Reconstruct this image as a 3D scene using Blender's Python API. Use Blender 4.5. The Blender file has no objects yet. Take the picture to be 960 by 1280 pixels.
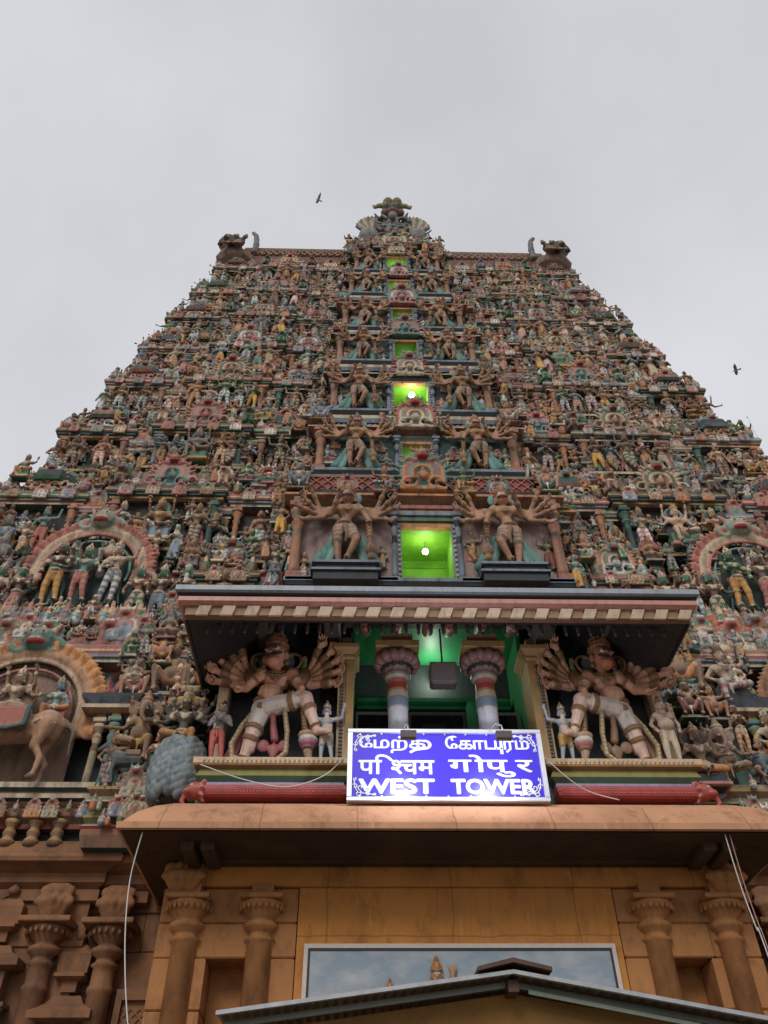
import bpy, math, random, os
import numpy as np
from mathutils import Vector, Matrix

RNG = random.Random(7)
COL = bpy.context.scene.collection
PI = math.pi

# ------------------------------------------------------------------ object helpers
def new_obj(name, data, parent=None):
    o = bpy.data.objects.new(name, data)
    COL.objects.link(o)
    if parent is not None:
        o.parent = parent
    return o

def thing(name, label, cat, loc=(0, 0, 0), group=None, rz=0.0):
    o = new_obj(name, None)
    o.location = loc
    o.rotation_euler = (0, 0, rz)
    o['label'] = label
    o['category'] = cat
    if group:
        o['group'] = group
    return o

def tag(o, label, cat, group=None):
    o['label'] = label
    o['category'] = cat
    if group:
        o['group'] = group
    return o

# ------------------------------------------------------------------ materials
MATS = {}

def _n(nt, t, x=0, y=0):
    n = nt.nodes.new(t)
    n.location = (x, y)
    return n

def base_mat(name):
    m = bpy.data.materials.new(name)
    m.use_nodes = True
    nt = m.node_tree
    b = nt.nodes['Principled BSDF']
    MATS[name] = m
    return m, nt, b

def noise(nt, scale, detail=5, rough=0.6, vec=None, stretch=None):
    geo = _n(nt, 'ShaderNodeNewGeometry')
    src = geo.outputs['Position']
    if stretch:
        mp = _n(nt, 'ShaderNodeMapping')
        mp.inputs['Scale'].default_value = stretch
        nt.links.new(src, mp.inputs['Vector'])
        src = mp.outputs['Vector']
    n = _n(nt, 'ShaderNodeTexNoise')
    n.inputs['Scale'].default_value = scale
    n.inputs['Detail'].default_value = detail
    n.inputs['Roughness'].default_value = rough
    nt.links.new(src, n.inputs['Vector'])
    return n.outputs['Fac']

def ramp(nt, fac, lo, hi, a=0.0, b=1.0):
    r = _n(nt, 'ShaderNodeMapRange')
    r.inputs['From Min'].default_value = lo
    r.inputs['From Max'].default_value = hi
    r.inputs['To Min'].default_value = a
    r.inputs['To Max'].default_value = b
    nt.links.new(fac, r.inputs['Value'])
    return r.outputs['Result']

def mixc(nt, fac, a, b, mode='MIX'):
    m = _n(nt, 'ShaderNodeMix')
    m.data_type = 'RGBA'
    m.blend_type = mode
    for sock, v in ((m.inputs[0], fac), (m.inputs[6], a), (m.inputs[7], b)):
        if isinstance(v, (int, float)):
            sock.default_value = v
        elif isinstance(v, tuple):
            sock.default_value = (*v[:3], 1)
        else:
            nt.links.new(v, sock)
    return m.outputs[2]

def bump(nt, b, fac, strength=0.3, dist=0.02):
    n = _n(nt, 'ShaderNodeBump')
    n.inputs['Strength'].default_value = strength
    n.inputs['Distance'].default_value = dist
    nt.links.new(fac, n.inputs['Height'])
    nt.links.new(n.outputs['Normal'], b.inputs['Normal'])

def mat_painted():
    """weathered painted stucco: colour from the 'Col' attribute, grime, then dust and painted sky highlight on upward faces"""
    m, nt, b = base_mat('painted_stucco')
    at = _n(nt, 'ShaderNodeAttribute')
    at.attribute_name = 'Col'
    hsv = _n(nt, 'ShaderNodeHueSaturation')
    hsv.inputs['Saturation'].default_value = 1.02
    hsv.inputs['Value'].default_value = 1.12
    nt.links.new(at.outputs['Color'], hsv.inputs['Color'])
    base = hsv.outputs['Color']
    fade = noise(nt, 1.1, 4)
    c = mixc(nt, ramp(nt, fade, 0.35, 0.75, 0.0, 0.22), base, (0.12, 0.115, 0.10))
    streak = noise(nt, 5.0, 6, 0.65, stretch=(1, 1, 0.25))
    c = mixc(nt, ramp(nt, streak, 0.46, 0.70, 0.0, 0.72), c, (0.032, 0.028, 0.024))
    fine = noise(nt, 26.0, 4, 0.7)
    c = mixc(nt, ramp(nt, fine, 0.35, 0.7, 0.0, 0.35), c, (0.05, 0.043, 0.036))
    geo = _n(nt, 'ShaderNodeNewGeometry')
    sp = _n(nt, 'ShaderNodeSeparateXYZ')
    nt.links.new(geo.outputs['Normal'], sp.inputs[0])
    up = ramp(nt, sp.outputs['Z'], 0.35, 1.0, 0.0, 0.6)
    c = mixc(nt, up, c, (0.36, 0.345, 0.315))  # upward faces: dust, paled further to paint in the sky's highlight
    nt.links.new(c, b.inputs['Base Color'])
    b.inputs['Roughness'].default_value = 0.72
    b.inputs['Specular IOR Level'].default_value = 0.3
    bump(nt, b, fine, 0.35, 0.012)
    return m

def mat_fresh():
    """the better kept paint of the porch"""
    m, nt, b = base_mat('porch_paint')
    at = _n(nt, 'ShaderNodeAttribute')
    at.attribute_name = 'Col'
    base = at.outputs['Color']
    streak = noise(nt, 7.0, 6, 0.65, stretch=(1, 1, 0.35))
    c = mixc(nt, ramp(nt, streak, 0.48, 0.75, 0.0, 0.5), base, (0.06, 0.045, 0.035))
    fine = noise(nt, 40.0, 4, 0.7)
    c = mixc(nt, ramp(nt, fine, 0.4, 0.75, 0.0, 0.25), c, (0.08, 0.06, 0.05))
    nt.links.new(c, b.inputs['Base Color'])
    b.inputs['Roughness'].default_value = 0.5
    bump(nt, b, fine, 0.25, 0.006)
    return m

def mat_stone(name, a, bcol, dark=(0.03, 0.022, 0.016), dk=0.7, joints=None, sc=1.0):
    m, nt, b = base_mat(name)
    n1 = noise(nt, 0.9 * sc, 5)
    c = mixc(nt, ramp(nt, n1, 0.35, 0.65), a, bcol)
    n2 = noise(nt, 3.0 * sc, 7, 0.7, stretch=(1, 1, 0.5))
    c = mixc(nt, ramp(nt, n2, 0.5, 0.78, 0.0, dk), c, dark)
    n3 = noise(nt, 45.0, 5, 0.7)
    c = mixc(nt, ramp(nt, n3, 0.3, 0.75, 0.0, 0.3), c, tuple(x * 0.45 for x in a))
    hgt = n3
    if joints:
        # thin irregular block joints
        geo = _n(nt, 'ShaderNodeNewGeometry'); sp = _n(nt, 'ShaderNodeSeparateXYZ')
        nt.links.new(geo.outputs['Position'], sp.inputs[0])
        wob = noise(nt, 1.3, 4)
        for ax, per in (('X', joints[0]), ('Z', joints[1])):
            a1 = _n(nt, 'ShaderNodeMath'); a1.operation = 'MULTIPLY_ADD'
            nt.links.new(wob, a1.inputs[0]); a1.inputs[1].default_value = .16; nt.links.new(sp.outputs[ax], a1.inputs[2])
            a2 = _n(nt, 'ShaderNodeMath'); a2.operation = 'DIVIDE'; nt.links.new(a1.outputs[0], a2.inputs[0]); a2.inputs[1].default_value = per
            a3 = _n(nt, 'ShaderNodeMath'); a3.operation = 'PINGPONG'; nt.links.new(a2.outputs[0], a3.inputs[0]); a3.inputs[1].default_value = .5
            c = mixc(nt, ramp(nt, a3.outputs[0], 0.0, .012 / per * 1.5, .55, 0.0), c, dark)
        drip = noise(nt, 9.0, 4, .6, stretch=(1.0, 1.0, .07))
        c = mixc(nt, ramp(nt, drip, .58, .75, 0.0, .45), c, tuple(x * .55 for x in a))
        light = noise(nt, 14.0, 3, .5, stretch=(1.0, 1.0, .12))
        c = mixc(nt, ramp(nt, light, .64, .76, 0.0, .35), c, tuple(min(.8, x * 1.35 + .05) for x in a))
    nt.links.new(c, b.inputs['Base Color'])
    b.inputs['Roughness'].default_value = 0.82
    b.inputs['Specular IOR Level'].default_value = 0.25
    bump(nt, b, hgt, 0.4, 0.012)
    return m

def mat_plain(name, col, rough=0.5, metal=0.0, var=0.25, nsc=8.0, coat=0.0):
    m, nt, b = base_mat(name)
    n1 = noise(nt, nsc, 5, 0.65)
    c = mixc(nt, ramp(nt, n1, 0.35, 0.75, 0.0, var), col, tuple(x * 0.4 for x in col))
    nt.links.new(c, b.inputs['Base Color'])
    b.inputs['Roughness'].default_value = rough
    b.inputs['Metallic'].default_value = metal
    if coat:
        b.inputs['Coat Weight'].default_value = coat
        b.inputs['Coat Roughness'].default_value = 0.12
    return m

def mat_emit(name, col, s):
    m, nt, b = base_mat(name)
    b.inputs['Base Color'].default_value = (*col, 1)
    b.inputs['Emission Color'].default_value = (*col, 1)
    b.inputs['Emission Strength'].default_value = s
    return m

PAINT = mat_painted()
FRESH = mat_fresh()
STONE = mat_stone('orange_sandstone', (0.47, 0.215, 0.08), (0.34, 0.15, 0.06), dk=0.75)
PLASTER = mat_stone('ochre_plaster', (0.60, 0.255, 0.062), (0.46, 0.19, 0.055), dark=(0.13, 0.055, 0.025), dk=0.85, joints=(1.9, 1.35))
EAVE = mat_stone('eave_stone', (0.60, 0.31, 0.175), (0.47, 0.24, 0.135), dark=(0.09, 0.05, 0.03), dk=0.8, joints=(1.45, 50))
DARKST = mat_stone('shaded_stone', (0.11, 0.062, 0.035), (0.06, 0.035, 0.022), dk=0.8)  # shade below the stone eave, painted in as a darker stone colour
BASEST = mat_stone('weathered_sandstone', (0.30, 0.145, 0.07), (0.16, 0.08, 0.045), dk=0.9)
GROUND = mat_stone('dusty_paving', (0.24, 0.20, 0.16), (0.18, 0.15, 0.12))
SIGNBLUE = mat_plain('sign_blue', (0.030, 0.013, 0.42), 0.3, var=0.12, nsc=3, coat=0.25)
WHITE = mat_plain('white_lettering', (0.60, 0.60, 0.62), 0.5, var=0.05)
ALU = mat_plain('aluminium', (0.62, 0.62, 0.66), 0.38, 0.7, 0.2)
GREYM = mat_plain('grey_casing', (0.12, 0.10, 0.10), 0.45, 0.0)
CABLE = mat_plain('white_cable', (0.62, 0.60, 0.58), 0.6, var=0.2)
REDCABLE = mat_plain('faded_red_cable', (0.42, 0.22, 0.18), 0.6, var=0.2)
SHEET = mat_plain('galvanised_sheet', (0.17, 0.18, 0.15), 0.35, 0.55, 0.6, 2.0)
SHEETTOP = mat_plain('pale_sheet_edge', (0.40, 0.41, 0.43), 0.45, 0.3, 0.5)
RUST = mat_plain('rusty_ridge', (0.10, 0.055, 0.035), 0.7, 0.2, 0.6)
GABLE = mat_stone('gable_board', (0.30, 0.15, 0.04), (0.20, 0.11, 0.035), dk=0.5)
GLASS = mat_plain('dark_glass', (0.010, 0.013, 0.013), 0.08, 0.0, 0.2)
LIME = mat_plain('lime_paint', (0.22, 0.50, 0.035), 0.6, var=0.75, nsc=2.5)
GREENP = mat_plain('green_paint', (0.03, 0.22, 0.085), 0.5, var=0.3, nsc=3.0)
BULB = mat_emit('lit_bulb', (1.0, 1.0, 0.93), 30.0)
FLOODLED = mat_emit('lit_led', (0.92, 0.94, 1.0), 5.0)
BIRD = mat_plain('bird_feathers', (0.30, 0.30, 0.31), 0.7)

# ------------------------------------------------------------------ palette (linear albedo)
C = dict(
    skin=(0.36, 0.185, 0.115), pale=(0.50, 0.36, 0.27), dusk=(0.16, 0.10, 0.075), brown=(0.22, 0.115, 0.07), green=(0.07, 0.17, 0.10),
    teal=(0.14, 0.25, 0.22), dteal=(0.035, 0.085, 0.083), pink=(0.48, 0.20, 0.18), rose=(0.36, 0.13, 0.10), orange=(0.50, 0.22, 0.09),
    yellow=(0.56, 0.33, 0.08), cream=(0.52, 0.42, 0.29), white=(0.58, 0.56, 0.52), grey=(0.22, 0.22, 0.22), bluegrey=(0.19, 0.24, 0.29),
    slate=(0.032, 0.040, 0.048), black=(0.02, 0.02, 0.022), red=(0.36, 0.045, 0.04), gold=(0.42, 0.25, 0.09), terra=(0.37, 0.185, 0.115),
    olive=(0.22, 0.20, 0.05), lilac=(0.32, 0.25, 0.38), blue=(0.14, 0.22, 0.45), dirt=(0.10, 0.082, 0.07), lattice=(0.30, 0.07, 0.06),
    beige=(0.55, 0.38, 0.22), mud=(0.25, 0.16, 0.11), lime=(0.35, 0.5, 0.08))

# ------------------------------------------------------------------ polygon builder
class MB:
    def __init__(s):
        s.v, s.f, s.c, s.sm = [], [], [], []

    def add(s, verts, faces, col, smooth=False):
        o = len(s.v)
        s.v += [tuple(p) for p in verts]
        per = isinstance(col, list)
        for i, f in enumerate(faces):
            s.f.append([j + o for j in f])
            s.c.append(col[i] if per else col)
            s.sm.append(smooth)

    def box(s, x0, x1, y0, y1, z0, z1, col='grey'):
        v = [(x0, y0, z0), (x1, y0, z0), (x1, y1, z0), (x0, y1, z0), (x0, y0, z1), (x1, y0, z1), (x1, y1, z1), (x0, y1, z1)]
        s.add(v, [(0, 3, 2, 1), (4, 5, 6, 7), (0, 1, 5, 4), (1, 2, 6, 5), (2, 3, 7, 6), (3, 0, 4, 7)], col)

    def bbox(s, x0, x1, y0, y1, z0, z1, col='grey', bv=0.02):
        """box with chamfered top and bottom edges"""
        s.rings(x0, x1, y0, y1, [(-bv, z0), (0, z0 + bv), (0, z1 - bv), (-bv, z1)], col)

    def rings(s, x0, x1, y0, y1, prof, col='grey', smooth=False):
        """mitred moulding round a rectangle: prof = [(offset, z[, colour of the band above])]"""
        v, f, c = [], [], []
        for p in prof:
            o, z = p[0], p[1]
            v += [(x0 - o, y0 - o, z), (x1 + o, y0 - o, z), (x1 + o, y1 + o, z), (x0 - o, y1 + o, z)]
        n = len(prof)
        for i in range(n - 1):
            cc = prof[i][2] if len(prof[i]) > 2 else col
            for k in range(4):
                a, b = i * 4 + k, i * 4 + (k + 1) % 4
                f.append((a, b, b + 4, a + 4))
                c.append(cc)
        f.append((3, 2, 1, 0)); c.append(col)
        t = (n - 1) * 4
        f.append((t, t + 1, t + 2, t + 3)); c.append(prof[-1][2] if len(prof[-1]) > 2 else col)
        s.add(v, f, c, smooth)

    def lathe(s, cx, cy, prof, col='grey', n=12, smooth=True, sx=1.0, sy=1.0):
        v, f, c = [], [], []
        for p in prof:
            for k in range(n):
                a = 2 * PI * (k + 0.5) / n
                v.append((cx + math.cos(a) * p[0] * sx, cy + math.sin(a) * p[0] * sy, p[1]))
        m = len(prof)
        for i in range(m - 1):
            cc = prof[i][2] if len(prof[i]) > 2 else col
            for k in range(n):
                a, b = i * n + k, i * n + (k + 1) % n
                f.append((a, b, b + n, a + n)); c.append(cc)
        f.append(tuple(range(n - 1, -1, -1))); c.append(col)
        f.append(tuple((m - 1) * n + k for k in range(n))); c.append(prof[-1][2] if len(prof[-1]) > 2 else col)
        s.add(v, f, c, smooth)

    def tube(s, pts, r, col='grey', n=8, smooth=True):
        pts = [Vector(p) for p in pts]
        rr = r if isinstance(r, list) else [r] * len(pts)
        v, f = [], []
        up = Vector((0.13, 0.21, 1)).normalized()
        for i, p in enumerate(pts):
            d = (pts[min(i + 1, len(pts) - 1)] - pts[max(i - 1, 0)]).normalized()
            a = d.cross(up)
            if a.length < 1e-3:
                a = d.cross(Vector((1, 0, 0)))
            a.normalize()
            b = d.cross(a)
            for k in range(n):
                t = 2 * PI * k / n
                v.append(p + (a * math.cos(t) + b * math.sin(t)) * rr[i])
        for i in range(len(pts) - 1):
            for k in range(n):
                a, b = i * n + k, i * n + (k + 1) % n
                f.append((a, a + n, b + n, b))
        f.append(tuple(range(n)))
        f.append(tuple((len(pts) - 1) * n + k for k in range(n - 1, -1, -1)))
        s.add(v, f, col, smooth)

    def loft(s, secs, cols, smooth=False, cap=True):
        """secs: list of equal-length open sections (list of points); quads between them"""
        v, f, c = [], [], []
        m = len(secs[0])
        for q in secs:
            v += q
        for i in range(len(secs) - 1):
            for k in range(m - 1):
                f.append((i * m + k, (i + 1) * m + k, (i + 1) * m + k + 1, i * m + k + 1))
                c.append(cols(i, k) if callable(cols) else cols)
        if cap:
            f.append(tuple(range(m))); c.append(cols(0, 0) if callable(cols) else cols)
            f.append(tuple((len(secs) - 1) * m + k for k in range(m - 1, -1, -1))); c.append(cols(0, 0) if callable(cols) else cols)
        s.add(v, f, c, smooth)

    def barrel(s, x0, x1, yc, z0, ry, rz, colA='mud', colB='dirt', ribs=0, seg=8):
        """half barrel roof along X with ribs; faces -Y"""
        n = max(2, ribs * 2) if ribs else 2
        secs = []
        for i in range(n + 1):
            x = x0 + (x1 - x0) * i / n
            k = 1.0 if (not ribs or i % 2) else 0.93
            secs.append([(x, yc - ry * k * math.cos(a), z0 + rz * k * math.sin(a)) for a in [PI * j / seg for j in range(seg + 1)]])
        s.loft(secs, (lambda i, k: colA if i % 2 else colB) if ribs else colA, smooth=False)

    def build(s, name, mat=None, parent=None, loc=None):
        me = bpy.data.meshes.new(name)
        me.from_pydata(s.v, [], s.f)
        me.polygons.foreach_set('use_smooth', s.sm)
        cols = []
        for f, c in zip(s.f, s.c):
            r = C.get(c, (0.2, 0.2, 0.2)) if isinstance(c, str) else c
            cols += list((*r, 1.0)) * len(f)
        a = me.color_attributes.new('Col', 'FLOAT_COLOR', 'CORNER')
        a.data.foreach_set('color', cols)
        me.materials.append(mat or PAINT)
        me.update()
        o = new_obj(name, me, parent)
        if loc:
            o.location = loc
        return o

# ------------------------------------------------------------------ sculpting: blended capsules, ellipsoids and boxes -> one continuous skin
class Sculpt:
    def __init__(s):
        s.p = []

    def c(s, a, b, r0, r1=None, role='skin', part='body'):
        s.p.append(['c', np.array(a, float), np.array(b, float), float(r0), float(r0 if r1 is None else r1), role, part])

    def e(s, c, r, role='skin', part='body', rot=None):
        if not hasattr(r, '__len__'):
            r = (r, r, r)
        s.p.append(['e', np.array(c, float), np.array(r, float), np.eye(3) if rot is None else np.array(rot, float), None, role, part])

    def b(s, c, h, role='base', part='pedestal', rot=None):
        s.p.append(['b', np.array(c, float), np.array(h, float), np.eye(3) if rot is None else np.array(rot, float), None, role, part])

    def path(s, pts, r, role, part='body', r1=None):
        n = len(pts) - 1
        for i in range(n):
            ra = r if r1 is None else r + (r1 - r) * i / n
            rb = r if r1 is None else r + (r1 - r) * (i + 1) / n
            s.c(pts[i], pts[i + 1], ra, rb, role, part)

    def ring(s, c, axis, R, r, role='gold', part='body', n=9, sy=1.0):
        d = Vector(axis).normalized()
        a = d.orthogonal().normalized()
        b = d.cross(a)
        pts = [Vector(c) + a * math.cos(2 * PI * k / n) * R + b * math.sin(2 * PI * k / n) * R for k in range(n + 1)]
        s.path(pts, r, role, part)

    def arc(s, c, R, a0, a1, r, role, part='body', n=12, y=0.0, r1=None, rz=1.0):
        pts = [(c[0] + R * math.cos(a0 + (a1 - a0) * k / n), c[1] + y, c[2] + rz * R * math.sin(a0 + (a1 - a0) * k / n)) for k in range(n + 1)]
        s.path(pts, r, role, part, r1)

    def xf(s, scale=1.0, mirror=False, off=(0, 0, 0), start=0, rz=0.0):
        off = np.array(off, float)
        cz, sz = math.cos(rz), math.sin(rz)
        Rm = np.array([[cz, -sz, 0], [sz, cz, 0], [0, 0, 1]])
        M = np.diag([-1.0, 1, 1]) if mirror else np.eye(3)
        for q in s.p[start:]:
            q[1] = Rm @ (M @ q[1]) * scale + off
            if q[0] == 'c':
                q[2] = Rm @ (M @ q[2]) * scale + off
                q[3] *= scale; q[4] *= scale
            else:
                q[2] = q[2] * scale
                q[3] = Rm @ (M @ q[3] @ M)
        return s

    def parts(s):
        return list(dict.fromkeys(q[6] for q in s.p))

def _lat(n, m):
    out = []
    for i in range(1, m):
        t = PI * i / m
        for k in range(n):
            a = 2 * PI * k / n
            out.append((math.sin(t) * math.cos(a), math.sin(t) * math.sin(a), math.cos(t)))
    out += [(0, 0, 1), (0, 0, -1)]
    fs = []
    for i in range(m - 2):
        for k in range(n):
            a, b = i * n + k, i * n + (k + 1) % n
            fs.append((a, a + n, b + n)); fs.append((a, b + n, b))
    T, B = (m - 1) * n, (m - 1) * n + 1
    for k in range(n):
        fs.append((T, k, (k + 1) % n))
        o = (m - 2) * n
        fs.append((B, o + (k + 1) % n, o + k))
    return np.array(out), np.array(fs)

SPH_V, SPH_F = _lat(10, 6)
CAP_V, CAP_F = _lat(8, 6)
BOX_V = np.array([(x, y, z) for x in (-1, 1) for y in (-1, 1) for z in (-1, 1)], float)
BOX_F = np.array([(0, 1, 3), (0, 3, 2), (4, 6, 7), (4, 7, 5), (0, 4, 5), (0, 5, 1), (2, 3, 7), (2, 7, 6), (0, 2, 6), (0, 6, 4), (1, 5, 7), (1, 7, 3)])

def skin_prims(prims, voxel, smooth_it=1):
    V, F, o = [], [], 0
    for q in prims:
        if q[0] == 'c':
            a, b, r0, r1 = q[1], q[2], max(q[3], voxel * 0.62), max(q[4], voxel * 0.62)
            d = b - a
            L = np.linalg.norm(d)
            z = d / L if L > 1e-6 else np.array([0, 0, 1.0])
            x = np.cross(z, [0.3, 0.9, 0.1]); x /= np.linalg.norm(x)
            y = np.cross(z, x)
            top = CAP_V[:, 2:3] > 0.01
            loc = np.where(top, CAP_V * r1, CAP_V * r0)
            v = loc @ np.array([x, y, z]) + np.where(top, b, a)
            f = CAP_F
        elif q[0] == 'e':
            v = (SPH_V * np.maximum(q[2], voxel * 0.62)) @ q[3].T + q[1]
            f = SPH_F
        else:
            v = (BOX_V * np.maximum(q[2], voxel * 0.62)) @ q[3].T + q[1]
            f = BOX_F
        V.append(v); F.append(f + o); o += len(v)
    V = np.concatenate(V); F = np.concatenate(F)
    me = bpy.data.meshes.new('tmp')
    me.from_pydata(V.tolist(), [], F.tolist())
    ob = bpy.data.objects.new('tmp', me)
    COL.objects.link(ob)
    md = ob.modifiers.new('r', 'REMESH')
    md.mode = 'VOXEL'
    md.voxel_size = voxel
    md.adaptivity = 0.0
    dg = bpy.context.evaluated_depsgraph_get()
    ev = ob.evaluated_get(dg)
    em = ev.to_mesh()
    nv, nf = len(em.vertices), len(em.polygons)
    co = np.empty(nv * 3); em.vertices.foreach_get('co', co); co = co.reshape(-1, 3)
    ls = np.empty(len(em.loops), int); em.loops.foreach_get('vertex_index', ls)
    ok = nf > 0 and len(ls) == nf * 4
    if ok:
        fs = ls.reshape(-1, 4).copy()
    else:
        tri = [tuple(p.vertices) for p in em.polygons]
        fs = np.array([t if len(t) == 4 else (*t, t[-1]) for t in tri])
    ev.to_mesh_clear()
    bpy.data.objects.remove(ob); bpy.data.meshes.remove(me)
    # one light smoothing pass
    for _ in range(smooth_it):
        acc = np.zeros_like(co); cnt = np.zeros(len(co))
        for k in range(4):
            a, b = fs[:, k], fs[:, (k + 1) % 4]
            np.add.at(acc, a, co[b]); np.add.at(cnt, a, 1)
            np.add.at(acc, b, co[a]); np.add.at(cnt, b, 1)
        co = co * 0.5 + 0.5 * acc / np.maximum(cnt, 1)[:, None]
    best = np.full(len(co), 1e9); role = np.zeros(len(co), int)
    names = list(dict.fromkeys(q[5] for q in prims))
    for q in prims:
        if q[0] == 'c':
            d = q[2] - q[1]
            t = np.clip(((co - q[1]) @ d) / max(d @ d, 1e-12), 0, 1)
            dist = np.linalg.norm(co - q[1] - t[:, None] * d, axis=1) - (q[3] + (q[4] - q[3]) * t)
        elif q[0] == 'e':
            l = (co - q[1]) @ q[3] / q[2]
            k = np.linalg.norm(l, axis=1)
            dist = (k - 1) * q[2].min()
        else:
            l = np.abs((co - q[1]) @ q[3]) - q[2]
            dist = l.max(axis=1)
        m = dist < best
        best[m] = dist[m]; role[m] = names.index(q[5])
    return co, fs, role, names

class Model:
    """a sculpted thing: for every part its skin and the role (paint) of each vertex"""
    def __init__(s, sc, voxel, merge=False):
        s.parts = {}
        if merge:
            s.parts['body'] = skin_prims(sc.p, voxel)
        else:
            for pn in sc.parts():
                s.parts[pn] = skin_prims([q for q in sc.p if q[6] == pn], voxel)

def role_cols(data, pal, jit=0.0, rng=None):
    co, fs, role, names = data
    t = np.array([pal.get(n, C.get(n, (0.2, 0.2, 0.2))) for n in names])
    cols = t[role]
    return cols

def skin_mesh(name, data, pal, mat, mirror=False):
    co, fs, role, names = data
    if mirror:
        co = co * np.array([-1, 1, 1]); fs = fs[:, ::-1]
    me = bpy.data.meshes.new(name)
    nv, nf = len(co), len(fs)
    me.vertices.add(nv); me.vertices.foreach_set('co', co.ravel())
    me.loops.add(nf * 4); me.loops.foreach_set('vertex_index', np.ascontiguousarray(fs).ravel().astype(np.int32))
    me.polygons.add(nf)
    me.polygons.foreach_set('loop_start', np.arange(0, nf * 4, 4, dtype=np.int32))
    me.polygons.foreach_set('use_smooth', np.ones(nf, bool))
    me.update(calc_edges=True)
    a = me.color_attributes.new('Col', 'FLOAT_COLOR', 'POINT')
    cols = np.ones((nv, 4)); cols[:, :3] = role_cols(data, pal)
    a.data.foreach_set('color', cols.ravel())
    me.materials.append(mat)
    return me

class Pool:
    """many tiny figures nobody would count, gathered into one mesh"""
    def __init__(s):
        s.V, s.F, s.Cc, s.o = [], [], [], 0

    def put(s, model, loc, scale, pal, mirror=False, rz=0.0):
        cz, sz = math.cos(rz), math.sin(rz)
        R = np.array([[cz, -sz, 0], [sz, cz, 0], [0, 0, 1]])
        for d in model.parts.values():
            co, fs = d[0], d[1]
            if mirror:
                co = co * np.array([-1, 1, 1]); fs = fs[:, ::-1]
            s.V.append((co @ R.T) * scale + np.array(loc)); s.F.append(fs + s.o); s.Cc.append(role_cols(d, pal)); s.o += len(co)

    def build(s, name, mat, parent=None):
        V, F, K = np.concatenate(s.V), np.concatenate(s.F), np.concatenate(s.Cc)
        d = (V, F, np.zeros(len(V), int), ['x'])
        me = skin_mesh(name, d, {}, mat)
        cols = np.ones((len(V), 4)); cols[:, :3] = K
        me.color_attributes['Col'].data.foreach_set('color', cols.ravel())
        return new_obj(name, me, parent)

def place(model, name, label, cat, loc, scale, pal, group=None, mirror=False, rz=0.0, mat=None):
    """a statue: one mesh, or an Empty at its base with its parts"""
    mat = mat or PAINT
    if len(model.parts) == 1:
        o = new_obj(name, skin_mesh(name, model.parts['body'], pal, mat, mirror))
    else:
        o = new_obj(name, None)
        for pn, d in model.parts.items():
            pn = pn.split('#')[0]
            new_obj(pn, skin_mesh(pn, d, pal, mat, mirror), o)
    o.location = loc; o.scale = (scale,) * 3; o.rotation_euler = (0, 0, rz)
    tag(o, label, cat, group)
    return o

# ------------------------------------------------------------------ figures
HANDS = dict(down=((.05, .0, -.16), (.075, -.03, -.31)), akimbo=((.12, .01, -.13), (.02, -.07, -.23)), abhaya=((.07, -.02, -.15), (.09, -.12, -.02)),
             raised=((.13, 0, .03), (.16, -.03, .19)), chest=((.07, -.04, -.15), (-.07, -.13, -.08)), out=((.14, -.02, -.05), (.27, -.06, -.02)),
             hip=((.09, 0, -.15), (.05, -.07, -.27)), anjali=((.06, -.04, -.16), (-.115, -.14, -.08)), bow=((.15, -.02, -.02), (.29, -.06, .08)))

def add_hand(S, E, H, r, hd, role='skin', part='body', grip=False):
    E, H = np.array(E, float), np.array(H, float)
    d = H - E
    d /= np.linalg.norm(d)
    if not hd:
        S.e(H + d * r * 0.9, (r * 1.15, r * 0.9, r * 1.3), role, part)
        return
    side = np.cross(d, [0, 1.0, 0]); side /= max(np.linalg.norm(side), 1e-6)
    L = r * 1.5
    palm = H + d * L * 0.6
    S.c(H, H + d * L, r * 0.95, r * 1.15, role, part)
    for k, fl in enumerate((1.35, 1.6, 1.5, 1.2)):
        o = (k - 1.5) * r * 0.62
        p0 = H + d * L * 1.05 + side * o
        p1 = p0 + d * r * fl * 0.9 + np.array([0, -r * .55, 0]) + side * o * 0.25
        p2 = p1 + (d * 0.35 + np.array([0, -0.9, 0])) * r * fl * 0.8
        S.c(p0, p1, r * .34, r * .3, role, part)
        S.c(p1, p2, r * .3, r * .24, role, part)
    t0 = palm - side * r * 0.9
    t1 = t0 - side * r * 0.75 + d * r * 0.7
    S.c(t0, t1, r * .38, r * .32, role, part)
    S.c(t1, t1 + d * r * .7 + np.array([0, -r * .4, 0]), r * .32, r * .26, role, part)

def add_arm(S, s, E, H, r=0.036, hd=0, orn=True, n=1):
    s, E, H = [np.array(q, float) for q in (s, E, H)]
    S.c(s, E, r * 1.12, r * .86, 'skin')
    S.c(E, H, r * .86, r * .62, 'skin')
    if orn:
        S.ring(s + (E - s) * .35, E - s, r * 1.08, r * .27, 'gold')
        S.ring(E + (H - E) * .85, H - E, r * .72, r * .26, 'gold')
        if hd:
            S.ring(s + (E - s) * .5, E - s, r * 1.05, r * .27, 'gold')
            S.ring(E + (H - E) * .72, H - E, r * .78, r * .22, 'gold')
    add_hand(S, E, H, r * .68, hd)

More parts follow.
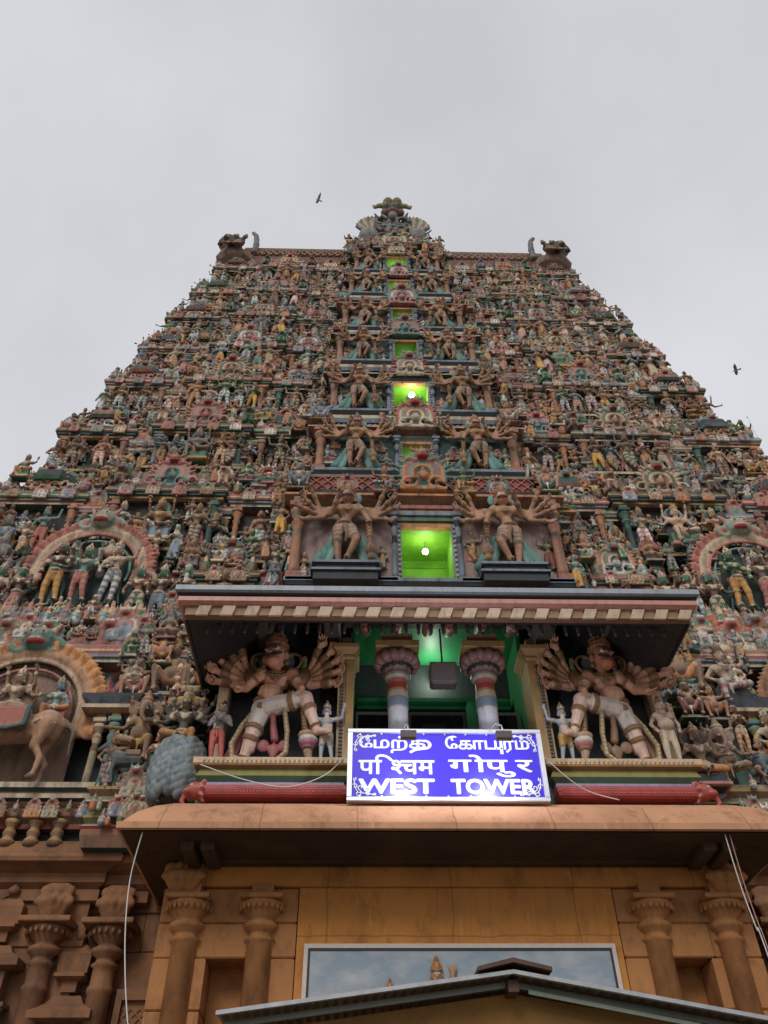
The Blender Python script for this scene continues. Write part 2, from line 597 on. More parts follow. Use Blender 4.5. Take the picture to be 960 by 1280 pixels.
def add_head(S, hc, k=1.0, crown='tall', hd=0, fierce=False, turn=0.0, beard=False, hairrole='hair'):
    x, y, z = hc
    st = len(S.p)
    S.e((0, 0, 0), (.060 * k, .066 * k, .078 * k), 'face')
    S.e((0, -.028 * k, -.045 * k), (.043 * k, .04 * k, .036 * k), 'face')
    S.c((0, -.062 * k, .012 * k), (0, -.078 * k, -.018 * k), .009 * k, .014 * k, 'face')
    for sx in (-1, 1):
        S.e((sx * .064 * k, .0, -.008 * k), (.012 * k, .02 * k, .03 * k), 'face')
        S.e((sx * .068 * k, -.0, -.05 * k), (.015 * k, .015 * k, .018 * k), 'gold')
        if hd:
            ez = 1.0 if hd > 1 else .72
            S.e((sx * .026 * k, -.058 * k, .014 * k), (.019 * k * ez, .012 * k, .011 * k * ez), 'eye')
            S.e((sx * .026 * k, -.0675 * k, .014 * k), (.0065 * k, .006 * k, .0065 * k), 'hair')
            S.c((sx * .008 * k, -.064 * k, .032 * k), (sx * .045 * k, -.05 * k, .042 * k), .0045 * k, .0035 * k, 'hair')
        else:
            S.e((sx * .026 * k, -.060 * k, .012 * k), (.016 * k, .01 * k, .010 * k), 'hair')
        if fierce:
            S.path([(0, -.078 * k, -.03 * k), (sx * .028 * k, -.074 * k, -.032 * k), (sx * .056 * k, -.056 * k, -.018 * k)], .009 * k, 'hair', r1=.007 * k)
    S.e((0, -.066 * k, -.047 * k), (.020 * k, .01 * k, .007 * k), 'lips')
    if beard:
        S.e((0, -.05 * k, -.085 * k), (.04 * k, .03 * k, .05 * k), 'white')
    if crown == 'tall':
        S.c((0, .005 * k, .045 * k), (0, .005 * k, .075 * k), .063 * k, .060 * k, 'crown', 'crown')
        S.c((0, .008 * k, .09 * k), (0, .008 * k, .17 * k), .052 * k, .024 * k, 'crown2', 'crown')
        S.ring((0, .006 * k, .066 * k), (0, 0, 1), .060 * k, .010 * k, 'gold', 'crown')
        for q in range(7):
            a = (q - 3) * .42
            S.e((math.sin(a) * .058 * k, .005 * k - math.cos(a) * .058 * k, .088 * k), (.012 * k, .01 * k, .02 * k), 'gold' if q % 2 else 'lips', 'crown')
        S.ring((0, .008 * k, .125 * k), (0, 0, 1), .043 * k, .009 * k, 'gold', 'crown')
        S.e((0, -.055 * k, .095 * k), (.02 * k, .012 * k, .03 * k), 'gold', 'crown')
        S.e((0, .008 * k, .195 * k), .018 * k, 'gold', 'crown')
    elif crown == 'flat':
        S.c((0, .01 * k, .05 * k), (0, .01 * k, .10 * k), .066 * k, .058 * k, 'crown', 'crown')
        for q in range(5):
            a = (q - 2) * .6
            S.e((math.sin(a) * .055 * k, -math.cos(a) * .05 * k, .115 * k), (.016 * k, .012 * k, .026 * k), 'gold', 'crown')
        S.e((0, .01 * k, .13 * k), (.04 * k, .04 * k, .035 * k), 'crown2', 'crown')
    elif crown == 'bun':
        S.e((0, .015 * k, .035 * k), (.064 * k, .062 * k, .055 * k), 'hair', 'crown')
        S.e((.02 * k, .02 * k, .105 * k), (.035 * k, .035 * k, .04 * k), 'hair', 'crown')
        S.ring((0, .01 * k, .045 * k), (0, 0, 1), .064 * k, .009 * k, 'gold', 'crown')
    S.xf(1.0, False, hc, st, turn)

def add_torso(S, pv, ch, female=False, belly=0.0, hd=0):
    pv, ch = np.array(pv, float), np.array(ch, float)
    S.e(pv, (.092, .07, .06), 'cloth1', 'garment')
    S.e(pv, (.085, .066, .055), 'skin')
    mid = (pv + ch) / 2
    S.c(pv + (0, 0, .03), mid + (0, 0, .02), .066 + belly * .4, .06 + belly * .3, 'skin')
    S.e(ch, (.098, .064, .078), 'skin')
    sh = ch + np.array([0, .0, .065])
    S.c(sh + (-.095, 0, 0), sh + (.095, 0, 0), .040, .040, 'skin')
    S.c(ch + (0, 0, .08), ch + (0, -.005, .14), .034, .030, 'skin')
    if belly:
        S.e(mid + (0, -.04, -.01), (.085 + belly, .06 + belly, .075 + belly * .7), 'skin')
    for sx in (-1, 1):
        if female:
            S.e(ch + (sx * .042, -.055, .0), (.037, .035, .037), 'skin')
        else:
            S.e(ch + (sx * .042, -.03, .015), (.05, .04, .042), 'skin')
    # necklaces, sacred thread and belt
    S.path([ch + (-.06, -.04, .075), ch + (-.03, -.068, .05), ch + (0, -.076, .04), ch + (.03, -.068, .05), ch + (.06, -.04, .075)], .011, 'gold')
    S.path([ch + (-.05, -.05, .07), ch + (-.03, -.074, .0), ch + (0, -.082, -.03), ch + (.03, -.074, 0), ch + (.05, -.05, .07)], .009, 'gold')
    S.e(ch + (0, -.078, .015), (.02, .012, .022), 'gold')
    S.ring(pv + (0, 0, .045), (0, 0, 1), .083, .014, 'gold', n=12)
    S.e(pv + (0, -.08, .04), (.022, .012, .02), 'gold')
    return sh

def add_leg(S, hip, knee, ank, cloth, flip=False, foot=(0, -.075, -.022), r=1.0):
    hip, knee, ank = [np.array(q, float) for q in (hip, knee, ank)]
    S.c(hip, knee, .058 * r, .043 * r, 'skin')
    S.c(knee, ank, .043 * r, .028 * r, 'skin')
    S.c(ank + (0, .012, -.015), ank + np.array(foot), .024 * r, .019 * r, 'skin')
    S.ring(ank + (knee - ank) * .1, knee - ank, .031 * r, .010, 'gold')
    if cloth == 'stripe':
        for a, b, r0, r1, n in ((hip, knee, .064, .049, 4), (knee, ank, .048, .033, 5)):
            for i in range(n):
                t0, t1 = i / n, (i + .72) / n
                rr = (r0 + (r1 - r0) * t0) * r
                S.c(a + (b - a) * t0, a + (b - a) * t1, rr, rr * .97, 'cloth1' if i % 2 else 'cloth2', 'garment')
    elif cloth == 'long':
        S.c(hip, knee, .066 * r, .052 * r, 'cloth1', 'garment')
        S.c(knee, ank + (knee - ank) * .1, .05 * r, .036 * r, 'cloth1', 'garment')
    else:
        S.c(hip, hip + (knee - hip) * .86, .067 * r, .053 * r, 'cloth1', 'garment')
        S.ring(hip + (knee - hip) * .86, knee - hip, .052 * r, .011, 'cloth2', 'garment')

def figure(rng, pose='stand', arms=2, female=False, cloth='stripe', crown='tall', belly=0.0, halo=False, drape=True, hd=0, hands=None, weapon=None, fierce=False, kin=1.0, ped=False, turn=None, beard=False):
    S = Sculpt()
    sw = rng.uniform(-.035, .035)
    if pose == 'stand':
        pv = (sw, 0, .49)
        st = rng.choice([0, 1, 2])
        k1 = (-.07 + sw * .5, -.03 if st == 1 else -.01, .27); a1 = (-.07, 0, .05)
        k2 = (.07 + sw * .5, -.03 if st == 2 else -.01, .27); a2 = (.075 + (.03 if st else 0), -.01, .05)
        legs = [((-.05 + sw, 0, .48), k1, a1), ((.05 + sw, 0, .48), k2, a2)]
    elif pose == 'cross':
        pv = (sw, 0, .44)
        legs = [((-.05, 0, .44), (-.06, -.03, .26), (.05, -.03, .05)), ((.05, 0, .44), (.05, .0, .26), (.06, .02, .05))]
    elif pose == 'dance':
        pv = (sw, 0, .46)
        legs = [((-.05, 0, .45), (-.12, -.03, .26), (-.05, 0, .05)), ((.05, -.01, .45), (.2, -.07, .42), (.09, -.09, .26))]
    elif pose == 'lalita':
        pv = (0, 0, .32)
        legs = [((-.06, -.02, .31), (-.21, -.09, .32), (-.02, -.13, .27)), ((.06, -.02, .31), (.13, -.14, .31), (.12, -.13, .07))]
    elif pose == 'lotus':
        pv = (0, 0, .26)
        legs = [((-.06, -.02, .25), (-.22, -.08, .22), (.03, -.13, .19)), ((.06, -.02, .25), (.22, -.08, .22), (-.03, -.12, .23))]
    elif pose == 'squat':
        pv = (0, 0, .24)
        legs = [((-.06, -.02, .24), (-.19, -.12, .36), (-.15, -.12, .06)), ((.06, -.02, .24), (.19, -.12, .36), (.15, -.12, .06))]
    else:
        pv = (sw, 0, .49)
        legs = [((-.05 + sw, 0, .48), (-.06, -.01, .27), (-.06, 0, .05)), ((.05 + sw, 0, .48), (.06, -.01, .27), (.06, 0, .05))]
    ch = (pv[0] * .3 + rng.uniform(-.015, .015), 0, pv[2] + .205)
    sh = add_torso(S, pv, ch, female, belly, hd)
    if cloth == 'skirt' and pose == 'stand':
        S.c((pv[0], 0, .46), (0, 0, .12), .082, .105, 'cloth1', 'garment')
        for i in range(6):
            x = -.075 + i * .03
            S.c((x * .8 + pv[0], -.05, .42), (x * 1.3, -.085, .07), .018, .022, 'cloth2' if i % 2 else 'cloth1', 'garment')
        for h_, k_, a_ in legs:
            S.c(h_, k_, .05, .04); S.c(k_, a_, .04, .028); S.c(a_, np.array(a_) + (0, -.075, -.022), .024, .02)
    else:
        for h_, k_, a_ in legs:
            add_leg(S, h_, k_, a_, 'short' if cloth == 'skirt' else cloth)
    # hanging sash in front
    if rng.random() < .6:
        S.path([np.array(pv) + (0, -.075, -.0), np.array(pv) + (.012, -.085, -.10), np.array(pv) + (0, -.07, -.17)], .022, 'cloth2', 'garment', r1=.012)
    names = list(HANDS)
    for sx in (-1, 1):
        base = sh + np.array([sx * .105, 0, -.005])
        if arms <= 2:
            hn = (hands[0] if sx < 0 else hands[1]) if hands else rng.choice(names)
            E, H = HANDS[hn]
            m = np.array([sx, 1, 1])
            add_arm(S, base, base + np.array(E) * m, base + np.array(H) * m, .034, hd)
            hp = base + np.array(H) * m
            if weapon and ((sx > 0) == (weapon[0] == 'R')):
                add_weapon(S, weapon[1], hp, sx)
        else:
            n = arms // 2
            for i in range(n):
                a = math.radians(-35 + 95 * i / max(n - 1, 1))
                E = base + np.array([sx * .14 * math.cos(a), .015 + .012 * i, .13 * math.sin(a) - .02])
                a2 = a + math.radians(28)
                H = E + np.array([sx * .15 * math.cos(a2), -.07, .15 * math.sin(a2)])
                add_arm(S, base + (0, .012 * i, -.008 * i + .01), E, H, .031, hd)
                if i == n - 1 or rng.random() < .35:
                    add_weapon(S, rng.choice(['disc', 'bud', 'blade', 'disc']), H, sx)
    hc = (ch[0] * .7, -.012, pv[2] + .205 + .205)
    add_head(S, hc, kin, crown, hd, fierce, rng.uniform(-.35, .35) if turn is None else turn, beard)
    if halo:
        S.e((hc[0], .06, hc[2] + .01), (.13, .022, .145), 'plate', 'halo')
        S.ring((hc[0], .045, hc[2] + .01), (0, 1, 0), .128, .017, 'plate2', 'halo', n=14)
    if drape:
        if pose in ('stand', 'cross', 'dance'):
            S.e((0, .075, .27), (.17, .03, .26), 'plate', 'back_drape')
            for i in range(5):
                x = -.14 + i * .07
                S.c((x * .6, .05, .42), (x * 1.25, .05, .05), .014, .024, 'plate2' if i % 2 else 'plate', 'back_drape')
        else:
            S.e((0, .08, .5), (.23, .035, .33), 'plate', 'back_drape')
            S.arc((0, .07, .5), .24, -.2, PI + .2, .024, 'plate2', 'back_drape', 12, rz=1.3)
    if pose in ('lalita', 'lotus', 'squat'):
        hz = {'lalita': .13, 'lotus': .08, 'squat': .04}[pose]
        S.b((0, .02, hz), (.2, .1, hz), 'base', 'pedestal')
        S.b((0, .0, hz * .25), (.24, .135, hz * .25), 'base2', 'pedestal')
    elif ped:
        S.b((0, 0, .012), (.15, .10, .028), 'base', 'pedestal')
    return S

WN = [0]
def add_weapon(S, kind, H, sx):
    H = np.array(H, float)
    WN[0] += 1
    st_ = len(S.p)
    _weapon(S, kind, H, sx)
    for q in S.p[st_:]: q[6] = 'weapon#%d' % WN[0]

def _weapon(S, kind, H, sx):
    if kind == 'club':
        foot = np.array([H[0] + sx * .03, H[1] - .01, .05])
        S.c(H + (0, 0, .05), foot + (0, 0, .12), .014, .022, 'wood', 'weapon')
        S.e(foot + (0, 0, .1), (.046, .042, .07), 'cloth2', 'weapon')
        S.e(foot + (0, 0, .02), (.03, .03, .035), 'gold', 'weapon')
        S.ring(foot + (0, 0, .13), (0, 0, 1), .042, .01, 'gold', 'weapon')
    elif kind == 'staff':
        S.c((H[0], H[1] - .01, .04), H + (0, -.01, .3), .011, .011, 'wood', 'weapon')
        S.e(H + (0, -.01, .32), (.03, .015, .045), 'gold', 'weapon')
    elif kind == 'disc':
        S.ring(H + (sx * .01, -.01, .055), (0, 1, 0), .034, .010, 'gold', 'weapon')
    elif kind == 'bud':
        S.c(H, H + (sx * .01, 0, .07), .008, .008, 'green', 'weapon')
        S.e(H + (sx * .01, 0, .09), (.022, .018, .03), 'pink', 'weapon')
    elif kind == 'blade':
        S.path([H, H + (sx * .02, 0, .07), H + (sx * .05, 0, .14)], .013, 'grey', 'weapon', r1=.006)
    elif kind == 'trident':
        S.c(H + (0, 0, -.03), H + (0, 0, .1), .008, .008, 'wood', 'weapon')
        for k in (-1, 0, 1):
            S.path([H + (0, 0, .09), H + (k * .03, 0, .12), H + (k * .03, 0, .19)], .009, 'gold', 'weapon', r1=.004)

def pal_random(rng):
    skin = rng.choice([C['skin'], C['skin'], C['pale'], C['dusk'], C['brown'], C['teal'], C['mud'], C['mud'], C['bluegrey'], C['green'], (.21, .19, .165), (.17, .18, .165)])
    cl = rng.choice([('orange', 'cream'), ('yellow', 'orange'), ('white', 'grey'), ('teal', 'white'), ('cream', 'pink'), ('green', 'cream'), ('pink', 'white'), ('bluegrey', 'white'), ('rose', 'yellow'), ('dusk', 'cream'), ('terra', 'gold')])
    pl = rng.choice([('teal', 'dteal'), ('rose', 'pink'), ('dteal', 'green'), ('slate', 'bluegrey'), ('pink', 'cream'), ('dirt', 'mud')])
    cr = rng.choice([('gold', 'mud'), ('terra', 'gold'), ('teal', 'gold'), ('mud', 'dirt'), ('rose', 'gold')])
    j = rng.uniform(.72, 1.4)
    f = lambda c: tuple(min(.75, x * j) for x in c)
    p = dict(skin=f(skin), face=f(skin), cloth1=f(C[cl[0]]), cloth2=f(C[cl[1]]), plate=f(C[pl[0]]), plate2=f(C[pl[1]]), crown=f(C[cr[0]]), crown2=f(C[cr[1]]),
             gold=f(rng.choice([C['gold'], C['mud'], C['cream']])), hair=(.03, .025, .02), eye=(.6, .58, .52), lips=(.28, .06, .05), base=f(rng.choice([C['green'], C['mud'], C['slate'], C['bluegrey'], C['dteal']])),
             base2=f(rng.choice([C['pink'], C['cream'], C['gold']])), wood=f(C['brown']), white=C['white'])
    p['_cloth'] = cl[0]
    return p
CLOTHNAME = dict(orange='orange', yellow='yellow', white='white', teal='teal', green='green', pink='pink', bluegrey='grey-blue', rose='dull-red', cream='cream', dusk='dark-brown', terra='terracotta')

# ------------------------------------------------------------------ ornaments
def medallion(rng, n=15):
    """kirtimukha arch medallion, radius about 1, facing -Y, base at z=-0.75"""
    S = Sculpt()
    S.e((0, .1, 0), (.66, .12, .6), 'm1')
    for k in range(n):
        a = math.radians(-30) + math.radians(240) * k / (n - 1)
        ca, sa = math.cos(a), math.sin(a)
        q = 1.0 if k % 2 else .9
        cu = -.1 if ca > 0 else .1
        S.path([(ca * .68, .02, sa * .62), (ca * .86 * q - cu * sa * .3, -.03, sa * .82 * q), (ca * 1.04 * q - cu * sa, -.05, sa * .97 * q + .06)], .10, 'm2', r1=.04)
    for rad, ro, th in ((.66, 'm3', .055), (.54, 'm4', .05), (.43, 'm2', .045), (.32, 'm3', .045)):
        S.arc((0, -.02 - (.66 - rad) * .12, 0), rad, math.radians(-35), math.radians(215), th, ro, n=16)
    S.e((0, -.06, -.08), (.17, .1, .2), 'm5')
    S.e((0, -.13, .1), (.08, .07, .09), 'm2')
    for sx in (-1, 1):
        S.arc((sx * .42, -.08, -.46), .24, 0, sx * 1.7 * PI, .075, 'm3', n=10, r1=.04)
        S.e((sx * .42, -.1, -.46), .08, 'm4')
        S.arc((sx * .88, -.04, -.4), .2, 0, sx * 1.6 * PI, .075, 'm2', n=9, r1=.035)
        S.path([(sx * .2, -.1, .55), (sx * .45, -.1, .66), (sx * .62, -.08, .5), (sx * .74, -.06, .62)], .07, 'm6', r1=.03)
    # face on top
    S.e((0, -.08, .82), (.27, .2, .22), 'm6')
    for sx in (-1, 1):
        S.e((sx * .12, -.25, .88), .075, 'eye')
        S.e((sx * .12, -.31, .88), .035, 'hair')
        S.path([(sx * .2, -.1, .98), (sx * .36, -.08, 1.1), (sx * .34, -.08, 1.25)], .07, 'm4', r1=.03)
        S.e((sx * .3, -.1, .76), (.09, .06, .13), 'm2')
    S.e((0, -.26, .76), (.11, .1, .07), 'm6')
    S.e((0, -.22, .65), (.2, .1, .07), 'lips')
    S.c((0, -.08, 1.0), (0, -.06, 1.28), .11, .03, 'm4')
    S.b((0, .05, -.72), (.75, .14, .07), 'm5', 'body')
    S.b((0, .05, -.62), (.55, .12, .06), 'm2', 'body')
    return S

def med_pal(rng):
    k = rng.choice([('teal', 'pink', 'terra'), ('white', 'orange', 'teal'), ('pink', 'teal', 'white'), ('terra', 'cream', 'green'), ('bluegrey', 'rose', 'cream'), ('orange', 'teal', 'rose'), ('cream', 'rose', 'teal'), ('rose', 'terra', 'bluegrey')])
    j = rng.uniform(.85, 1.3)
    f = lambda n: tuple(x * j for x in C[n])
    return dict(m1=f('dteal'), m2=f(k[1]), m3=f(k[0]), m4=f(k[2]), m5=f(k[0]), m6=f(rng.choice(['terra', 'teal', 'mud', 'rose'])), eye=C['cream'], hair=C['black'], lips=C['red'])

def finial():
    S = Sculpt()
    S.c((0, 0, .0), (0, 0, .12), .24, .2, 'm5')
    S.e((0, 0, .3), (.24, .24, .2), 'm3')
    S.ring((0, 0, .3), (0, 0, 1), .24, .04, 'm4')
    S.c((0, 0, .45), (0, 0, .62), .12, .15, 'm2')
    S.e((0, 0, .72), (.12, .12, .12), 'm3')
    S.c((0, 0, .8), (0, 0, 1.0), .05, .02, 'm4')
    for k in range(6):
        a = k * PI / 3
        S.e((math.cos(a) * .2, math.sin(a) * .2, .1), (.09, .09, .12), 'm4')
    return S

def lion(rng):
    """sitting yali with mane, facing -Y"""
    S = Sculpt()
    S.c((0, .22, .22), (0, -.02, .5), .2, .17, 'skin')
    S.e((0, -.1, .74), (.17, .16, .16), 'skin')
    S.e((0, -.25, .69), (.1, .1, .08), 'skin')
    S.e((0, -.3, .63), (.08, .05, .03), 'lips')
    for k in range(11):
        a = -.5 + (PI + 1.0) * k / 10
        S.c((math.cos(a) * .14, -.02, .74 + math.sin(a) * .14), (math.cos(a) * .27, .02, .74 + math.sin(a) * .26), .06, .03, 'cloth1')
    for sx in (-1, 1):
        S.c((sx * .1, -.1, .5), (sx * .12, -.16, .1), .075, .05, 'skin')
        S.e((sx * .12, -.22, .06), (.06, .1, .05), 'skin')
        S.e((sx * .17, .1, .2), (.1, .18, .17), 'skin')
        S.e((sx * .2, -.08, .06), (.06, .13, .05), 'skin')
        S.e((sx * .07, -.24, .79), .036, 'eye'); S.e((sx * .07, -.27, .79), .018, 'hair')
        S.e((sx * .12, -.08, .9), (.05, .04, .06), 'cloth1')
    S.path([(0, .38, .25), (.1, .48, .45), (.02, .46, .7)], .05, 'skin', r1=.03)
    S.ring((0, -.04, .56), (0, -.5, 1), .17, .03, 'gold')
    return S

def horse(S, role='horse', k=1.0):
    """a quadruped walking to -X, length about 1.2, shoulder height .7"""
    S.c((-.3, 0, .62), (.34, 0, .62), .19, .18, role)
    S.e((-.36, 0, .64), (.17, .17, .2), role)
    S.e((.38, 0, .64), (.19, .18, .2), role)
    S.c((-.42, 0, .7), (-.62, 0, .98), .13, .085, role)
    S.c((-.62, 0, 1.0), (-.82, 0, .86), .085, .05, role)
    for sy in (-1, 1):
        S.e((-.58, sy * .06, 1.1), (.025, .02, .06), role)
        S.c((-.36, sy * .1, .6), (-.42, sy * .1, .32), .075, .05, role); S.c((-.42, sy * .1, .32), (-.36, sy * .1, .06), .048, .035, role)
        S.e((-.39, sy * .1, .03), (.06, .045, .035), 'hair')
        S.c((.42, sy * .1, .62), (.34, sy * .1, .38), .1, .06, role); S.c((.34, sy * .1, .38), (.44, sy * .1, .24), .05, .04, role)
        S.c((.44, sy * .1, .24), (.42, sy * .1, .06), .04, .033, role); S.e((.39, sy * .1, .03), (.06, .045, .035), 'hair')
    S.path([(.55, 0, .7), (.68, 0, .6), (.68, 0, .3)], .045, 'hair', r1=.02)

# ------------------------------------------------------------------ camera and light
scene = bpy.context.scene
CAMX = -1.481
cam = bpy.data.cameras.new('camera')
co = new_obj('camera', cam)
scene.camera = co
pt, yw, rl = math.radians(43.8605), math.radians(1.8700), math.radians(-0.6123)
Fw = Vector((math.sin(yw) * math.cos(pt), math.cos(yw) * math.cos(pt), math.sin(pt)))
Rt = Vector((math.cos(yw), -math.sin(yw), 0))
Up = Rt.cross(Fw)
R2 = Rt * math.cos(rl) + Up * math.sin(rl)
U2 = -Rt * math.sin(rl) + Up * math.cos(rl)
m3 = Matrix((R2, U2, -Fw)).transposed()
co.matrix_world = Matrix.Translation((CAMX, 0, 1.6)) @ m3.to_4x4()
cam.sensor_fit = 'VERTICAL'
cam.sensor_height = 24.0
cam.lens = 24.0 * 1000.577 / 1280
cam.clip_end = 3000
cam.clip_start = 0.1

world = bpy.data.worlds.new('World')
scene.world = world
world.use_nodes = True
wn = world.node_tree
bg = wn.nodes['Background']
sky = wn.nodes.new('ShaderNodeTexSky')
sky.sky_type = 'NISHITA'
sky.sun_disc = False
SUN_EL, SUN_AZ = math.radians(38), math.radians(198)
sky.sun_elevation = SUN_EL
sky.sun_rotation = SUN_AZ
hs = wn.nodes.new('ShaderNodeHueSaturation')
hs.inputs['Saturation'].default_value = 0.12
wn.links.new(sky.outputs[0], hs.inputs['Color'])
tc = wn.nodes.new('ShaderNodeTexCoord')
cl = wn.nodes.new('ShaderNodeTexNoise')
cl.inputs['Scale'].default_value = 1.9
cl.inputs['Detail'].default_value = 5
wn.links.new(tc.outputs['Generated'], cl.inputs['Vector'])
mr = wn.nodes.new('ShaderNodeMapRange')
mr.inputs['From Min'].default_value = 0.36
mr.inputs['From Max'].default_value = 0.64
mr.inputs['To Min'].default_value = 6.2
mr.inputs['To Max'].default_value = 7.7
wn.links.new(cl.outputs['Fac'], mr.inputs['Value'])
tint = wn.nodes.new('ShaderNodeMix')
tint.data_type = 'RGBA'; tint.blend_type = 'MULTIPLY'
tint.inputs[0].default_value = 1.0
tint.inputs[6].default_value = (0.975, 0.985, 1.04, 1)
wn.links.new(mr.outputs[0], tint.inputs[7])
mx = wn.nodes.new('ShaderNodeMix')
mx.data_type = 'RGBA'
mx.inputs[0].default_value = 0.93     # cloud cover
wn.links.new(hs.outputs[0], mx.inputs[6])
wn.links.new(tint.outputs[2], mx.inputs[7])
wn.links.new(mx.outputs[2], bg.inputs['Color'])
bg.inputs['Strength'].default_value = 0.1

sl = bpy.data.lights.new('sun', 'SUN')
sl.energy = 1.5
sl.angle = math.radians(24)
sl.color = (1.0, 0.96, 0.90)
so = new_obj('sun', sl)
sd = Vector((math.sin(SUN_AZ) * math.cos(SUN_EL), math.cos(SUN_AZ) * math.cos(SUN_EL), math.sin(SUN_EL)))
so.rotation_euler = sd.to_track_quat('Z', 'Y').to_euler()
scene.view_settings.view_transform = 'Standard'
scene.view_settings.look = 'None'
scene.view_settings.exposure = 0
scene.cycles.max_bounces = 6
scene.cycles.use_denoising = True

def lamp(name, loc, energy, col, r=0.06):
    l = bpy.data.lights.new(name, 'POINT')
    l.energy = energy; l.color = col; l.shadow_soft_size = r
    o = new_obj(name, l); o.location = loc
    return o

# ------------------------------------------------------------------ ground
g = MB()
g.add([(-600, -300, 0), (600, -300, 0), (600, 900, 0), (-600, 900, 0)], [(0, 1, 2, 3)], 'dirt')
go = g.build('ground', GROUND)
go['kind'] = 'structure'

# ================================================================== THE TOWER
def D(z): return 16.5 + 0.244 * (z - 18.3)        # front plane of the sloping side faces
def W(z): return 11.35 - 0.101 * (z - 18.3)       # half width
def DC(z): return 14.2 + 0.262 * (z - 13.6)       # front plane of the projecting centre bay
YMID = 24.6
FL = [8.2, 12.3, 15.1, 19.2, 23.1, 26.7, 30.0, 33.7, 37.4]      # floors of the side tiers
CN = [11.5, 13.9, 17.5, 21.4, 25.2, 28.5, 32.1, 35.6, 39.6]     # cornices
TOP = 41.0

tower = thing('gateway_tower', 'huge tapering temple gateway tower crowded with painted figures', 'tower', (0, 0, 0))
rng = random.Random(11)

# ---- model library
def lib_stand(seed, hi):
    r = random.Random(seed)
    k = seed % 13
    kw = dict(rng=r)
    if k == 0: S = figure(r, 'stand', 2, cloth='stripe', hands=('hip', 'abhaya'))
    elif k == 1: S = figure(r, 'stand', 2, cloth='stripe', hands=('anjali', 'anjali'), crown='bun', drape=False)
    elif k == 2: S = figure(r, 'cross', 2, cloth='stripe', hands=('akimbo', 'raised'))
    elif k == 3: S = figure(r, 'stand', 4, cloth='stripe', halo=True)
    elif k == 4: S = figure(r, 'dance', 2, cloth='short', hands=('out', 'raised'), drape=False)
    elif k == 5: S = figure(r, 'stand', 2, female=True, cloth='skirt', hands=('down', 'abhaya'), crown='bun')
    elif k == 6: S = figure(r, 'stand', 2, cloth='short', hands=('down', 'hip'), weapon=('L', 'club'), fierce=True)
    elif k == 7: S = figure(r, 'stand', 2, cloth='stripe', hands=('raised', 'hip'), drape=True)
    elif k == 8: S = figure(r, 'cross', 2, female=True, cloth='stripe', hands=('raised', 'down'), crown='bun')
    elif k == 9: S = figure(r, 'stand', 2, cloth='long', hands=('chest', 'down'), crown='flat', beard=True)
    elif k == 10: S = figure(r, 'stand', 2, cloth='stripe', hands=('abhaya', 'chest'), weapon=('L', 'staff'))
    elif k == 11: S = figure(r, 'stand', 2, female=True, cloth='long', hands=('hip', 'raised'), crown='tall', drape=True)
    else: S = figure(r, 'cross', 4, cloth='stripe', halo=False)
    return Model(S, 1 / 60 if hi else 1 / 34, merge=not hi)

def lib_seat(seed, hi):
    r = random.Random(seed + 500)
    k = seed % 7
    if k == 0: S = figure(r, 'lalita', 4, cloth='short', halo=True)
    elif k == 1: S = figure(r, 'lotus', 2, cloth='long', hands=('abhaya', 'hip'), crown='flat')
    elif k == 2: S = figure(r, 'squat', 2, cloth='short', belly=.03, hands=('raised', 'raised'), crown='bun', drape=False, kin=1.2)
    elif k == 3: S = figure(r, 'lalita', 2, cloth='stripe', hands=('raised', 'akimbo'), drape=False)
    elif k == 4: S = figure(r, 'squat', 2, cloth='short', belly=.02, hands=('hip', 'hip'), crown='flat', drape=False, kin=1.15)
    elif k == 5: S = figure(r, 'lotus', 4, cloth='long', halo=False)
    else: S = figure(r, 'lalita', 2, female=True, cloth='long', hands=('abhaya', 'down'), crown='bun')
    return Model(S, 1 / 56 if hi else 1 / 32, merge=not hi)

STAND_HI = [lib_stand(i, True) for i in range(26)]
SEAT_HI = [lib_seat(i, True) for i in range(14)]
STAND_LO = [lib_stand(i, False) for i in range(0, 26, 2)]
SEAT_LO = [lib_seat(i, False) for i in range(7)]
POSE = ['standing', 'praying', 'cross-legged', 'haloed', 'dancing', 'skirted', 'club-bearing', 'arm-raising', 'swaying', 'bearded', 'staff-bearing', 'slender', 'four-armed']
SPOSE = ['haloed seated', 'lotus-seated', 'squatting arms-up', 'lounging', 'squatting', 'four-armed seated', 'seated female']
LION = Model(lion(random.Random(1)), 1 / 30, True)
MEDS = [Model(medallion(random.Random(i), n), 1 / 24, True) for i, n in ((0, 15), (1, 19), (2, 13))]
FIN = Model(finial(), 1 / 14, True)
MEDLO = [Model(medallion(random.Random(i), n), 1 / 11, True) for i, n in ((0, 13), (1, 11))]

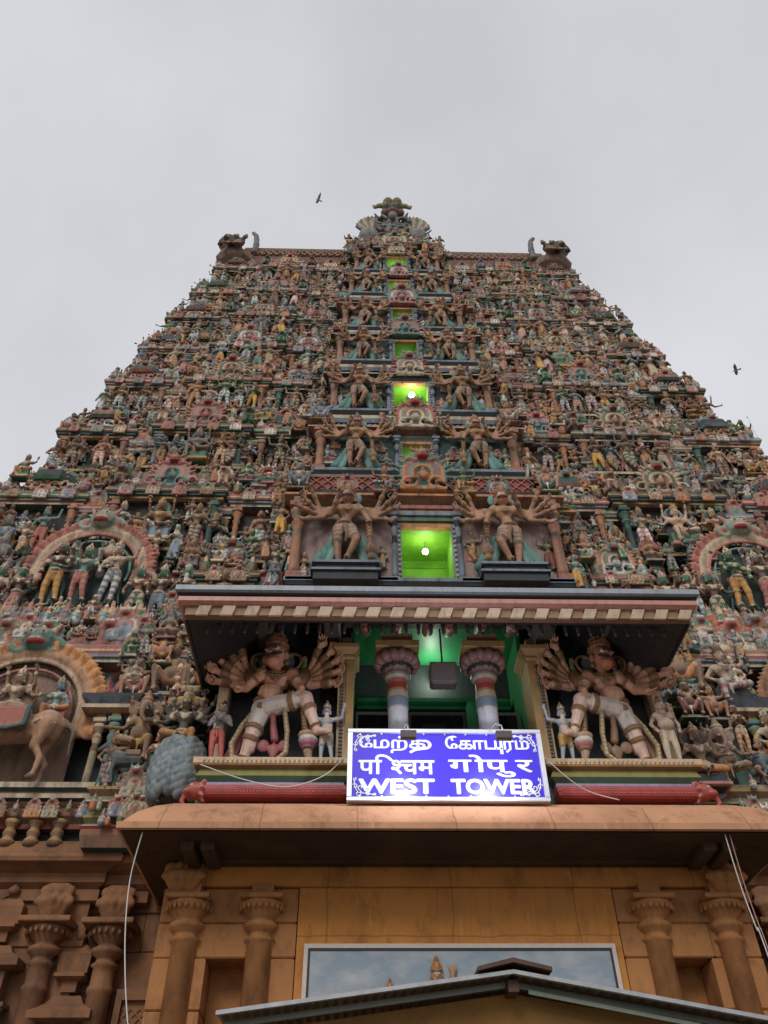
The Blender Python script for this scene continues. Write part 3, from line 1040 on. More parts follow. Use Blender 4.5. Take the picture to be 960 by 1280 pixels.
def guardian_mid(seed, mirror=False):
    """standing many-armed door guardian with a club"""
    r = random.Random(seed)
    S = Sculpt()
    pv = (-.03, 0, .49); ch = (.0, 0, .70)
    sh = add_torso(S, pv, ch, hd=1)
    add_leg(S, (-.08, 0, .48), (-.085, -.02, .27), (-.07, 0, .05), 'short')
    add_leg(S, (.03, -.01, .48), (.09, -.09, .28), (-.0, -.03, .09), 'short')
    for h_, k_ in (((-.08, 0, .48), (-.085, -.02, .27)), ((.03, -.01, .48), (.09, -.09, .28))):
        h_, k_ = np.array(h_), np.array(k_)
        for t in (.3, .55, .8):
            S.ring(h_ + (k_ - h_) * t, k_ - h_, .062 - .012 * t, .009, 'cloth2', 'garment')
    S.path([(-.02, -.08, .46), (0, -.09, .36), (-.01, -.08, .27)], .03, 'cloth2', 'garment', r1=.016)
    for sx in (-1, 1):
        base = sh + np.array([sx * .11, 0, 0])
        n = 4
        for i in range(n):
            a = math.radians(-36 + 18 * i)
            E = base + np.array([sx * .17 * math.cos(a), .02 + .012 * i, .15 * math.sin(a) - .03])
            a2 = a + math.radians((8, 28, 38, 46)[i])
            H = E + np.array([sx * .17 * math.cos(a2), -.08, .18 * math.sin(a2)])
            add_arm(S, base + (0, .012 * i, 0), E, H, .034, 1)
            if i > 0:
                add_weapon(S, r.choice(['disc', 'bud', 'blade', 'trident', 'disc']), H, sx)
    H = sh + np.array([.2, -.1, -.25])
    add_arm(S, sh + np.array([.1, -.02, 0]), sh + np.array([.17, -.03, -.12]), H, .036, 1)
    S.c(H + (0, 0, .05), (H[0] + .02, -.11, .2), .018, .026, 'wood', 'weapon')
    for t in range(5):
        S.ring((H[0] + .004 * t, -.105, H[2] - .03 - .045 * t), (0, 0, 1), .028, .009, 'gold', 'weapon')
    S.e((H[0] + .025, -.11, .14), (.058, .052, .075), 'wood', 'weapon')
    S.e((H[0] + .027, -.11, .05), (.04, .04, .04), 'gold', 'weapon')
    E_, H_ = HANDS['chest']
    add_arm(S, sh + np.array([-.1, -.02, 0]), sh + np.array([-.16, -.05, -.13]), sh + np.array([-.1, -.16, -.03]), .036, 1)
    add_head(S, (.0, -.012, .905), 1.12, 'tall', 1, True, r.uniform(-.3, .3))
    for sx in (-1, 1):
        S.e((sx * .1, .03, .92), (.045, .02, .075), 'plate2', 'ear_disc#%d' % sx)
        S.path([(sx * .12, .05, .40), (sx * .2, .05, .22), (sx * .27, .04, .08)], .05, 'plate', 'back_drape', r1=.075)
        S.path([(sx * .09, .04, .38), (sx * .13, .03, .2), (sx * .18, .03, .05)], .04, 'plate2', 'back_drape', r1=.05)
    return S
GUARD = [Model(guardian_mid(i), 1 / 80) for i in range(3)]
GUARD_LO = Model(guardian_mid(5), 1 / 46, True)
GPAL = dict(skin=(.40, .22, .14), face=(.40, .20, .13), cloth1=(.36, .25, .18), cloth2=(.22, .14, .09), gold=(.34, .20, .09), crown=(.30, .17, .09), crown2=(.22, .13, .08), hair=(.03, .02, .02), eye=(.6, .58, .5),
            lips=(.3, .06, .05), wood=(.28, .16, .09), plate=(.10, .24, .21), plate2=(.16, .30, .26), grey=(.3, .3, .3), green=C['green'], pink=C['pink'])

# ---- small reusable tower pieces
def pilaster(x, y, z0, z1, w, name='pilaster', parent=tower, cols=('terra', 'mud', 'bluegrey')):
    m = MB()
    h = z1 - z0
    a, b, c = cols
    m.bbox(x - w * .75, x + w * .75, y - w * .75, y + w * .75, z0, z0 + h * .08, c, .02)
    m.lathe(x, y, [(w * .62, z0 + h * .08, a), (w * .55, z0 + h * .14, a), (w * .5, z0 + h * .5, b), (w * .56, z0 + h * .52, b), (w * .45, z0 + h * .6, a), (w * .68, z0 + h * .66, c), (w * .68, z0 + h * .69, a),
                    (w * .45, z0 + h * .73, b), (w * .85, z0 + h * .8, a), (w * .9, z0 + h * .84, c), (w * .5, z0 + h * .86, a)], a, 10)
    m.bbox(x - w * .9, x + w * .9, y - w * .9, y + w * .9, z0 + h * .86, z0 + h * .92, a, .015)
    m.bbox(x - w * .6, x + w * .6, y - w * .6, y + w * .6, z0 + h * .92, z1, b, .01)
    return m if parent is None else m.build(name, PAINT, parent)

def lattice(m, x0, x1, y, z0, z1, step, w, col, sag=0.0):
    h = z1 - z0
    n = int((x1 - x0 + h) / step) + 1
    for i in range(n):
        for sg in (1, -1):
            xa = x0 - h + i * step
            a, b = (xa, xa + h) if sg > 0 else (xa + h, xa)
            pts = []
            # clip the diagonal to the panel
            ta, tb = 0.0, 1.0
            d = b - a
            for lim in (x0, x1):
                t = (lim - a) / d
                if (lim == x0) == (d > 0): ta = max(ta, t)
                else: tb = min(tb, t)
            if tb - ta < .05: continue
            p = (a + d * ta, z0 + h * ta); q = (a + d * tb, z0 + h * tb)
            nx = w * .7
            yy = y - .001 * sg
            m.add([(p[0] - nx, yy - .02, p[1]), (p[0] + nx, yy - .02, p[1]), (q[0] + nx, yy - .02, q[1]), (q[0] - nx, yy - .02, q[1]),
                   (p[0] - nx, yy + .03, p[1]), (p[0] + nx, yy + .03, p[1]), (q[0] + nx, yy + .03, q[1]), (q[0] - nx, yy + .03, q[1])],
                  [(0, 1, 2, 3), (0, 3, 7, 4), (1, 5, 6, 2)], col)

def cornice_prof(z, ov, cols):
    a, b, c, d = cols
    return [(0, z - .28, d), (.08, z - .24, b), (.08, z - .16, c), (.14, z - .14, c), (.14, z - .08, a), (ov * .9, z - .06, a), (ov, z - .01, b), (ov, z + .04, a), (ov * .82, z + .14, a), (ov * .45, z + .22, c), (ov * .45, z + .27, d), (ov * .2, z + .29, d), (0, z + .30, d)]

CSETS = [('mud', 'cream', 'dteal', 'slate'), ('rose', 'cream', 'bluegrey', 'dteal'), ('mud', 'pink', 'green', 'bluegrey'), ('bluegrey', 'cream', 'terra', 'slate'), ('dirt', 'gold', 'dteal', 'mud'), ('green', 'cream', 'mud', 'slate')]

def put_medallion(x, y, z, r, parent, seed, rr):
    o = new_obj('medallion', skin_mesh('medallion', MEDS[seed % 3].parts['body'], med_pal(rr), PAINT), parent)
    o.location = (x, y, z); o.scale = (r, r, r)
    return o

stuffF = Pool()     # figures nobody would count one by one
stuffO = Pool()     # little finials and buds on the ledges

ORD = ['first', 'second', 'third', 'fourth', 'fifth', 'sixth', 'seventh', 'eighth', 'ninth', 'tenth', 'eleventh', 'twelfth', 'thirteenth', 'fourteenth', 'fifteenth', 'sixteenth']
ROWN = {0: 'blue-sign', 1: 'porch-eave', 2: 'lower-doorway', 3: 'lattice-band', 4: 'upper-doorway', 5: 'sixth-tier', 6: 'seventh-tier'}
statue_queue = []     # (tier, side, row kind, x, y, z, model, scale, pal, pose name, mirror)

def q_statue(i, row, x, y, z, seat=False, sc=1.2, rr=rng, k=None):
    L = SEAT_HI if seat else STAND_HI
    k = rr.randrange(len(L)) if k is None else k
    statue_queue.append((i, row, x, y, z, k, seat, sc, pal_random(rr), rr.random() < .5))

def side_tier(i):
    F, Cz = FL[i], CN[i]
    nF = FL[i + 1] if i + 1 < len(FL) else TOP
    d, w = D(F), W(F)
    if i > 0:
        Cz = 1.6 + (Cz - 1.6) * (d + .25) / D(Cz)
        nF = 1.6 + (nF - 1.6) * (d + .55) / D(nF)
    rr = random.Random(100 + i)
    storey = MB()
    # core with doors and windows left free in front of it by the centre bay
    storey.box(-w + .75, w - .75, d + .95, 2 * YMID - d - .95, F - .3, (FL + [TOP])[i + 1] + .2, 'slate')
    cs = CSETS[(i * 2 + 1) % len(CSETS)]
    for sg in (-1, 1):
        xi, xo = (W(F) * .24, w - .7)
        a, b = sorted((sg * xi, sg * xo))
        storey.rings(a, b, d + .2, d + 1.3, [(0, F - .35, 'slate'), (.14, F - .28, cs[1]), (.14, F - .2, cs[2]), (.05, F - .16, cs[3]), (.18, F - .1, cs[1]), (.18, F, 'mud'), (0, F + .02, 'mud')], cs[2])
        storey.rings(a, b, d + .55, d + 1.3, cornice_prof(Cz - .2, .16, cs), cs[0])
    st = storey.build('storey', PAINT, tower)
    for sg in (-1, 1):
        bays = [('narrow', .365, .07), ('wide', .59, .125), ('corner', .885, .095)]
        if i == 0: bays = [('corner', .90, .08)]
        if i == 1: bays = [('narrow', .40, .05), ('corner', .92, .08)]
        for kind, fc, fh in bays:
            cs2 = CSETS[rr.randrange(len(CSETS))]
            x, hw = sg * fc * w, fh * w
            yf = d - (.34 if kind == 'wide' else .16)
            bm = MB()
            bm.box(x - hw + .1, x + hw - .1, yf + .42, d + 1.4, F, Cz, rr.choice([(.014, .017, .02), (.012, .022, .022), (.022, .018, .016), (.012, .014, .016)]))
            bm.rings(x - hw, x + hw, yf + .08, d + 1.35, [(-.05, F - .22, 'slate'), (.1, F - .16, cs2[1]), (.1, F - .06, cs2[2]), (.0, F - .03, cs2[3]), (.0, F + .06, cs2[0]), (-.08, F + .08, 'mud')], cs2[2])
            bm.rings(x - hw, x + hw, yf + .26, d + 1.35, cornice_prof(Cz + rr.uniform(-.08, .06), .2, cs2), cs2[0])
            for q_ in range(max(2, int(hw * 2 / .62))):
                qx = x - hw + hw * 2 * (q_ + .5) / max(2, int(hw * 2 / .62))
                stuffO.put(MEDLO[rr.randrange(2)], (qx, yf + .04, Cz + .02), rr.uniform(.2, .29), med_pal(rr))
            # parapet: neck and roof
            top = nF - .0
            ph = top - Cz
            bm.box(x - hw * .85, x + hw * .85, yf + .42, d + 1.5, Cz + .29, Cz + .29 + ph * .22, cs2[2])
            if kind == 'wide':
                bm.barrel(x - hw * .98, x + hw * .98, yf + .95, Cz + .28 + ph * .16, .62, ph * .62, 'mud', 'dirt', ribs=13)
                bm.box(x - hw * .95, x + hw * .95, yf + .34, yf + .5, Cz + .28 + ph * .12, Cz + .28 + ph * .22, cs2[1])
            else:
                zz = Cz + .28 + ph * .2
                q = min(hw * .95, .85)
                bm.lathe(x, yf + .85, [(q, zz, cs2[0]), (q * 1.08, zz + .1, cs2[3]), (q * .98, zz + ph * .25, cs2[0]), (q * .7, zz + ph * .48, cs2[0]), (q * .35, zz + ph * .62, cs2[1]), (q * .2, zz + ph * .68, cs2[2])], cs2[0], 8, False)
            bm.build('wide_bay' if kind == 'wide' else 'corner_bay' if kind == 'corner' else 'narrow_bay', PAINT, tower)
            for px in (x - hw + .14, x + hw - .14):
                pm = pilaster(px, yf + .22, F + .08, Cz - .28, .15 if kind != 'wide' else .17, 'pilaster', st,
                              rr.choice([('terra', 'orange', 'mud'), ('mud', 'terra', 'pink'), ('dteal', 'green', 'teal'), ('bluegrey', 'dteal', 'slate'), ('rose', 'mud', 'terra')]))
            mr_ = (.68 if kind == 'wide' else .56) * (1.0 if i < 6 else .85)
            put_medallion(x, yf + .2, Cz + .28 + mr_ * .72, mr_, st, rr.randrange(3), rr)
            for fx in ((-.62, .62) if kind == 'wide' else (-.95, .95)):
                stuffO.put(FIN, (x + fx * hw, yf + .16, Cz + .26), .52, med_pal(rr))
            if kind == 'wide':
                for fx in (-1, 1):
                    lx = x + fx * hw * .98
                    stuffF.put(LION, (lx, yf + .3, Cz + .28), .9, pal_random(rr))
            # statues of the bay
            if kind == 'wide':
                if i == 2 or (i > 2 and (i + (sg > 0)) % 3 == 0):
                    q_statue(i, 'main', x, yf + .04, F + .1, True, 1.8, rr, rr.choice([0, 7]))
                    xs = [-.74, -.5, .5, .74] if i != 2 else [-.68, .68]
                else:
                    q_statue(i, 'main', x, yf + .06, F + .06, False, 1.7, rr, rr.choice([3, 16, 12, 25, 7]))
                    xs = [-.72, -.38, .38, .72]
                for k in xs:
                    q_statue(i, 'main', x + k * hw, yf + .06 + .06 * (abs(k) < .6), F + .06, False, rr.uniform(1.32, 1.5), rr)
            elif kind == 'corner':
                q_statue(i, 'main', x - sg * hw * .35, yf + .08, F + .06, False, 1.42, rr)
                q_statue(i, 'main', x + sg * hw * .45, yf + .08, F + .06, rr.random() < .3, 1.4, rr)
                q_statue(i, 'main', x + sg * hw * .98, yf + .12, F + .06, False, 1.3, rr)
            else:
                q_statue(i, 'main', x, yf + .06, F + .06, False, 1.5, rr)
        for fx in ((.283, .475, .757) if i > 1 else (.33,) if i == 1 else ()):
            cs2 = CSETS[rr.randrange(len(CSETS))]
            x, hw, z1 = sg * fx * w, .026 * w + .05, Cz - rr.uniform(.25, .5)
            yf = d - .02
            bm = MB()
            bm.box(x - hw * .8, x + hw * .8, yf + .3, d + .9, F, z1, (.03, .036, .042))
            bm.rings(x - hw, x + hw, yf + .2, d + .9, cornice_prof(z1, .16, cs2), cs2[0])
            for px in (x - hw + .05, x + hw - .05):
                bm.lathe(px, yf + .22, [(.09, F), (.07, F + .1), (.065, z1 - .6), (.1, z1 - .5), (.06, z1 - .42), (.11, z1 - .3), (.11, z1 - .26)], rr.choice(['terra', 'mud', 'teal', 'bluegrey', 'rose']), 8)
            zz = z1 + .3
            bm.lathe(x, yf + .55, [(hw * .7, zz, cs2[2]), (hw * .7, zz + .15, cs2[1]), (hw * 1.0, zz + .2, cs2[0]), (hw * .95, zz + .4, cs2[0]), (hw * .55, zz + .62, cs2[3]), (hw * .2, zz + .72, cs2[1]), (.05, zz + .95, cs2[1])], cs2[0], 10)
            bm.build('small_bay', PAINT, tower)
            stuffO.put(MEDLO[0], (x, yf + .12, z1 + .32), .36, med_pal(rr))
        # recesses
        rec = [(.265, 1), (.30, 0), (.455, 1), (.742, 1), (.775, 1)]
        if i == 0: rec = []
        if i == 1: rec = [(.34, 1)]
        for fx, on in rec:
            if on:
                q_statue(i, 'main', sg * fx * w, d + .1, F + .04, rr.random() < .2, rr.uniform(1.3, 1.5), rr)
        # parapet figures
        if i > 0:
            zp = Cz + .16
            for fx in (.27, .31, .44, .485, .735, .775, .985):
                yy = d + .18 if fx < .98 else d + .3
                q_statue(i, 'parapet', sg * fx * w, yy, zp, rr.random() < .75, rr.uniform(1.12, 1.38), rr)
            # a second, higher rank of little figures and buds that fills the roofs
            n = 22 if i < 8 else 0
            for k in range(n):
                fx = .255 + (.99 - .255) * (k + rr.uniform(-.3, .3)) / n
                L = STAND_LO if rr.random() < .45 else SEAT_LO
                stuffF.put(rr.choice(L), (sg * fx * w, d + rr.uniform(-.05, .3), Cz + .4 + rr.uniform(-.1, .3)), rr.uniform(.85, 1.15), pal_random(rr), rr.random() < .5)
            for k in range(26):
                fx = .25 + .75 * (k + rr.uniform(-.3, .3)) / 26
                stuffO.put(FIN, (sg * fx * w, d + rr.uniform(.0, .25), Cz + rr.uniform(.02, .16)), rr.uniform(.34, .58), med_pal(rr))
            def front(fx):
                for kd, fc, fh in bays:
                    if abs(fx - fc) < fh: return d - (.34 if kd == 'wide' else .16) + .3
                return d + .36
            for k in range(34):
                fx = .25 + .74 * (k + rr.uniform(-.4, .4)) / 34
                if rr.random() < .22:
                    stuffF.put(MEDLO[rr.randrange(2)], (sg * fx * w, front(fx) + .02, F + rr.uniform(.9, Cz - F - .4)), rr.uniform(.26, .36), med_pal(rr))
                else:
                    stuffF.put(rr.choice(STAND_LO + SEAT_LO), (sg * fx * w, front(fx) + rr.uniform(-.08, .05), F + rr.uniform(.2, max(.3, Cz - F - 1.1))), rr.uniform(.7, 1.05), pal_random(rr), rr.random() < .5)
            # small figures low on the ledge between the big ones
            for k in range(18):
                fx = .26 + .73 * (k + rr.uniform(-.4, .4)) / 18
                stuffF.put(rr.choice(SEAT_LO + STAND_LO[:4]), (sg * fx * w, d - .08, F - .05), rr.uniform(.5, .75), pal_random(rr), rr.random() < .5)
        # the side face: ledges continue round the corner with a few mouldings and pilasters
        for yy in np.arange(d + 2.2, 2 * YMID - d - 2, 2.3):
            sm = MB()
            sx0, sx1 = sorted((sg * (w - .9), sg * (w - .15)))
            sm.box(sx0, sx1, yy - .75, yy + .75, F, Cz, 'dteal')
            sm.rings(sx0, sx1, yy - .8, yy + .8, cornice_prof(Cz, .25, cs), cs[0])
            sm.rings(sx0 + .1, sx1 - .1, yy - .7, yy + .7, [(0, Cz + .3), (.1, Cz + .5), (.05, Cz + .9), (-.2, Cz + 1.15)], 'mud')
            sm.build('side_bay', PAINT, tower)
            stuffF.put(rr.choice(STAND_LO), (sg * (w - .02), yy, F + .05), 1.2, pal_random(rr), False, sg * PI / 2)
            stuffF.put(MEDS[0], (sg * (w - .1), yy, Cz + .7), .55, med_pal(rr), False, sg * PI / 2)

for i in range(9):
    side_tier(i)

# ---- centre bay
# floor, top of wall, top of cornice, top of parapet, half width, door half width, door top
CB = [(13.0, 15.9, 16.75, 18.05, 3.15, .61, 15.0), (18.0, 20.0, 20.6, 21.8, 2.85, .42, 19.4), (21.9, 24.15, 24.8, 26.1, 2.6, .58, 23.9), (26.2, 28.15, 28.8, 29.8, 2.55, .42, 28.0),
      (29.9, 32.1, 32.8, 34.5, 2.45, .42, 32.0), (34.6, 36.7, 37.2, 38.4, 2.3, .5, 36.3), (38.5, 40.9, 41.4, 42.6, 2.12, .5, 40.7)]
def _adj(F, z): return 1.6 + (z - 1.6) * (DC(F) + .3) / DC(z)
CB = [(a, _adj(a, b), _adj(a, c), _adj(a, d), e, f, _adj(a, g)) for a, b, c, d, e, f, g in CB]
def centre_tier(j):
    F, WT, CT, PT, hw, hd, dt = CB[j]
    i = j + 2
    rr = random.Random(300 + j)
    y = DC(F)
    back = D(F) + 1.0
    m = MB()
    wallc = ((.30, .21, .19), 'dteal', 'slate', 'dteal', 'slate', 'dteal', 'slate')[j]
    for sg in (-1, 1):
        a, b = sorted((sg * hd, sg * hw))
        m.box(a, b, y + .3, back + .3, F - 1.3, WT, wallc)
    m.box(-hd, hd, y + .3, back + .3, dt, WT, wallc)
    m.rings(-hw - .02, hw + .02, y + .02, back + .3, [(0, F - .6, 'bluegrey'), (.06, F - .45, 'cream'), (.06, F - .3, 'bluegrey'), (0, F - .28, 'slate'), (.12, F - .12, 'bluegrey'), (.12, F - .02, 'slate'), (0, F, 'mud')], 'slate')
    cset = [('terra', 'orange', 'bluegrey', 'mud'), ('rose', 'cream', 'dteal', 'mud'), ('dteal', 'cream', 'rose', 'bluegrey'), ('dteal', 'cream', 'mud', 'green'), ('rose', 'terra', 'cream', 'bluegrey'), ('bluegrey', 'cream', 'mud', 'dteal'), ('green', 'bluegrey', 'cream', 'dteal')][j]
    h = CT - WT
    m.rings(-hw, hw, y + .42, back + .3, [(0, WT), (.1, WT + h * .08, cset[1]), (.1, WT + h * .2, cset[2]), (.05, WT + h * .25, cset[3]), (.2, WT + h * .4, cset[0]), (.36, WT + h * .48, cset[1]), (.36, WT + h * .6, cset[2]), (.25, WT + h * .75, cset[3]), (.1, WT + h * .9, cset[3]), (0, CT, cset[0])], cset[0])
    if j == 0:
        for k, (za, zb, cc, o_) in enumerate(((dt + .11, dt + .2, 'orange', .0), (dt + .2, dt + .3, 'green', .06), (dt + .3, dt + .36, 'cream', .02), (dt + .36, dt + .5, 'bluegrey', .1), (dt + .5, dt + .6, 'orange', .03), (dt + .6, dt + .72, 'rose', .08))):
            m.box(-hd - .25 - o_, hd + .25 + o_, y + .24 - o_, y + .31, za, zb - .003, cc)
    body = m.build('centre_storey', PAINT, tower)
    # parapet
    p = MB()
    ph = PT - CT
    p.box(-hw * .97, hw * .97, y + .55, back + .6, CT, CT + ph * .3, 'bluegrey')
    p.rings(-hw * .97, hw * .97, y + .5, back + .6, [(0, CT + .02, 'gold'), (.06, CT + ph * .1, 'terra'), (0, CT + ph * .16, 'bluegrey'), (.1, CT + ph * .24, 'slate'), (0, CT + ph * .3, 'mud')], 'bluegrey')
    if j in (0, 5):
        p.box(-hw * .93, hw * .93, y + .62, back + .6, CT + ph * .3, PT, 'lattice' if j == 0 else 'terra')
        lattice(p, -hw * .93, hw * .93, y + .6, CT + ph * .32, PT - .03, .3 if j == 0 else .22, .035, 'rose' if j == 0 else 'cream')
        p.box(-hw * .95, hw * .95, y + .57, y + .7, PT - .04, PT + .06, 'mud')
    elif j in (1, 3, 2):
        p.barrel(-hw * .96, hw * .96, y + 1.05, CT + ph * .3, .55, ph * .72, ('bluegrey', 'grey', 'mud')[j - 1], ('mud', 'slate', 'rose')[j - 1], ribs=34)
    else:
        p.box(-hw * .9, hw * .9, y + .62, back + .6, CT + ph * .3, PT - .2, 'mud')
        p.barrel(-hw * .96, hw * .96, y + 1.05, CT + ph * .5, .5, ph * .4, 'bluegrey', 'dirt', ribs=26)
    p.build('parapet', PAINT, tower)
    for sg in (-1, 1):
        pilaster(sg * (hw - .05), y + .12, F, WT + .15, .23, 'pilaster', body, ('terra', 'mud', 'rose') if j < 2 else ('terra', 'mud', 'bluegrey'))
        pilaster(sg * (hd + .16), y + .2, F, WT, .13, 'pilaster', body, ('bluegrey', 'slate', 'grey'))
    # door room: lit green inside
    r = MB()
    rb, F_, hd_, dt_ = y + 1.45, F + .012, hd - .006, dt - .006
    inn = [(-hd_, y + .31, F_), (hd_, y + .31, F_), (hd_, rb, F_), (-hd_, rb, F_), (-hd_, y + .31, dt_), (hd_, y + .31, dt_), (hd_, rb, dt_), (-hd_, rb, dt_)]
    r.add(inn, [(0, 1, 2, 3), (4, 7, 6, 5), (0, 3, 7, 4), (1, 5, 6, 2), (3, 2, 6, 7)], 'lime')
    for k in range(4):
        zz = F + (dt - F) * (k + .6) / 4.2
        r.box(-hd + .02, hd - .02, rb - .03, rb - .005, zz, zz + .02, 'dteal')
    dr = r.build('doorway_room', LIME, body)
    fr = MB()
    for sg in (-1, 1):
        a, b = sorted((sg * (hd - .002), sg * (hd + .11)))
        fr.box(a, b, y + .18, y + .32, F, dt + .1, 'bluegrey')
        for k in range(12):
            zz = F + .08 + (dt - F) * k / 12
            fr.lathe((a + b) / 2, y + .17, [(.028, zz), (.035, zz + .03), (.028, zz + .06)], 'cream', 6)
    fr.box(-hd, hd, y + .18, y + .32, dt - .002, dt + .1, 'orange')
    fr.build('doorway_frame', PAINT, body)
    med = {0: .8, 1: .72, 2: .66, 3: .72, 4: .8, 5: .62, 6: .6}[j]
    o = put_medallion(0, y + .08 if j else y + .2, CT - .2 + med * .75 + (.22 if j == 0 else 0), med, body, j, rr)
    for sg in (-1, 1):
        put_medallion(sg * hw * .62, y + .38, CT + ph * .4, med * .42, body, j + 1, rr)
    return y

CY = [centre_tier(j) for j in range(7)]

# dark pedestals of the lowest pair of guardians
gpos = []
for sg in (-1, 1):
    m = MB()
    y = DC(13.0)
    m.rings(sg * 1.9 - .72, sg * 1.9 + .72, y - .32, y + .3, [(0, 12.75, 'slate'), (0, 12.95, 'black'), (.06, 12.97, 'bluegrey'), (.06, 13.03, 'slate'), (-.04, 13.06, 'slate'), (-.04, 13.18, 'slate'), (.04, 13.2, 'bluegrey'), (.04, 13.27, 'slate')], 'slate')
    m.build('guardian_pedestal', PAINT, tower)
    m = MB()
    a, b = sorted((sg * .78, sg * 3.2))
    m.rings(a, b, y - .05, y + .3, [(0, 12.8, 'slate'), (.05, 12.9, 'bluegrey'), (.05, 13.0, 'slate'), (0, 13.05, 'slate')], 'bluegrey')
    m.build('ledge', PAINT, tower)

gl = ['lower green doorway', 'diamond lattice band', 'lit upper doorway', 'sixth tier medallion', 'seventh tier medallion', 'small lime window', 'topmost lime window']
for j in range(7):
    F, WT, CT, PT, hw, hd, dt = CB[j]
    for sg in (-1, 1):
        x = sg * (1.9 if j == 0 else (hd + hw) / 2 + .12)
        z = 13.28 if j == 0 else F + .02
        sc = {0: 2.5, 1: 2.15, 2: 2.2, 3: 1.95, 4: 2.0, 5: 1.85, 6: 1.9}[j]
        p = dict(GPAL)
        t = 1 + .12 * math.sin(j * 2 + sg)
        p['skin'] = tuple(c * t for c in p['skin']); p['face'] = tuple(c * t for c in p['face'])
        md = GUARD[(j + (sg > 0)) % 3] if j < 4 else GUARD_LO
        place(md, 'guardian_statue', ('%s guardian with raised arms %s of the %s' % ('many-armed club-bearing', 'left' if sg < 0 else 'right', gl[j])) if j else
              ('tan many-armed guardian on a dark pedestal %s of the lower green doorway' % ('left' if sg < 0 else 'right')), 'guardian', (x, DC(F) - (.02 if j else .02), z), sc, p, 'door guardians up the middle of the tower', sg > 0)
        # attendants outside the columns and squatting dwarfs on the cornice
        if j < 5:
            rr = random.Random(800 + j * 2 + (sg > 0))
            pp = pal_random(rr)
            place(SEAT_HI[2] if j % 2 == 0 else SEAT_HI[9], 'dwarf_statue', 'squatting dwarf on the cornice end, %s of the %s' % ('left' if sg < 0 else 'right', gl[j]), 'statue', (sg * (hw + .02), DC(F) + .18, WT + .5), 1.35 if j < 2 else 1.1, pp, 'dwarfs on the centre cornices', sg > 0)
            place(STAND_HI[(5 + 3 * j + (sg > 0)) % 26], 'attendant_statue', '%s attendant just outside the column, %s of the %s' % (CLOTHNAME[pp['_cloth']], 'left' if sg < 0 else 'right', gl[j]), 'statue', (sg * (hw + .45), DC(F) + .5, F + .1), 1.35, pp, 'attendants beside the centre columns', sg > 0)
            if j < 2:
                place(SEAT_HI[3], 'dwarf_statue', 'pale crouching figure at the corner above the door lintel, %s of the %s' % ('left' if sg < 0 else 'right', 'doorway medallion' if j == 0 else 'upper medallion'), 'statue',
                      (sg * (1.0 if j == 0 else .75), DC(F) + .02, CT - .35), 1.15 if j == 0 else .9, pal_random(rr), 'dwarfs on the centre cornices', sg > 0)
        for k in range(9):
            rr = random.Random(1200 + j * 40 + k + (sg > 0) * 17)
            px = hd + .35 + (hw - hd - .5) * (k + .5) / 9
            if k % 3 == 1 and j:
                stuffF.put(MEDLO[k % 2], (sg * px, DC(F) + .27, F + (WT - F) * rr.uniform(.5, .85)), rr.uniform(.2, .3), med_pal(rr))
            elif j or k in (0, 8):
                stuffF.put(rr.choice(STAND_LO + SEAT_LO), (sg * px, DC(F) + .24, F + .02 + (WT - F) * rr.uniform(0, .3)), rr.uniform(.7, 1.1), pal_random(rr), rr.random() < .5)
            stuffF.put(rr.choice(STAND_LO + SEAT_LO), (sg * (hw + rr.uniform(-.1, .7)), DC(F) + rr.uniform(.2, .7), F + (PT - F) * k / 9), rr.uniform(.7, 1.05), pal_random(rr), rr.random() < .5)
        for k in range(7):
            rr = random.Random(900 + j * 20 + k + (sg > 0) * 7)
            stuffF.put(rr.choice(SEAT_LO + STAND_LO), (sg * (hw + rr.uniform(.05, .55)), DC(F) + rr.uniform(.4, .8), rr.uniform(WT, PT)), rr.uniform(.7, 1.0), pal_random(rr), rr.random() < .5)

# ---- vaulted top
vt = MB()
vd, vw = D(41.0) + .3, 9.3
zr = 45.9
secs = []
for x in np.linspace(-vw + .5, vw - .5, 9):
    secs.append([(x, YMID - (YMID - vd) * math.cos(a) * (1 if a < PI / 2 else 1), 41.0 + (zr - 41.0) * math.sin(a) ** .9) for a in [PI * k / 18 for k in range(19)]])
vt.loft(secs, (.16, .06, .05), True)
vault = vt.build('vault_roof', PAINT, tower)
lm = MB()
nx = 46
def vpt(x, a): return Vector((x, YMID - (YMID - vd + .05) * math.cos(a), 41.0 + (zr + .05 - 41.0) * math.sin(a) ** .9))
for k in range(-8, nx + 8):
    for sg in (1, -1):
        pts = []
        for t in np.linspace(.12, .56, 9):
            x = -vw + .6 + (2 * vw - 1.2) * k / nx + sg * (t - .3) * 8.0
            if abs(x) < vw - .55: pts.append(vpt(x, PI * t))
        if len(pts) > 1:
            lm.tube(pts, .075, 'terra' if sg > 0 else 'mud', 5, False)
lm.tube([(-vw + .5, YMID - .2, zr + .05), (vw - .5, YMID - .2, zr + .05)], .16, 'dirt', 8)
lm.build('roof_lattice', PAINT, vault)
for k in range(26):
    x = -vw + .9 + (2 * vw - 1.8) * k / 25
    if abs(x) < 2.4: continue
    rr = random.Random(1500 + k)
    if k % 3 == 0: put_medallion(x, vd - .25, 41.3, .42, vault, k, rr)
    stuffF.put(rr.choice(SEAT_LO), (x, vd - .45, 40.75), .85, pal_random(rr))
for x in (-4.9, 4.1, 7.0):
    o = new_obj('roof_finial', skin_mesh('roof_finial', FIN.parts['body'], dict(m5=C['slate'], m3=C['bluegrey'], m4=C['slate'], m2=C['grey']), PAINT), vault)
    o.location = (x, YMID - .3, zr); o.scale = (1.05,) * 3
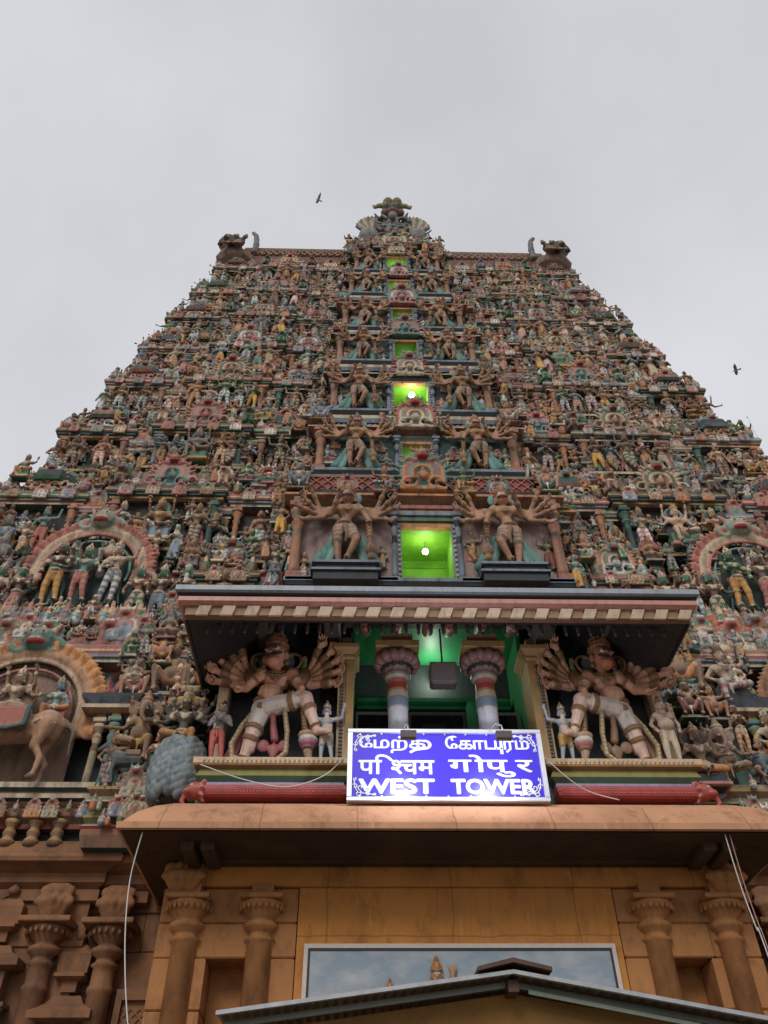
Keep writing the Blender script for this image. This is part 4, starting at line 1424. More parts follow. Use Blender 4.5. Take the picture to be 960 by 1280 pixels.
# roof ends: yali faces with a curled prong
def roof_end():
    S = Sculpt()
    S.c((.1, 0, .3), (-.25, 0, 2.7), 1.45, .85, 'skin')
    for k in range(9):
        a = .2 + (PI - .4) * k / 8
        S.c((-.1, math.cos(a) * 1.5, 1.4 + math.sin(a) * 1.9), (-.55, math.cos(a) * 1.95, 1.4 + math.sin(a) * 2.4), .3, .16, 'cloth2')
    S.e((-.6, -.6, 3.4), (.7, .7, 1.5), 'grey')
    S.e((-.05, -.9, 3.0), (.6, .6, 1.2), 'skin')
    for k in range(12):
        S.c((-.9 + k * .15, -1.4 - .1 * (k % 3), 1.2 + .5 * (k % 4)), (-.8 + k * .15, -1.7, 1.5 + .5 * (k % 4)), .22, .12, ('cloth2', 'skin', 'plate', 'cloth1')[k % 4])
    S.e((.15, -.9, 3.2), (.55, .5, .5), 'skin')
    S.e((-.3, -1.5, 2.0), (.5, .4, .5), 'plate')
    S.e((.4, -1.55, 1.2), (.4, .4, .5), 'skin')
    for sx in (-.5, .1):
        S.e((sx, -1.75, 2.6), .2, 'eye')
        S.c((sx, -1.6, 2.8), (sx - .2, -1.5, 3.3), .2, .08, 'cloth2')
    for k in range(4):
        S.path([(-.6 + k * .35, -1.7, .9), (-.7 + k * .4, -1.9, .5), (-.5 + k * .4, -2.0, .1)], .17, 'cloth1' if k % 2 else 'skin', r1=.1)
    S.path([(1.35, -.5, 1.5), (1.4, -.5, 3.4), (1.36, -.5, 4.8), (1.27, -.5, 6.0), (1.05, -.5, 6.75)], .27, 'grey', r1=.19)
    return S
RE = Model(roof_end(), .09, True)
for sg in (-1, 1):
    o = new_obj('roof_end_yali', skin_mesh('roof_end_yali', RE.parts['body'], dict(skin=C['mud'], grey=(.17, .18, .20), cloth1=C['terra'], cloth2=C['dirt'], plate=C['dteal'], eye=C['cream']), PAINT, sg > 0), vault)
    o.location = (sg * 8.95, YMID - 1.9, 42.5)
    o.scale = (.8, .6, .43)

# top finial: great kirtimukha with wings
def crest():
    S = Sculpt()
    S.e((0, .1, 2.4), (1.2, .6, 2.2), 'm1')
    for sx in (-1, 1):
        S.e((sx * 1.35, 0, 2.0), (.75, .45, .75), 'm2')
        S.e((sx * 1.45, -.25, 2.4), (.62, .3, .6), 'm5')
        for k in range(9):
            a = math.radians(20 + 13 * k)
            S.path([(sx * (1.2 + .55 * math.cos(a)), -.2, 2.7 + .3 * math.sin(a)), (sx * (1.25 + 1.0 * math.cos(a)), -.2, 2.9 + 1.15 * math.sin(a)), (sx * (1.2 + 1.05 * math.cos(a)), -.25, 3.1 + 1.45 * math.sin(a))], .15, 'm4' if k % 2 else 'm3', r1=.07)
        S.arc((sx * .62, -.45, 3.6), .4, 0, sx * 1.7 * PI, .15, 'm3', n=10, r1=.08)
        S.arc((sx * .5, -.5, 2.6), .34, 0, -sx * 1.6 * PI, .13, 'm5', n=10, r1=.07)
        S.arc((sx * .7, -.5, 1.7), .3, 0, sx * 1.6 * PI, .13, 'm4', n=10, r1=.07)
        S.e((sx * .34, -.62, 5.25), .25, 'm5'); S.e((sx * .34, -.8, 5.22), .15, 'eye'); S.e((sx * .34, -.92, 5.2), .07, 'hair')
        S.path([(sx * .45, -.4, 5.6), (sx * .85, -.35, 5.75), (sx * 1.1, -.35, 5.5), (sx * 1.2, -.35, 5.75)], .2, 'm6', r1=.08)
        S.e((sx * .28, -.45, 5.85), (.36, .42, .34), 'm6')
        S.e((sx * .5, -.5, 4.55), (.25, .25, .3), 'm2')
    S.e((0, -.1, 5.1), (.68, .6, .8), 'm3')
    S.e((0, -.75, 4.9), (.18, .25, .28), 'm3')
    S.e((0, -.6, 4.5), (.42, .3, .16), 'lips')
    S.e((0, -.45, 4.2), (.3, .3, .35), 'm5')
    rr = random.Random(4)
    for k in range(46):
        x, z = rr.uniform(-1.0, 1.0), rr.uniform(.5, 4.2)
        S.c((x, -.5, z), (x + rr.uniform(-.25, .25), -.62, z + rr.uniform(-.3, .3)), .12, .07, rr.choice(['m2', 'm3', 'm4', 'm5', 'm1']))
    S.c((-1.3, 0, .2), (1.3, 0, .2), .4, .4, 'm5')
    return S
CRM = Model(crest(), .06, True)
o = new_obj('crest', skin_mesh('crest', CRM.parts['body'], dict(m1=C['dirt'], m2=(.16, .09, .08), m3=(.15, .16, .15), m4=(.46, .34, .19), m5=(.20, .23, .22), m6=(.30, .26, .13), eye=C['cream'], hair=C['black'], lips=C['rose']), PAINT), tower)
o.location = (0, DC(44) + 1.2, 44.5); o.scale = (1.0, 1, 1.05)
cb = MB()
cb.rings(-2.0, 2.0, DC(42.6) + .4, YMID, [(0, 42.4, 'dteal'), (.1, 43.0, 'cream'), (.1, 43.2, 'bluegrey'), (-.2, 43.4, 'mud'), (-.3, 44.0, 'dirt'), (0, 44.1, 'bluegrey'), (0, 44.4, 'dteal'), (-.4, 45.2, 'mud')], 'mud')
cb.build('crest_base', PAINT, tower)
for sg in (-1, 1):
    for k, (x, z, s) in enumerate([(.9, 42.9, 1.5), (1.7, 42.7, 1.5), (2.2, 43.2, 1.4), (1.3, 44.0, 1.3), (2.0, 44.1, 1.2), (.55, 44.2, 1.2), (2.4, 42.2, 1.3), (2.6, 43.6, 1.3), (1.0, 44.8, 1.1)]):
        rr = random.Random(1700 + k + (sg > 0) * 9)
        stuffF.put(rr.choice(STAND_LO + SEAT_LO), (sg * x, DC(z) + .1, z), s, pal_random(rr), sg > 0)
put_medallion(0, DC(43) - .0, 43.9, .8, tower, 1, random.Random(3))

# ---- place the queued statues: individuals on the lower tiers, the tiny far ones gathered
statue_queue.sort(key=lambda q: (q[0], q[1], q[2]))
cnt = {}
for q in statue_queue:
    i, row, x, y, z, k, seat, sc, pal, mir = q
    if (row == 'main' and i <= 6) or (row == 'parapet' and i <= 3):
        cnt.setdefault((i, row, x > 0), []).append(q)
    else:
        L = SEAT_LO if seat else STAND_LO
        stuffF.put(L[k % len(L)], (x, y, z), sc, pal, mir)
for (i, row, rt), L in cnt.items():
    L.sort(key=lambda q: abs(q[2]))
    for n, q in enumerate(L):
        _, _, x, y, z, k, seat, sc, pal, mir = q
        pose = SPOSE[k % 7] if seat else POSE[k % 13]
        side = 'right' if rt else 'left'
        where = ROWN[i] if row == 'main' else {1: 'porch-eave', 2: 'lattice-band', 3: 'upper-doorway'}[i]
        lab = '%s %s statue, %s outward from centre, %s side of the %s row' % (CLOTHNAME[pal['_cloth']], pose, ORD[n], side, where)
        if row == 'parapet':
            lab = '%s %s parapet figure, %s outward from centre, %s side, just below %s level' % (CLOTHNAME[pal['_cloth']], pose, ORD[n], side, where)
        if i >= 5:
            md = SEAT_LO[k % 7] if seat else STAND_LO[k % len(STAND_LO)]
        else:
            md = SEAT_HI[k] if seat else STAND_HI[k]
        place(md, 'seated_statue' if seat else 'standing_statue', lab, 'statue', (x, y, z), sc, pal, 'painted statues on the tower ledges', mir)

fs = stuffF.build('small_figures', PAINT)
fs['kind'] = 'stuff'; fs['label'] = 'crowds of tiny weathered painted figures filling the upper ledges and parapets'; fs['category'] = 'figures'
os_ = stuffO.build('ledge_finials', PAINT)
os_['kind'] = 'stuff'; os_['label'] = 'small painted pot finials lined along the ledges of the tower'; os_['category'] = 'finials'

# ================================================================== LOWER STOREY, LEFT AND RIGHT OF THE PORCH
def arch_niche(x, y, z, R, rz, panel, pal, seed, fringe=44):
    """horseshoe arch with a leaf fringe and a lion mask on top"""
    S = Sculpt()
    a0, a1 = math.radians(-18), math.radians(198)
    S.arc((0, 0, 0), R * .80, a0, a1, .10 * R / 1.4, 'm3', n=26, rz=rz)
    S.arc((0, -.05, 0), R * .70, a0, a1, .05, 'm4', n=26, rz=rz)
    S.arc((0, .02, 0), R * .60, a0, a1, .045, 'm5', n=24, rz=rz)
    for k in range(fringe):
        a = a0 + (a1 - a0) * k / (fringe - 1)
        ca, sa = math.cos(a), math.sin(a) * rz
        S.path([(ca * R * .86, .0, sa * R * .86), (ca * R * .96, -.09, sa * R * .96), (ca * R * 1.01, -.05, sa * R * 1.0 + .02)], .068 * R / 1.5, 'm2' if k % 2 else 'm7', r1=.035)
    S.e((0, -.1, R * rz * .98), (.36, .24, .3), 'm6')
    for sx in (-1, 1):
        S.e((sx * .13, -.28, R * rz * .98 + .08), .075, 'eye'); S.e((sx * .13, -.34, R * rz * .98 + .08), .035, 'hair')
        S.c((sx * .2, -.1, R * rz + .1), (sx * .36, -.08, R * rz + .38), .1, .04, 'm4')
        S.arc((sx * .38, -.1, R * rz * .9), .16, 0, sx * 1.5 * PI, .07, 'm6', n=8, r1=.04)
        S.arc((sx * R * .9, -.05, -.35), .22, 0, sx * 1.6 * PI, .1, 'm3', n=9, r1=.05)
    S.c((0, -.05, R * rz + .1), (0, -.05, R * rz + .42), .12, .04, 'm4')
    S.e((0, -.26, R * rz * .9), (.2, .12, .08), 'lips')
    S.e((0, -.3, R * rz * .93), (.16, .08, .03), 'eye')
    d = skin_prims(S.p, .035)
    o = new_obj('arch', skin_mesh('arch', d, pal, PAINT), tower)
    o.location = (x, y, z)
    b = MB()
    pts = [(math.cos(PI * k / 20) * R * .72, math.sin(PI * k / 20) * R * .72 * rz) for k in range(21)]
    n = len(pts)
    v = [(p[0], .12, p[1]) for p in pts] + [(R * -.72, .12, -.9 * R), (R * .72, .12, -.9 * R)]
    b.add(v, [tuple(range(n + 2))], panel)
    b.build('arch_panel', PAINT, o)
    return o

AP = dict(m2=(.66, .32, .12), m7=(.42, .18, .07), m3=(.46, .26, .15), m4=(.52, .38, .26), m5=C['pink'], m6=(.12, .2, .16), eye=C['cream'], hair=C['black'], lips=C['red'])
for sg in (-1, 1):
    ap = dict(AP)
    if sg > 0: ap['m3'] = C['olive']; ap['m2'] = (.30, .16, .10)
    arch_niche(sg * 8.08, 14.98, 13.95, 1.58, 1.0, (.02, .05, .045), dict(ap, m2=(.52, .20, .15), m7=(.36, .12, .09), m3=(.55, .42, .28), m4=(.50, .22, .17), m5=(.20, .38, .32), m6=(.30, .33, .26)), 1)
    arch_niche(sg * 8.4, 14.5, 9.85, 1.75, .98, 'mud', ap, 2, 54)

for sg in (-1, 1):
    s_ = 'left' if sg < 0 else 'right'
    m = MB()
    # ledges and mouldings of the two lower tiers beside the porch
    a, b = sorted((sg * 4.3, sg * 13.2))
    m.box(a, b, 15.15, 20, 7.2, 12.4, 'slate')
    m.box(a, b, 15.9, 20, 12.0, 15.2, 'dteal')
    a, b = sorted((sg * 6.0, sg * 12.6))
    m.rings(a, b, 14.95, 16.5, [(0, 11.45, 'slate'), (.1, 11.55, 'bluegrey'), (.1, 11.65, 'slate'), (.2, 11.7, 'cream'), (.2, 11.76, 'slate'), (.28, 11.9, 'slate'), (.28, 12.05, 'bluegrey'), (.1, 12.1, 'slate'), (.1, 12.2, 'cream'), (.0, 12.22, 'mud')], 'slate')
    m.rings(*sorted((sg * 7.1, sg * 9.1)), 14.9, 16.2, [(0, 12.2, 'mud'), (.1, 12.3, 'gold'), (.1, 12.4, 'cream'), (.02, 12.44, 'mud'), (.12, 12.62, 'gold'), (.12, 12.7, 'cream'), (0, 12.72, 'mud')], 'gold')
    m.rings(*sorted((sg * 5.0, sg * 6.2)), 15.0, 16.4, [(0, 10.7, 'slate'), (.1, 10.8, 'teal'), (.1, 10.9, 'slate'), (.2, 11.2, 'bluegrey'), (0, 11.3, 'slate')], 'slate')
    # stone and stucco platform under the bull arch
    a, b = sorted((sg * 6.35, sg * 12.6))
    m.rings(a, b, 14.35, 16.5, [(-.15, 7.2, 'black'), (-.15, 7.42, 'slate'), (0.02, 7.45, 'red'), (0.02, 7.5, 'brown'), (.0, 7.55, 'brown'), (.1, 7.66, (.30, .15, .08)), (.1, 7.8, 'gold'), (.16, 7.84, 'brown'), (.2, 7.92, (.34, .18, .09)), (.2, 8.06, 'brown'), (.1, 8.1, 'mud'), (0, 8.14, 'mud')], 'brown')
    a, b = sorted((sg * 4.5, sg * 6.3))
    m.rings(a, b, 14.0, 16.5, [(0, 7.0, (.2, .1, .055)), (.05, 7.2, 'brown'), (.05, 7.3, 'red'), (.08, 7.34, 'mud'), (.02, 7.4, (.09, .10, .03)), (.06, 7.5, 'gold'), (.06, 7.54, (.10, .11, .03)), (.0, 7.62, 'slate'), (.0, 7.7, (.12, .13, .04)), (.08, 7.78, 'cream'), (.08, 7.81, (.12, .13, .04)), (.02, 7.9, 'brown'), (.1, 8.0, 'gold'), (.1, 8.05, 'green'), (0, 8.1, 'mud')], 'dteal')
    m.build('lower_storey', PAINT, tower)
    for k, px in enumerate((6.62, 6.32)):
        pilaster(sg * px, 14.35 - .05 * k, 8.12, 9.75, .14, 'pilaster', tower, [('cream', 'mud', 'terra'), ('teal', 'olive', 'bluegrey')][k])
    m = MB()
    m.rings(*sorted((sg * 6.0, sg * 6.9)), 14.2, 15.2, [(0, 9.7, 'terra'), (.1, 9.76, 'cream'), (.1, 9.84, 'terra'), (.0, 9.88, 'bluegrey'), (.14, 10.0, 'slate'), (.14, 10.06, 'terra'), (0, 10.12, 'mud')], 'terra')
    m.rings(*sorted((sg * 5.75, sg * 6.05)), 14.5, 15.2, [(0, 8.1, 'teal'), (0, 9.4, 'bluegrey'), (.1, 9.5, 'slate'), (.1, 9.6, 'bluegrey'), (.2, 9.75, 'slate'), (.2, 9.85, 'bluegrey'), (.3, 10.0, 'slate'), (0, 10.1, 'mud')], 'bluegrey')
    m.build('pillar_shelf', PAINT, tower)
    for k in range(8):
        rr = random.Random(2000 + k + (sg > 0) * 40)
        stuffO_x = sg * (4.9 + k * 1.1)
    # balusters under the bull platform
    for k in range(4):
        bm = MB()
        bx = sg * (6.86 + k * .42)
        bm.lathe(bx, 14.3, [(.13, 7.12, 'brown'), (.15, 7.2, 'gold'), (.09, 7.28, 'brown'), (.12, 7.36, 'gold'), (.08, 7.44, 'brown'), (.13, 7.52, 'gold'), (.14, 7.58, 'brown')], 'mud', 10)
        bm.build('baluster', PAINT, tower)

def P(**k):
    d = pal_random(random.Random(5))
    for a, b in k.items():
        d[a] = C[b] if isinstance(b, str) else b
    return d

def stat(md, name, label, x, y, z, sc, pal, mir=False, cat='statue', group=None, rz=0):
    return place(md, name, label, cat, (x, y, z), sc, pal, group, mir, rz)

# three tall figures under each arch
for sg in (-1, 1):
    s_ = 'left' if sg < 0 else 'right'
    trio = [(8.72, 0, ('yellow', 'orange'), 'yellow-striped leggings'), (8.08, 5 if sg < 0 else 12, ('rose', 'pink'), 'dull red leggings'), (7.42, 9 if sg < 0 else 7, ('white', 'grey'), 'white banded leggings')]
    for k, (x, mi, cl, nm) in enumerate(trio):
        x = x if sg < 0 else 16.15 - x
        r = random.Random(50 + k)
        mm = Model(figure(r, 'stand', 2 if k != 1 else 4, female=(k == 0), cloth='stripe', hands=[('hip', 'abhaya'), ('chest', 'abhaya'), ('hip', 'raised')][k], drape=(k != 1), crown='tall', hd=1), 1 / 75)
        stat(mm, 'standing_statue', 'tall %s statue in %s under the %s three-figure arch' % (['slender', 'middle four-armed', 'broad-shouldered'][k], nm, s_), sg * x, 14.72, 12.74, 1.78 - .12 * (k == 1),
             P(skin=('dusk', 'teal', 'pale')[k] if sg < 0 else ('green', 'dusk', 'skin')[k], face=('dusk', 'green', 'pale')[k] if sg < 0 else ('green', 'dusk', 'terra')[k], cloth1=cl[0], cloth2=cl[1], plate='dteal'), sg > 0, group='wedding figures under the arch')
    rowd = [(9.45, 5, 'pale-pink', ('pink', 'cream')), (9.95, 13, 'white-striped', ('white', 'grey')), (10.5, 7, 'brown', ('brown', 'cream')), (6.72, 0, 'green-striped', ('green', 'cream')), (6.2, 11, 'white-legged', ('bluegrey', 'white')), (5.62, 9, 'orange-legged', ('orange', 'terra')), (11.1, 10, 'teal', ('teal', 'cream'))]
    for k, (x, mi, nm, cl) in enumerate(rowd):
        stat(STAND_HI[(mi + (3 if sg > 0 else 0)) % 26], 'standing_statue', '%s standing statue, %s from the porch eave on the %s three-figure ledge' % (nm, ORD[{5.62: 0, 6.2: 1, 6.72: 2, 9.45: 6, 9.95: 7, 10.5: 8, 11.1: 9}[x]], s_), sg * x, 14.72 if x > 6 else 14.7, 12.2, 1.6, P(skin=random.Random(k + sg).choice(['brown', 'dusk', 'mud', 'pale']), cloth1=cl[0], cloth2=cl[1]), sg > 0, group='painted statues on the tower ledges')

# bull with riders (left) and seated group (right)
def bull():
    S = Sculpt()
    horse(S, 'skin')
    S.e((-.05, 0, .82), (.22, .16, .12), 'skin')
    S.e((-.38, 0, .86), (.15, .13, .14), 'skin')
    for sy in (-1, 1):
        S.path([(-.62, sy * .05, 1.08), (-.62, sy * .12, 1.2), (-.66, sy * .08, 1.32)], .03, 'cream', r1=.015)
    S.b((.0, 0, .66), (.2, .205, .13), 'cloth1', 'saddle_cloth')
    S.path([(.22, -.2, .8), (.22, -.215, .56), (0, -.22, .5), (-.2, -.215, .56), (-.22, -.2, .8)], .025, 'cloth2', 'saddle_cloth')
    for k in range(5):
        S.e((.3 + .05 * k, -.17 + .01 * k, .62 + .04 * (k % 2)), .028, 'gold', 'harness')
    S.path([(-.5, -.1, .9), (-.42, -.17, .7), (-.3, -.19, .6)], .025, 'gold', 'harness')
    return S
BM = Model(bull(), 1 / 44)
stat(BM, 'bull_statue', 'large tan bull statue with a brown saddle cloth under the left arch', -8.15, 14.0, 8.14, 1.75, P(skin=(.40, .23, .14), cloth1='rose', cloth2='dteal', gold='cream', cream='cream', hair=(.2, .12, .08)), False, 'statue')
stat(Model(figure(random.Random(3), 'lalita', 4, cloth='short', halo=True, hd=1, ped=False), 1 / 64), 'seated_statue', 'gold-brown haloed rider seated on the bull', -8.35, 14.1, 9.25, 1.55, P(skin=(.36, .23, .14), face=(.34, .2, .12), cloth1='gold', cloth2='cream', plate='mud', plate2='terra', base='rose', base2='gold'))
stat(Model(figure(random.Random(8), 'lalita', 2, female=True, cloth='long', hands=('hip', 'abhaya'), halo=True, drape=False), 1 / 60), 'seated_statue', 'small blue-faced rider in orange sitting behind on the bull', -7.5, 14.1, 9.3, 1.25, P(skin=(.2, .3, .3), face=(.2, .32, .34), cloth1='orange', cloth2='gold', plate='mud', base='rose', base2='gold'), True)
stat(Model(figure(random.Random(9), 'lalita', 4, cloth='short', halo=True, hd=1), 1 / 64), 'seated_statue', 'yellow haloed figure enthroned under the right arch', 8.2, 14.1, 8.2, 2.2, P(skin='gold', face='gold', cloth1='orange', cloth2='yellow', plate='dteal', base='mud'), True)
stat(SEAT_HI[1], 'seated_statue', 'lotus-seated companion beside the yellow figure under the right arch', 9.4, 14.05, 8.2, 1.7, P(skin='pale', cloth1='teal'), True)

# elephant-headed figure riding a small steed
def ganesh(rng):
    S = figure(rng, 'lalita', 4, cloth='short', belly=.035, halo=False, drape=False)
    S.p = [q for q in S.p if not (q[5] in ('face', 'lips', 'hair', 'crown', 'crown2') or q[6] in ('crown', 'pedestal'))]
    hc = np.array((0, -.02, .735))
    S.e(hc, (.095, .09, .1), 'face')
    S.path([hc + (0, -.08, -.02), hc + (.0, -.13, -.1), hc + (.02, -.15, -.19), hc + (.06, -.15, -.25), hc + (.1, -.14, -.24)], .042, 'face', r1=.018)
    for sx in (-1, 1):
        S.e(hc + (sx * .13, .01, .0), (.075, .018, .1), 'face')
        S.c(hc + (sx * .05, -.08, -.06), hc + (sx * .07, -.14, -.09), .013, .007, 'white')
        S.e(hc + (sx * .045, -.085, .02), (.012, .008, .01), 'hair')
    S.c(hc + (0, .01, .09), hc + (0, .01, .2), .07, .025, 'crown', 'crown')
    S.ring(hc + (0, .01, .09), (0, 0, 1), .07, .012, 'gold', 'crown')
    return S
GAN = Model(ganesh(random.Random(2)), 1 / 64)
def steed():
    S = Sculpt(); horse(S, 'skin'); S.b((0, 0, .72), (.18, .19, .07), 'cloth1', 'saddle_cloth'); return S
ST = Model(steed(), 1 / 44)
stat(ST, 'horse_statue', 'dark grey-green steed statue below the left elephant-headed figure', -5.72, 14.0, 8.1, .82, P(skin=(.10, .12, .11), cloth1='mud', hair='black'))
stat(GAN, 'elephant_headed_statue', 'brown elephant-headed figure with round belly left of the porch', -5.72, 14.1, 8.45, 1.75, P(skin=(.27, .16, .10), face=(.30, .17, .11), cloth1='gold', cloth2='yellow', crown='terra', gold='gold'))
stat(GAN, 'elephant_headed_statue', 'pale elephant-headed figure with coiled trunk right of the porch', 5.35, 13.9, 7.95, 1.6, P(skin=(.27, .17, .12), face=(.32, .21, .16), cloth1='gold', cloth2='cream', crown='mud', gold='cream'), True)
stat(ST, 'horse_statue', 'small blue-grey steed statue right of the porch', 6.35, 14.0, 8.1, .85, P(skin=(.13, .18, .19), cloth1='rose', hair='slate'), True)
stat(SEAT_HI[3], 'seated_statue', 'rider in orange-striped leggings on the blue-grey steed', 6.45, 14.05, 8.5, 1.4, P(skin='pale', face='skin', cloth1='orange', cloth2='yellow', hair='black', crown='teal', crown2='dteal', base='rose', base2='rose'), True)

# many-headed king on a boulder heap
def manyhead(rng):
    S = figure(rng, 'lalita', 8, cloth='stripe', crown='flat', drape=False, hd=1, turn=0.0, fierce=True)
    for k in (-2, -1, 1, 2):
        add_head(S, (k * .095, .015 + .02 * abs(k), .73 - .005 * abs(k)), .8, 'flat', 0, True, k * .35)
    for k in (-1, 0, 1):
        add_head(S, (k * .085, .04, .90), .7, 'flat', 0, True, k * .3)
    add_head(S, (0, .05, 1.03), .6, 'tall', 0, True)
    S.p = [q for q in S.p if q[6] != 'pedestal']
    return S
stat(Model(manyhead(random.Random(6)), 1 / 70), 'many_headed_statue', 'dark many-headed king with fan of arms sitting on grey boulders', -4.85, 13.75, 8.45, 1.62, P(skin=(.10, .085, .07), face=(.17, .12, .09), cloth1='gold', cloth2='orange', crown='gold', gold='cream', eye='cream'))
S = Sculpt()
rr = random.Random(21)
S.e((0, 0, .5), (.40, .34, .5), 'm1')
for k in range(90):
    a = PI + PI * ((k * .618) % 1.0); z = .05 + .92 * (k / 90)
    q = .40 * math.sqrt(max(.05, 1 - (z - .45) ** 2 * 2.2))
    n_ = Vector((math.cos(a), math.sin(a), (z - .5) * 1.3)).normalized(); t_ = n_.orthogonal().normalized(); b_2 = n_.cross(t_); sz_ = rr.uniform(.075, .105)
    S.e((math.cos(a) * q, math.sin(a) * q * .85, z), (sz_ * 1.05, sz_ * rr.uniform(.9, 1.1), .06), rr.choice(['m2', 'm3', 'm4', 'm2']), rot=np.array([t_, b_2, n_]).T)
RK = Model(S, 1 / 70, True)
stat(RK, 'boulder_heap', 'heap of rounded blue-grey boulders at the left end of the porch', -4.75, 13.55, 7.55, 1.18, dict(m1=(.06, .075, .085), m2=(.24, .29, .31), m3=(.17, .21, .23), m4=(.21, .24, .24)), cat='sculpted rock')

# crowd above them
crowd_l = [(-6.15, 14.55, 10.15, SEAT_HI[2], 1.15, 'skin', 'tan child-like figure with raised arms beside the left arch fringe'), (-5.45, 14.6, 10.25, SEAT_HI[4], 1.5, 'mud', 'pot-bellied crowned figure above the left elephant-headed one'),
           (-4.75, 14.5, 10.2, SEAT_HI[9], 1.35, 'dusk', 'arms-up gana statue tucked against the left eave end'), (-5.1, 14.35, 9.6, SEAT_HI[6], .95, 'terra', 'small seated figure above the left boulders'),
           (-5.95, 14.3, 9.1, STAND_HI[7], .9, 'mud', 'small standing figure beside the left blue-grey pillar'), (-6.15, 14.1, 8.1, STAND_HI[2], .95, 'terra', 'terracotta attendant at the foot of the left teal pillar'), (-5.25, 13.9, 8.1, STAND_HI[0], .85, 'rose', 'dull red attendant between steed and boulders')]
crowd_r = [(6.15, 14.5, 10.0, SEAT_HI[3], 1.5, 'pale', 'pale figure raising one arm beside the right arch fringe'), (5.2, 14.55, 10.35, SEAT_HI[4], 1.6, 'mud', 'large seated figure with curled hair above the right elephant-headed one'),
           (5.1, 14.3, 9.7, SEAT_HI[2], .95, 'dusk', 'small dwarf with patterned belly, right of the eave end'), (5.6, 14.3, 9.65, SEAT_HI[9], .9, 'terra', 'small terracotta dwarf near the right arch'), (4.75, 13.7, 8.0, SEAT_HI[5], 1.25, 'mud', 'four-armed reclining figure at the right end of the porch'),
           (4.55, 14.2, 9.3, STAND_HI[8], 1.1, 'dteal', 'dark green standing figure behind the pot-bellied dwarf'), (5.9, 14.2, 8.9, STAND_HI[1], .9, 'brown', 'brown praying figure beside the right blue-grey pillar'), (6.1, 14.1, 8.1, STAND_HI[4], .9, 'skin', 'small dancing attendant behind the blue-grey steed'),
           (4.75, 14.6, 11.6, STAND_HI[8], 1.2, 'teal', 'teal figure in the corner by the right eave end')]
for L, mir in ((crowd_l, False), (crowd_r, True)):
    for x, y, z, md, sc, sk, lab in L:
        r = random.Random(int(abs(x) * 100))
        p = pal_random(r); p['skin'] = C[sk]; p['face'] = C[sk]
        stat(md, 'seated_statue' if md in SEAT_HI else 'standing_statue', lab, x, y - .1, z - .1, sc * 1.22, p, mir)
for sg in (-1, 1):
    o = stat(LION, 'yali_statue', 'rearing yali beast with mane over the %s crowd of statues' % ('left' if sg < 0 else 'right'), sg * 5.6, 14.62, 11.3, 1.15, P(skin='dteal', cloth1='terra', gold='pink', lips='rose'), sg > 0, rz=-sg * .5)
    for k in range(20):
        r = random.Random(2100 + k + (sg > 0) * 30)
        L = SEAT_LO + STAND_LO
        pl = MB()
LFILL = Pool()
for sg in (-1, 1):
    for k in range(46):
        r = random.Random(2200 + k + (sg > 0) * 60)
        x = 4.5 + 2.2 * r.random(); z = 8.2 + 3.6 * r.random()
        LFILL.put(r.choice(SEAT_LO + STAND_LO + [FIN, MEDS[0]]), (sg * x, 14.9, z), r.uniform(.6, 1.05), dict(med_pal(r), **pal_random(r)), r.random() < .5)
    for k in range(46):
        r = random.Random(2400 + k + (sg > 0) * 60)
        x = 4.4 + 6.5 * r.random(); z = 12.6 + 1.5 * r.random()
        if 7 < x < 9.2: continue
        LFILL.put(r.choice(SEAT_LO + STAND_LO + [FIN, MEDS[1]]), (sg * x, 15.75 + .2 * r.random(), z), r.uniform(.7, 1.15), dict(med_pal(r), **pal_random(r)), r.random() < .5)
    for k in range(20):
        r = random.Random(2600 + k + (sg > 0) * 60)
        LFILL.put(r.choice(SEAT_LO + STAND_LO), (sg * (4.4 + 8 * k / 20), 15.5, 13.9 + r.random() * .5), r.uniform(.9, 1.2), pal_random(r), r.random() < .5)
for sg in (-1, 1):
    for k in range(64):
        r = random.Random(3000 + k + (sg > 0) * 90)
        x = 4.5 + 6.8 * (k + r.uniform(-.3, .3)) / 64
        LFILL.put(r.choice([MEDLO[0], MEDLO[1], FIN, SEAT_LO[2], SEAT_LO[4], SEAT_LO[0]]), (sg * x, 14.56 + r.uniform(-.05, .05), r.choice([11.62, 11.72, 11.95])), r.uniform(.24, .38) if k % 3 else r.uniform(.45, .6), dict(med_pal(r), **pal_random(r)), r.random() < .5)
        LFILL.put(r.choice([FIN, FIN, SEAT_LO[k % 7], STAND_LO[k % 13]]), (sg * x, 14.62, 12.2), r.uniform(.4, .7), dict(med_pal(r), **pal_random(r)), r.random() < .5)
    for k in range(26):
        r = random.Random(3300 + k + (sg > 0) * 90)
        LFILL.put(r.choice(SEAT_LO + STAND_LO), (sg * (4.5 + 2.2 * r.random()), 14.35 + .3 * r.random(), 9.6 + 2.0 * r.random()), r.uniform(.7, 1.1), pal_random(r), r.random() < .5)
    for k in range(16):
        r = random.Random(3400 + k + (sg > 0) * 90)
        LFILL.put(r.choice([MEDLO[0], FIN, SEAT_LO[2]]), (sg * (4.6 + 1.7 * k / 16), 13.82, r.choice([7.35, 7.62, 8.05])), r.uniform(.2, .34), dict(med_pal(r), **pal_random(r)))
        LFILL.put(r.choice([MEDLO[1], FIN]), (sg * (6.4 + 5 * k / 16), 14.12, 7.72), .2, med_pal(r))
lf = LFILL.build('relief_figures', PAINT)
lf['kind'] = 'stuff'; lf['label'] = 'weathered jumble of small relief figures behind the larger statues beside the porch'; lf['category'] = 'figures'

# ================================================================== THE PORCH
porch = thing('entrance_porch', 'painted pillared porch with deep eave over the stone gateway', 'porch')
m = MB()
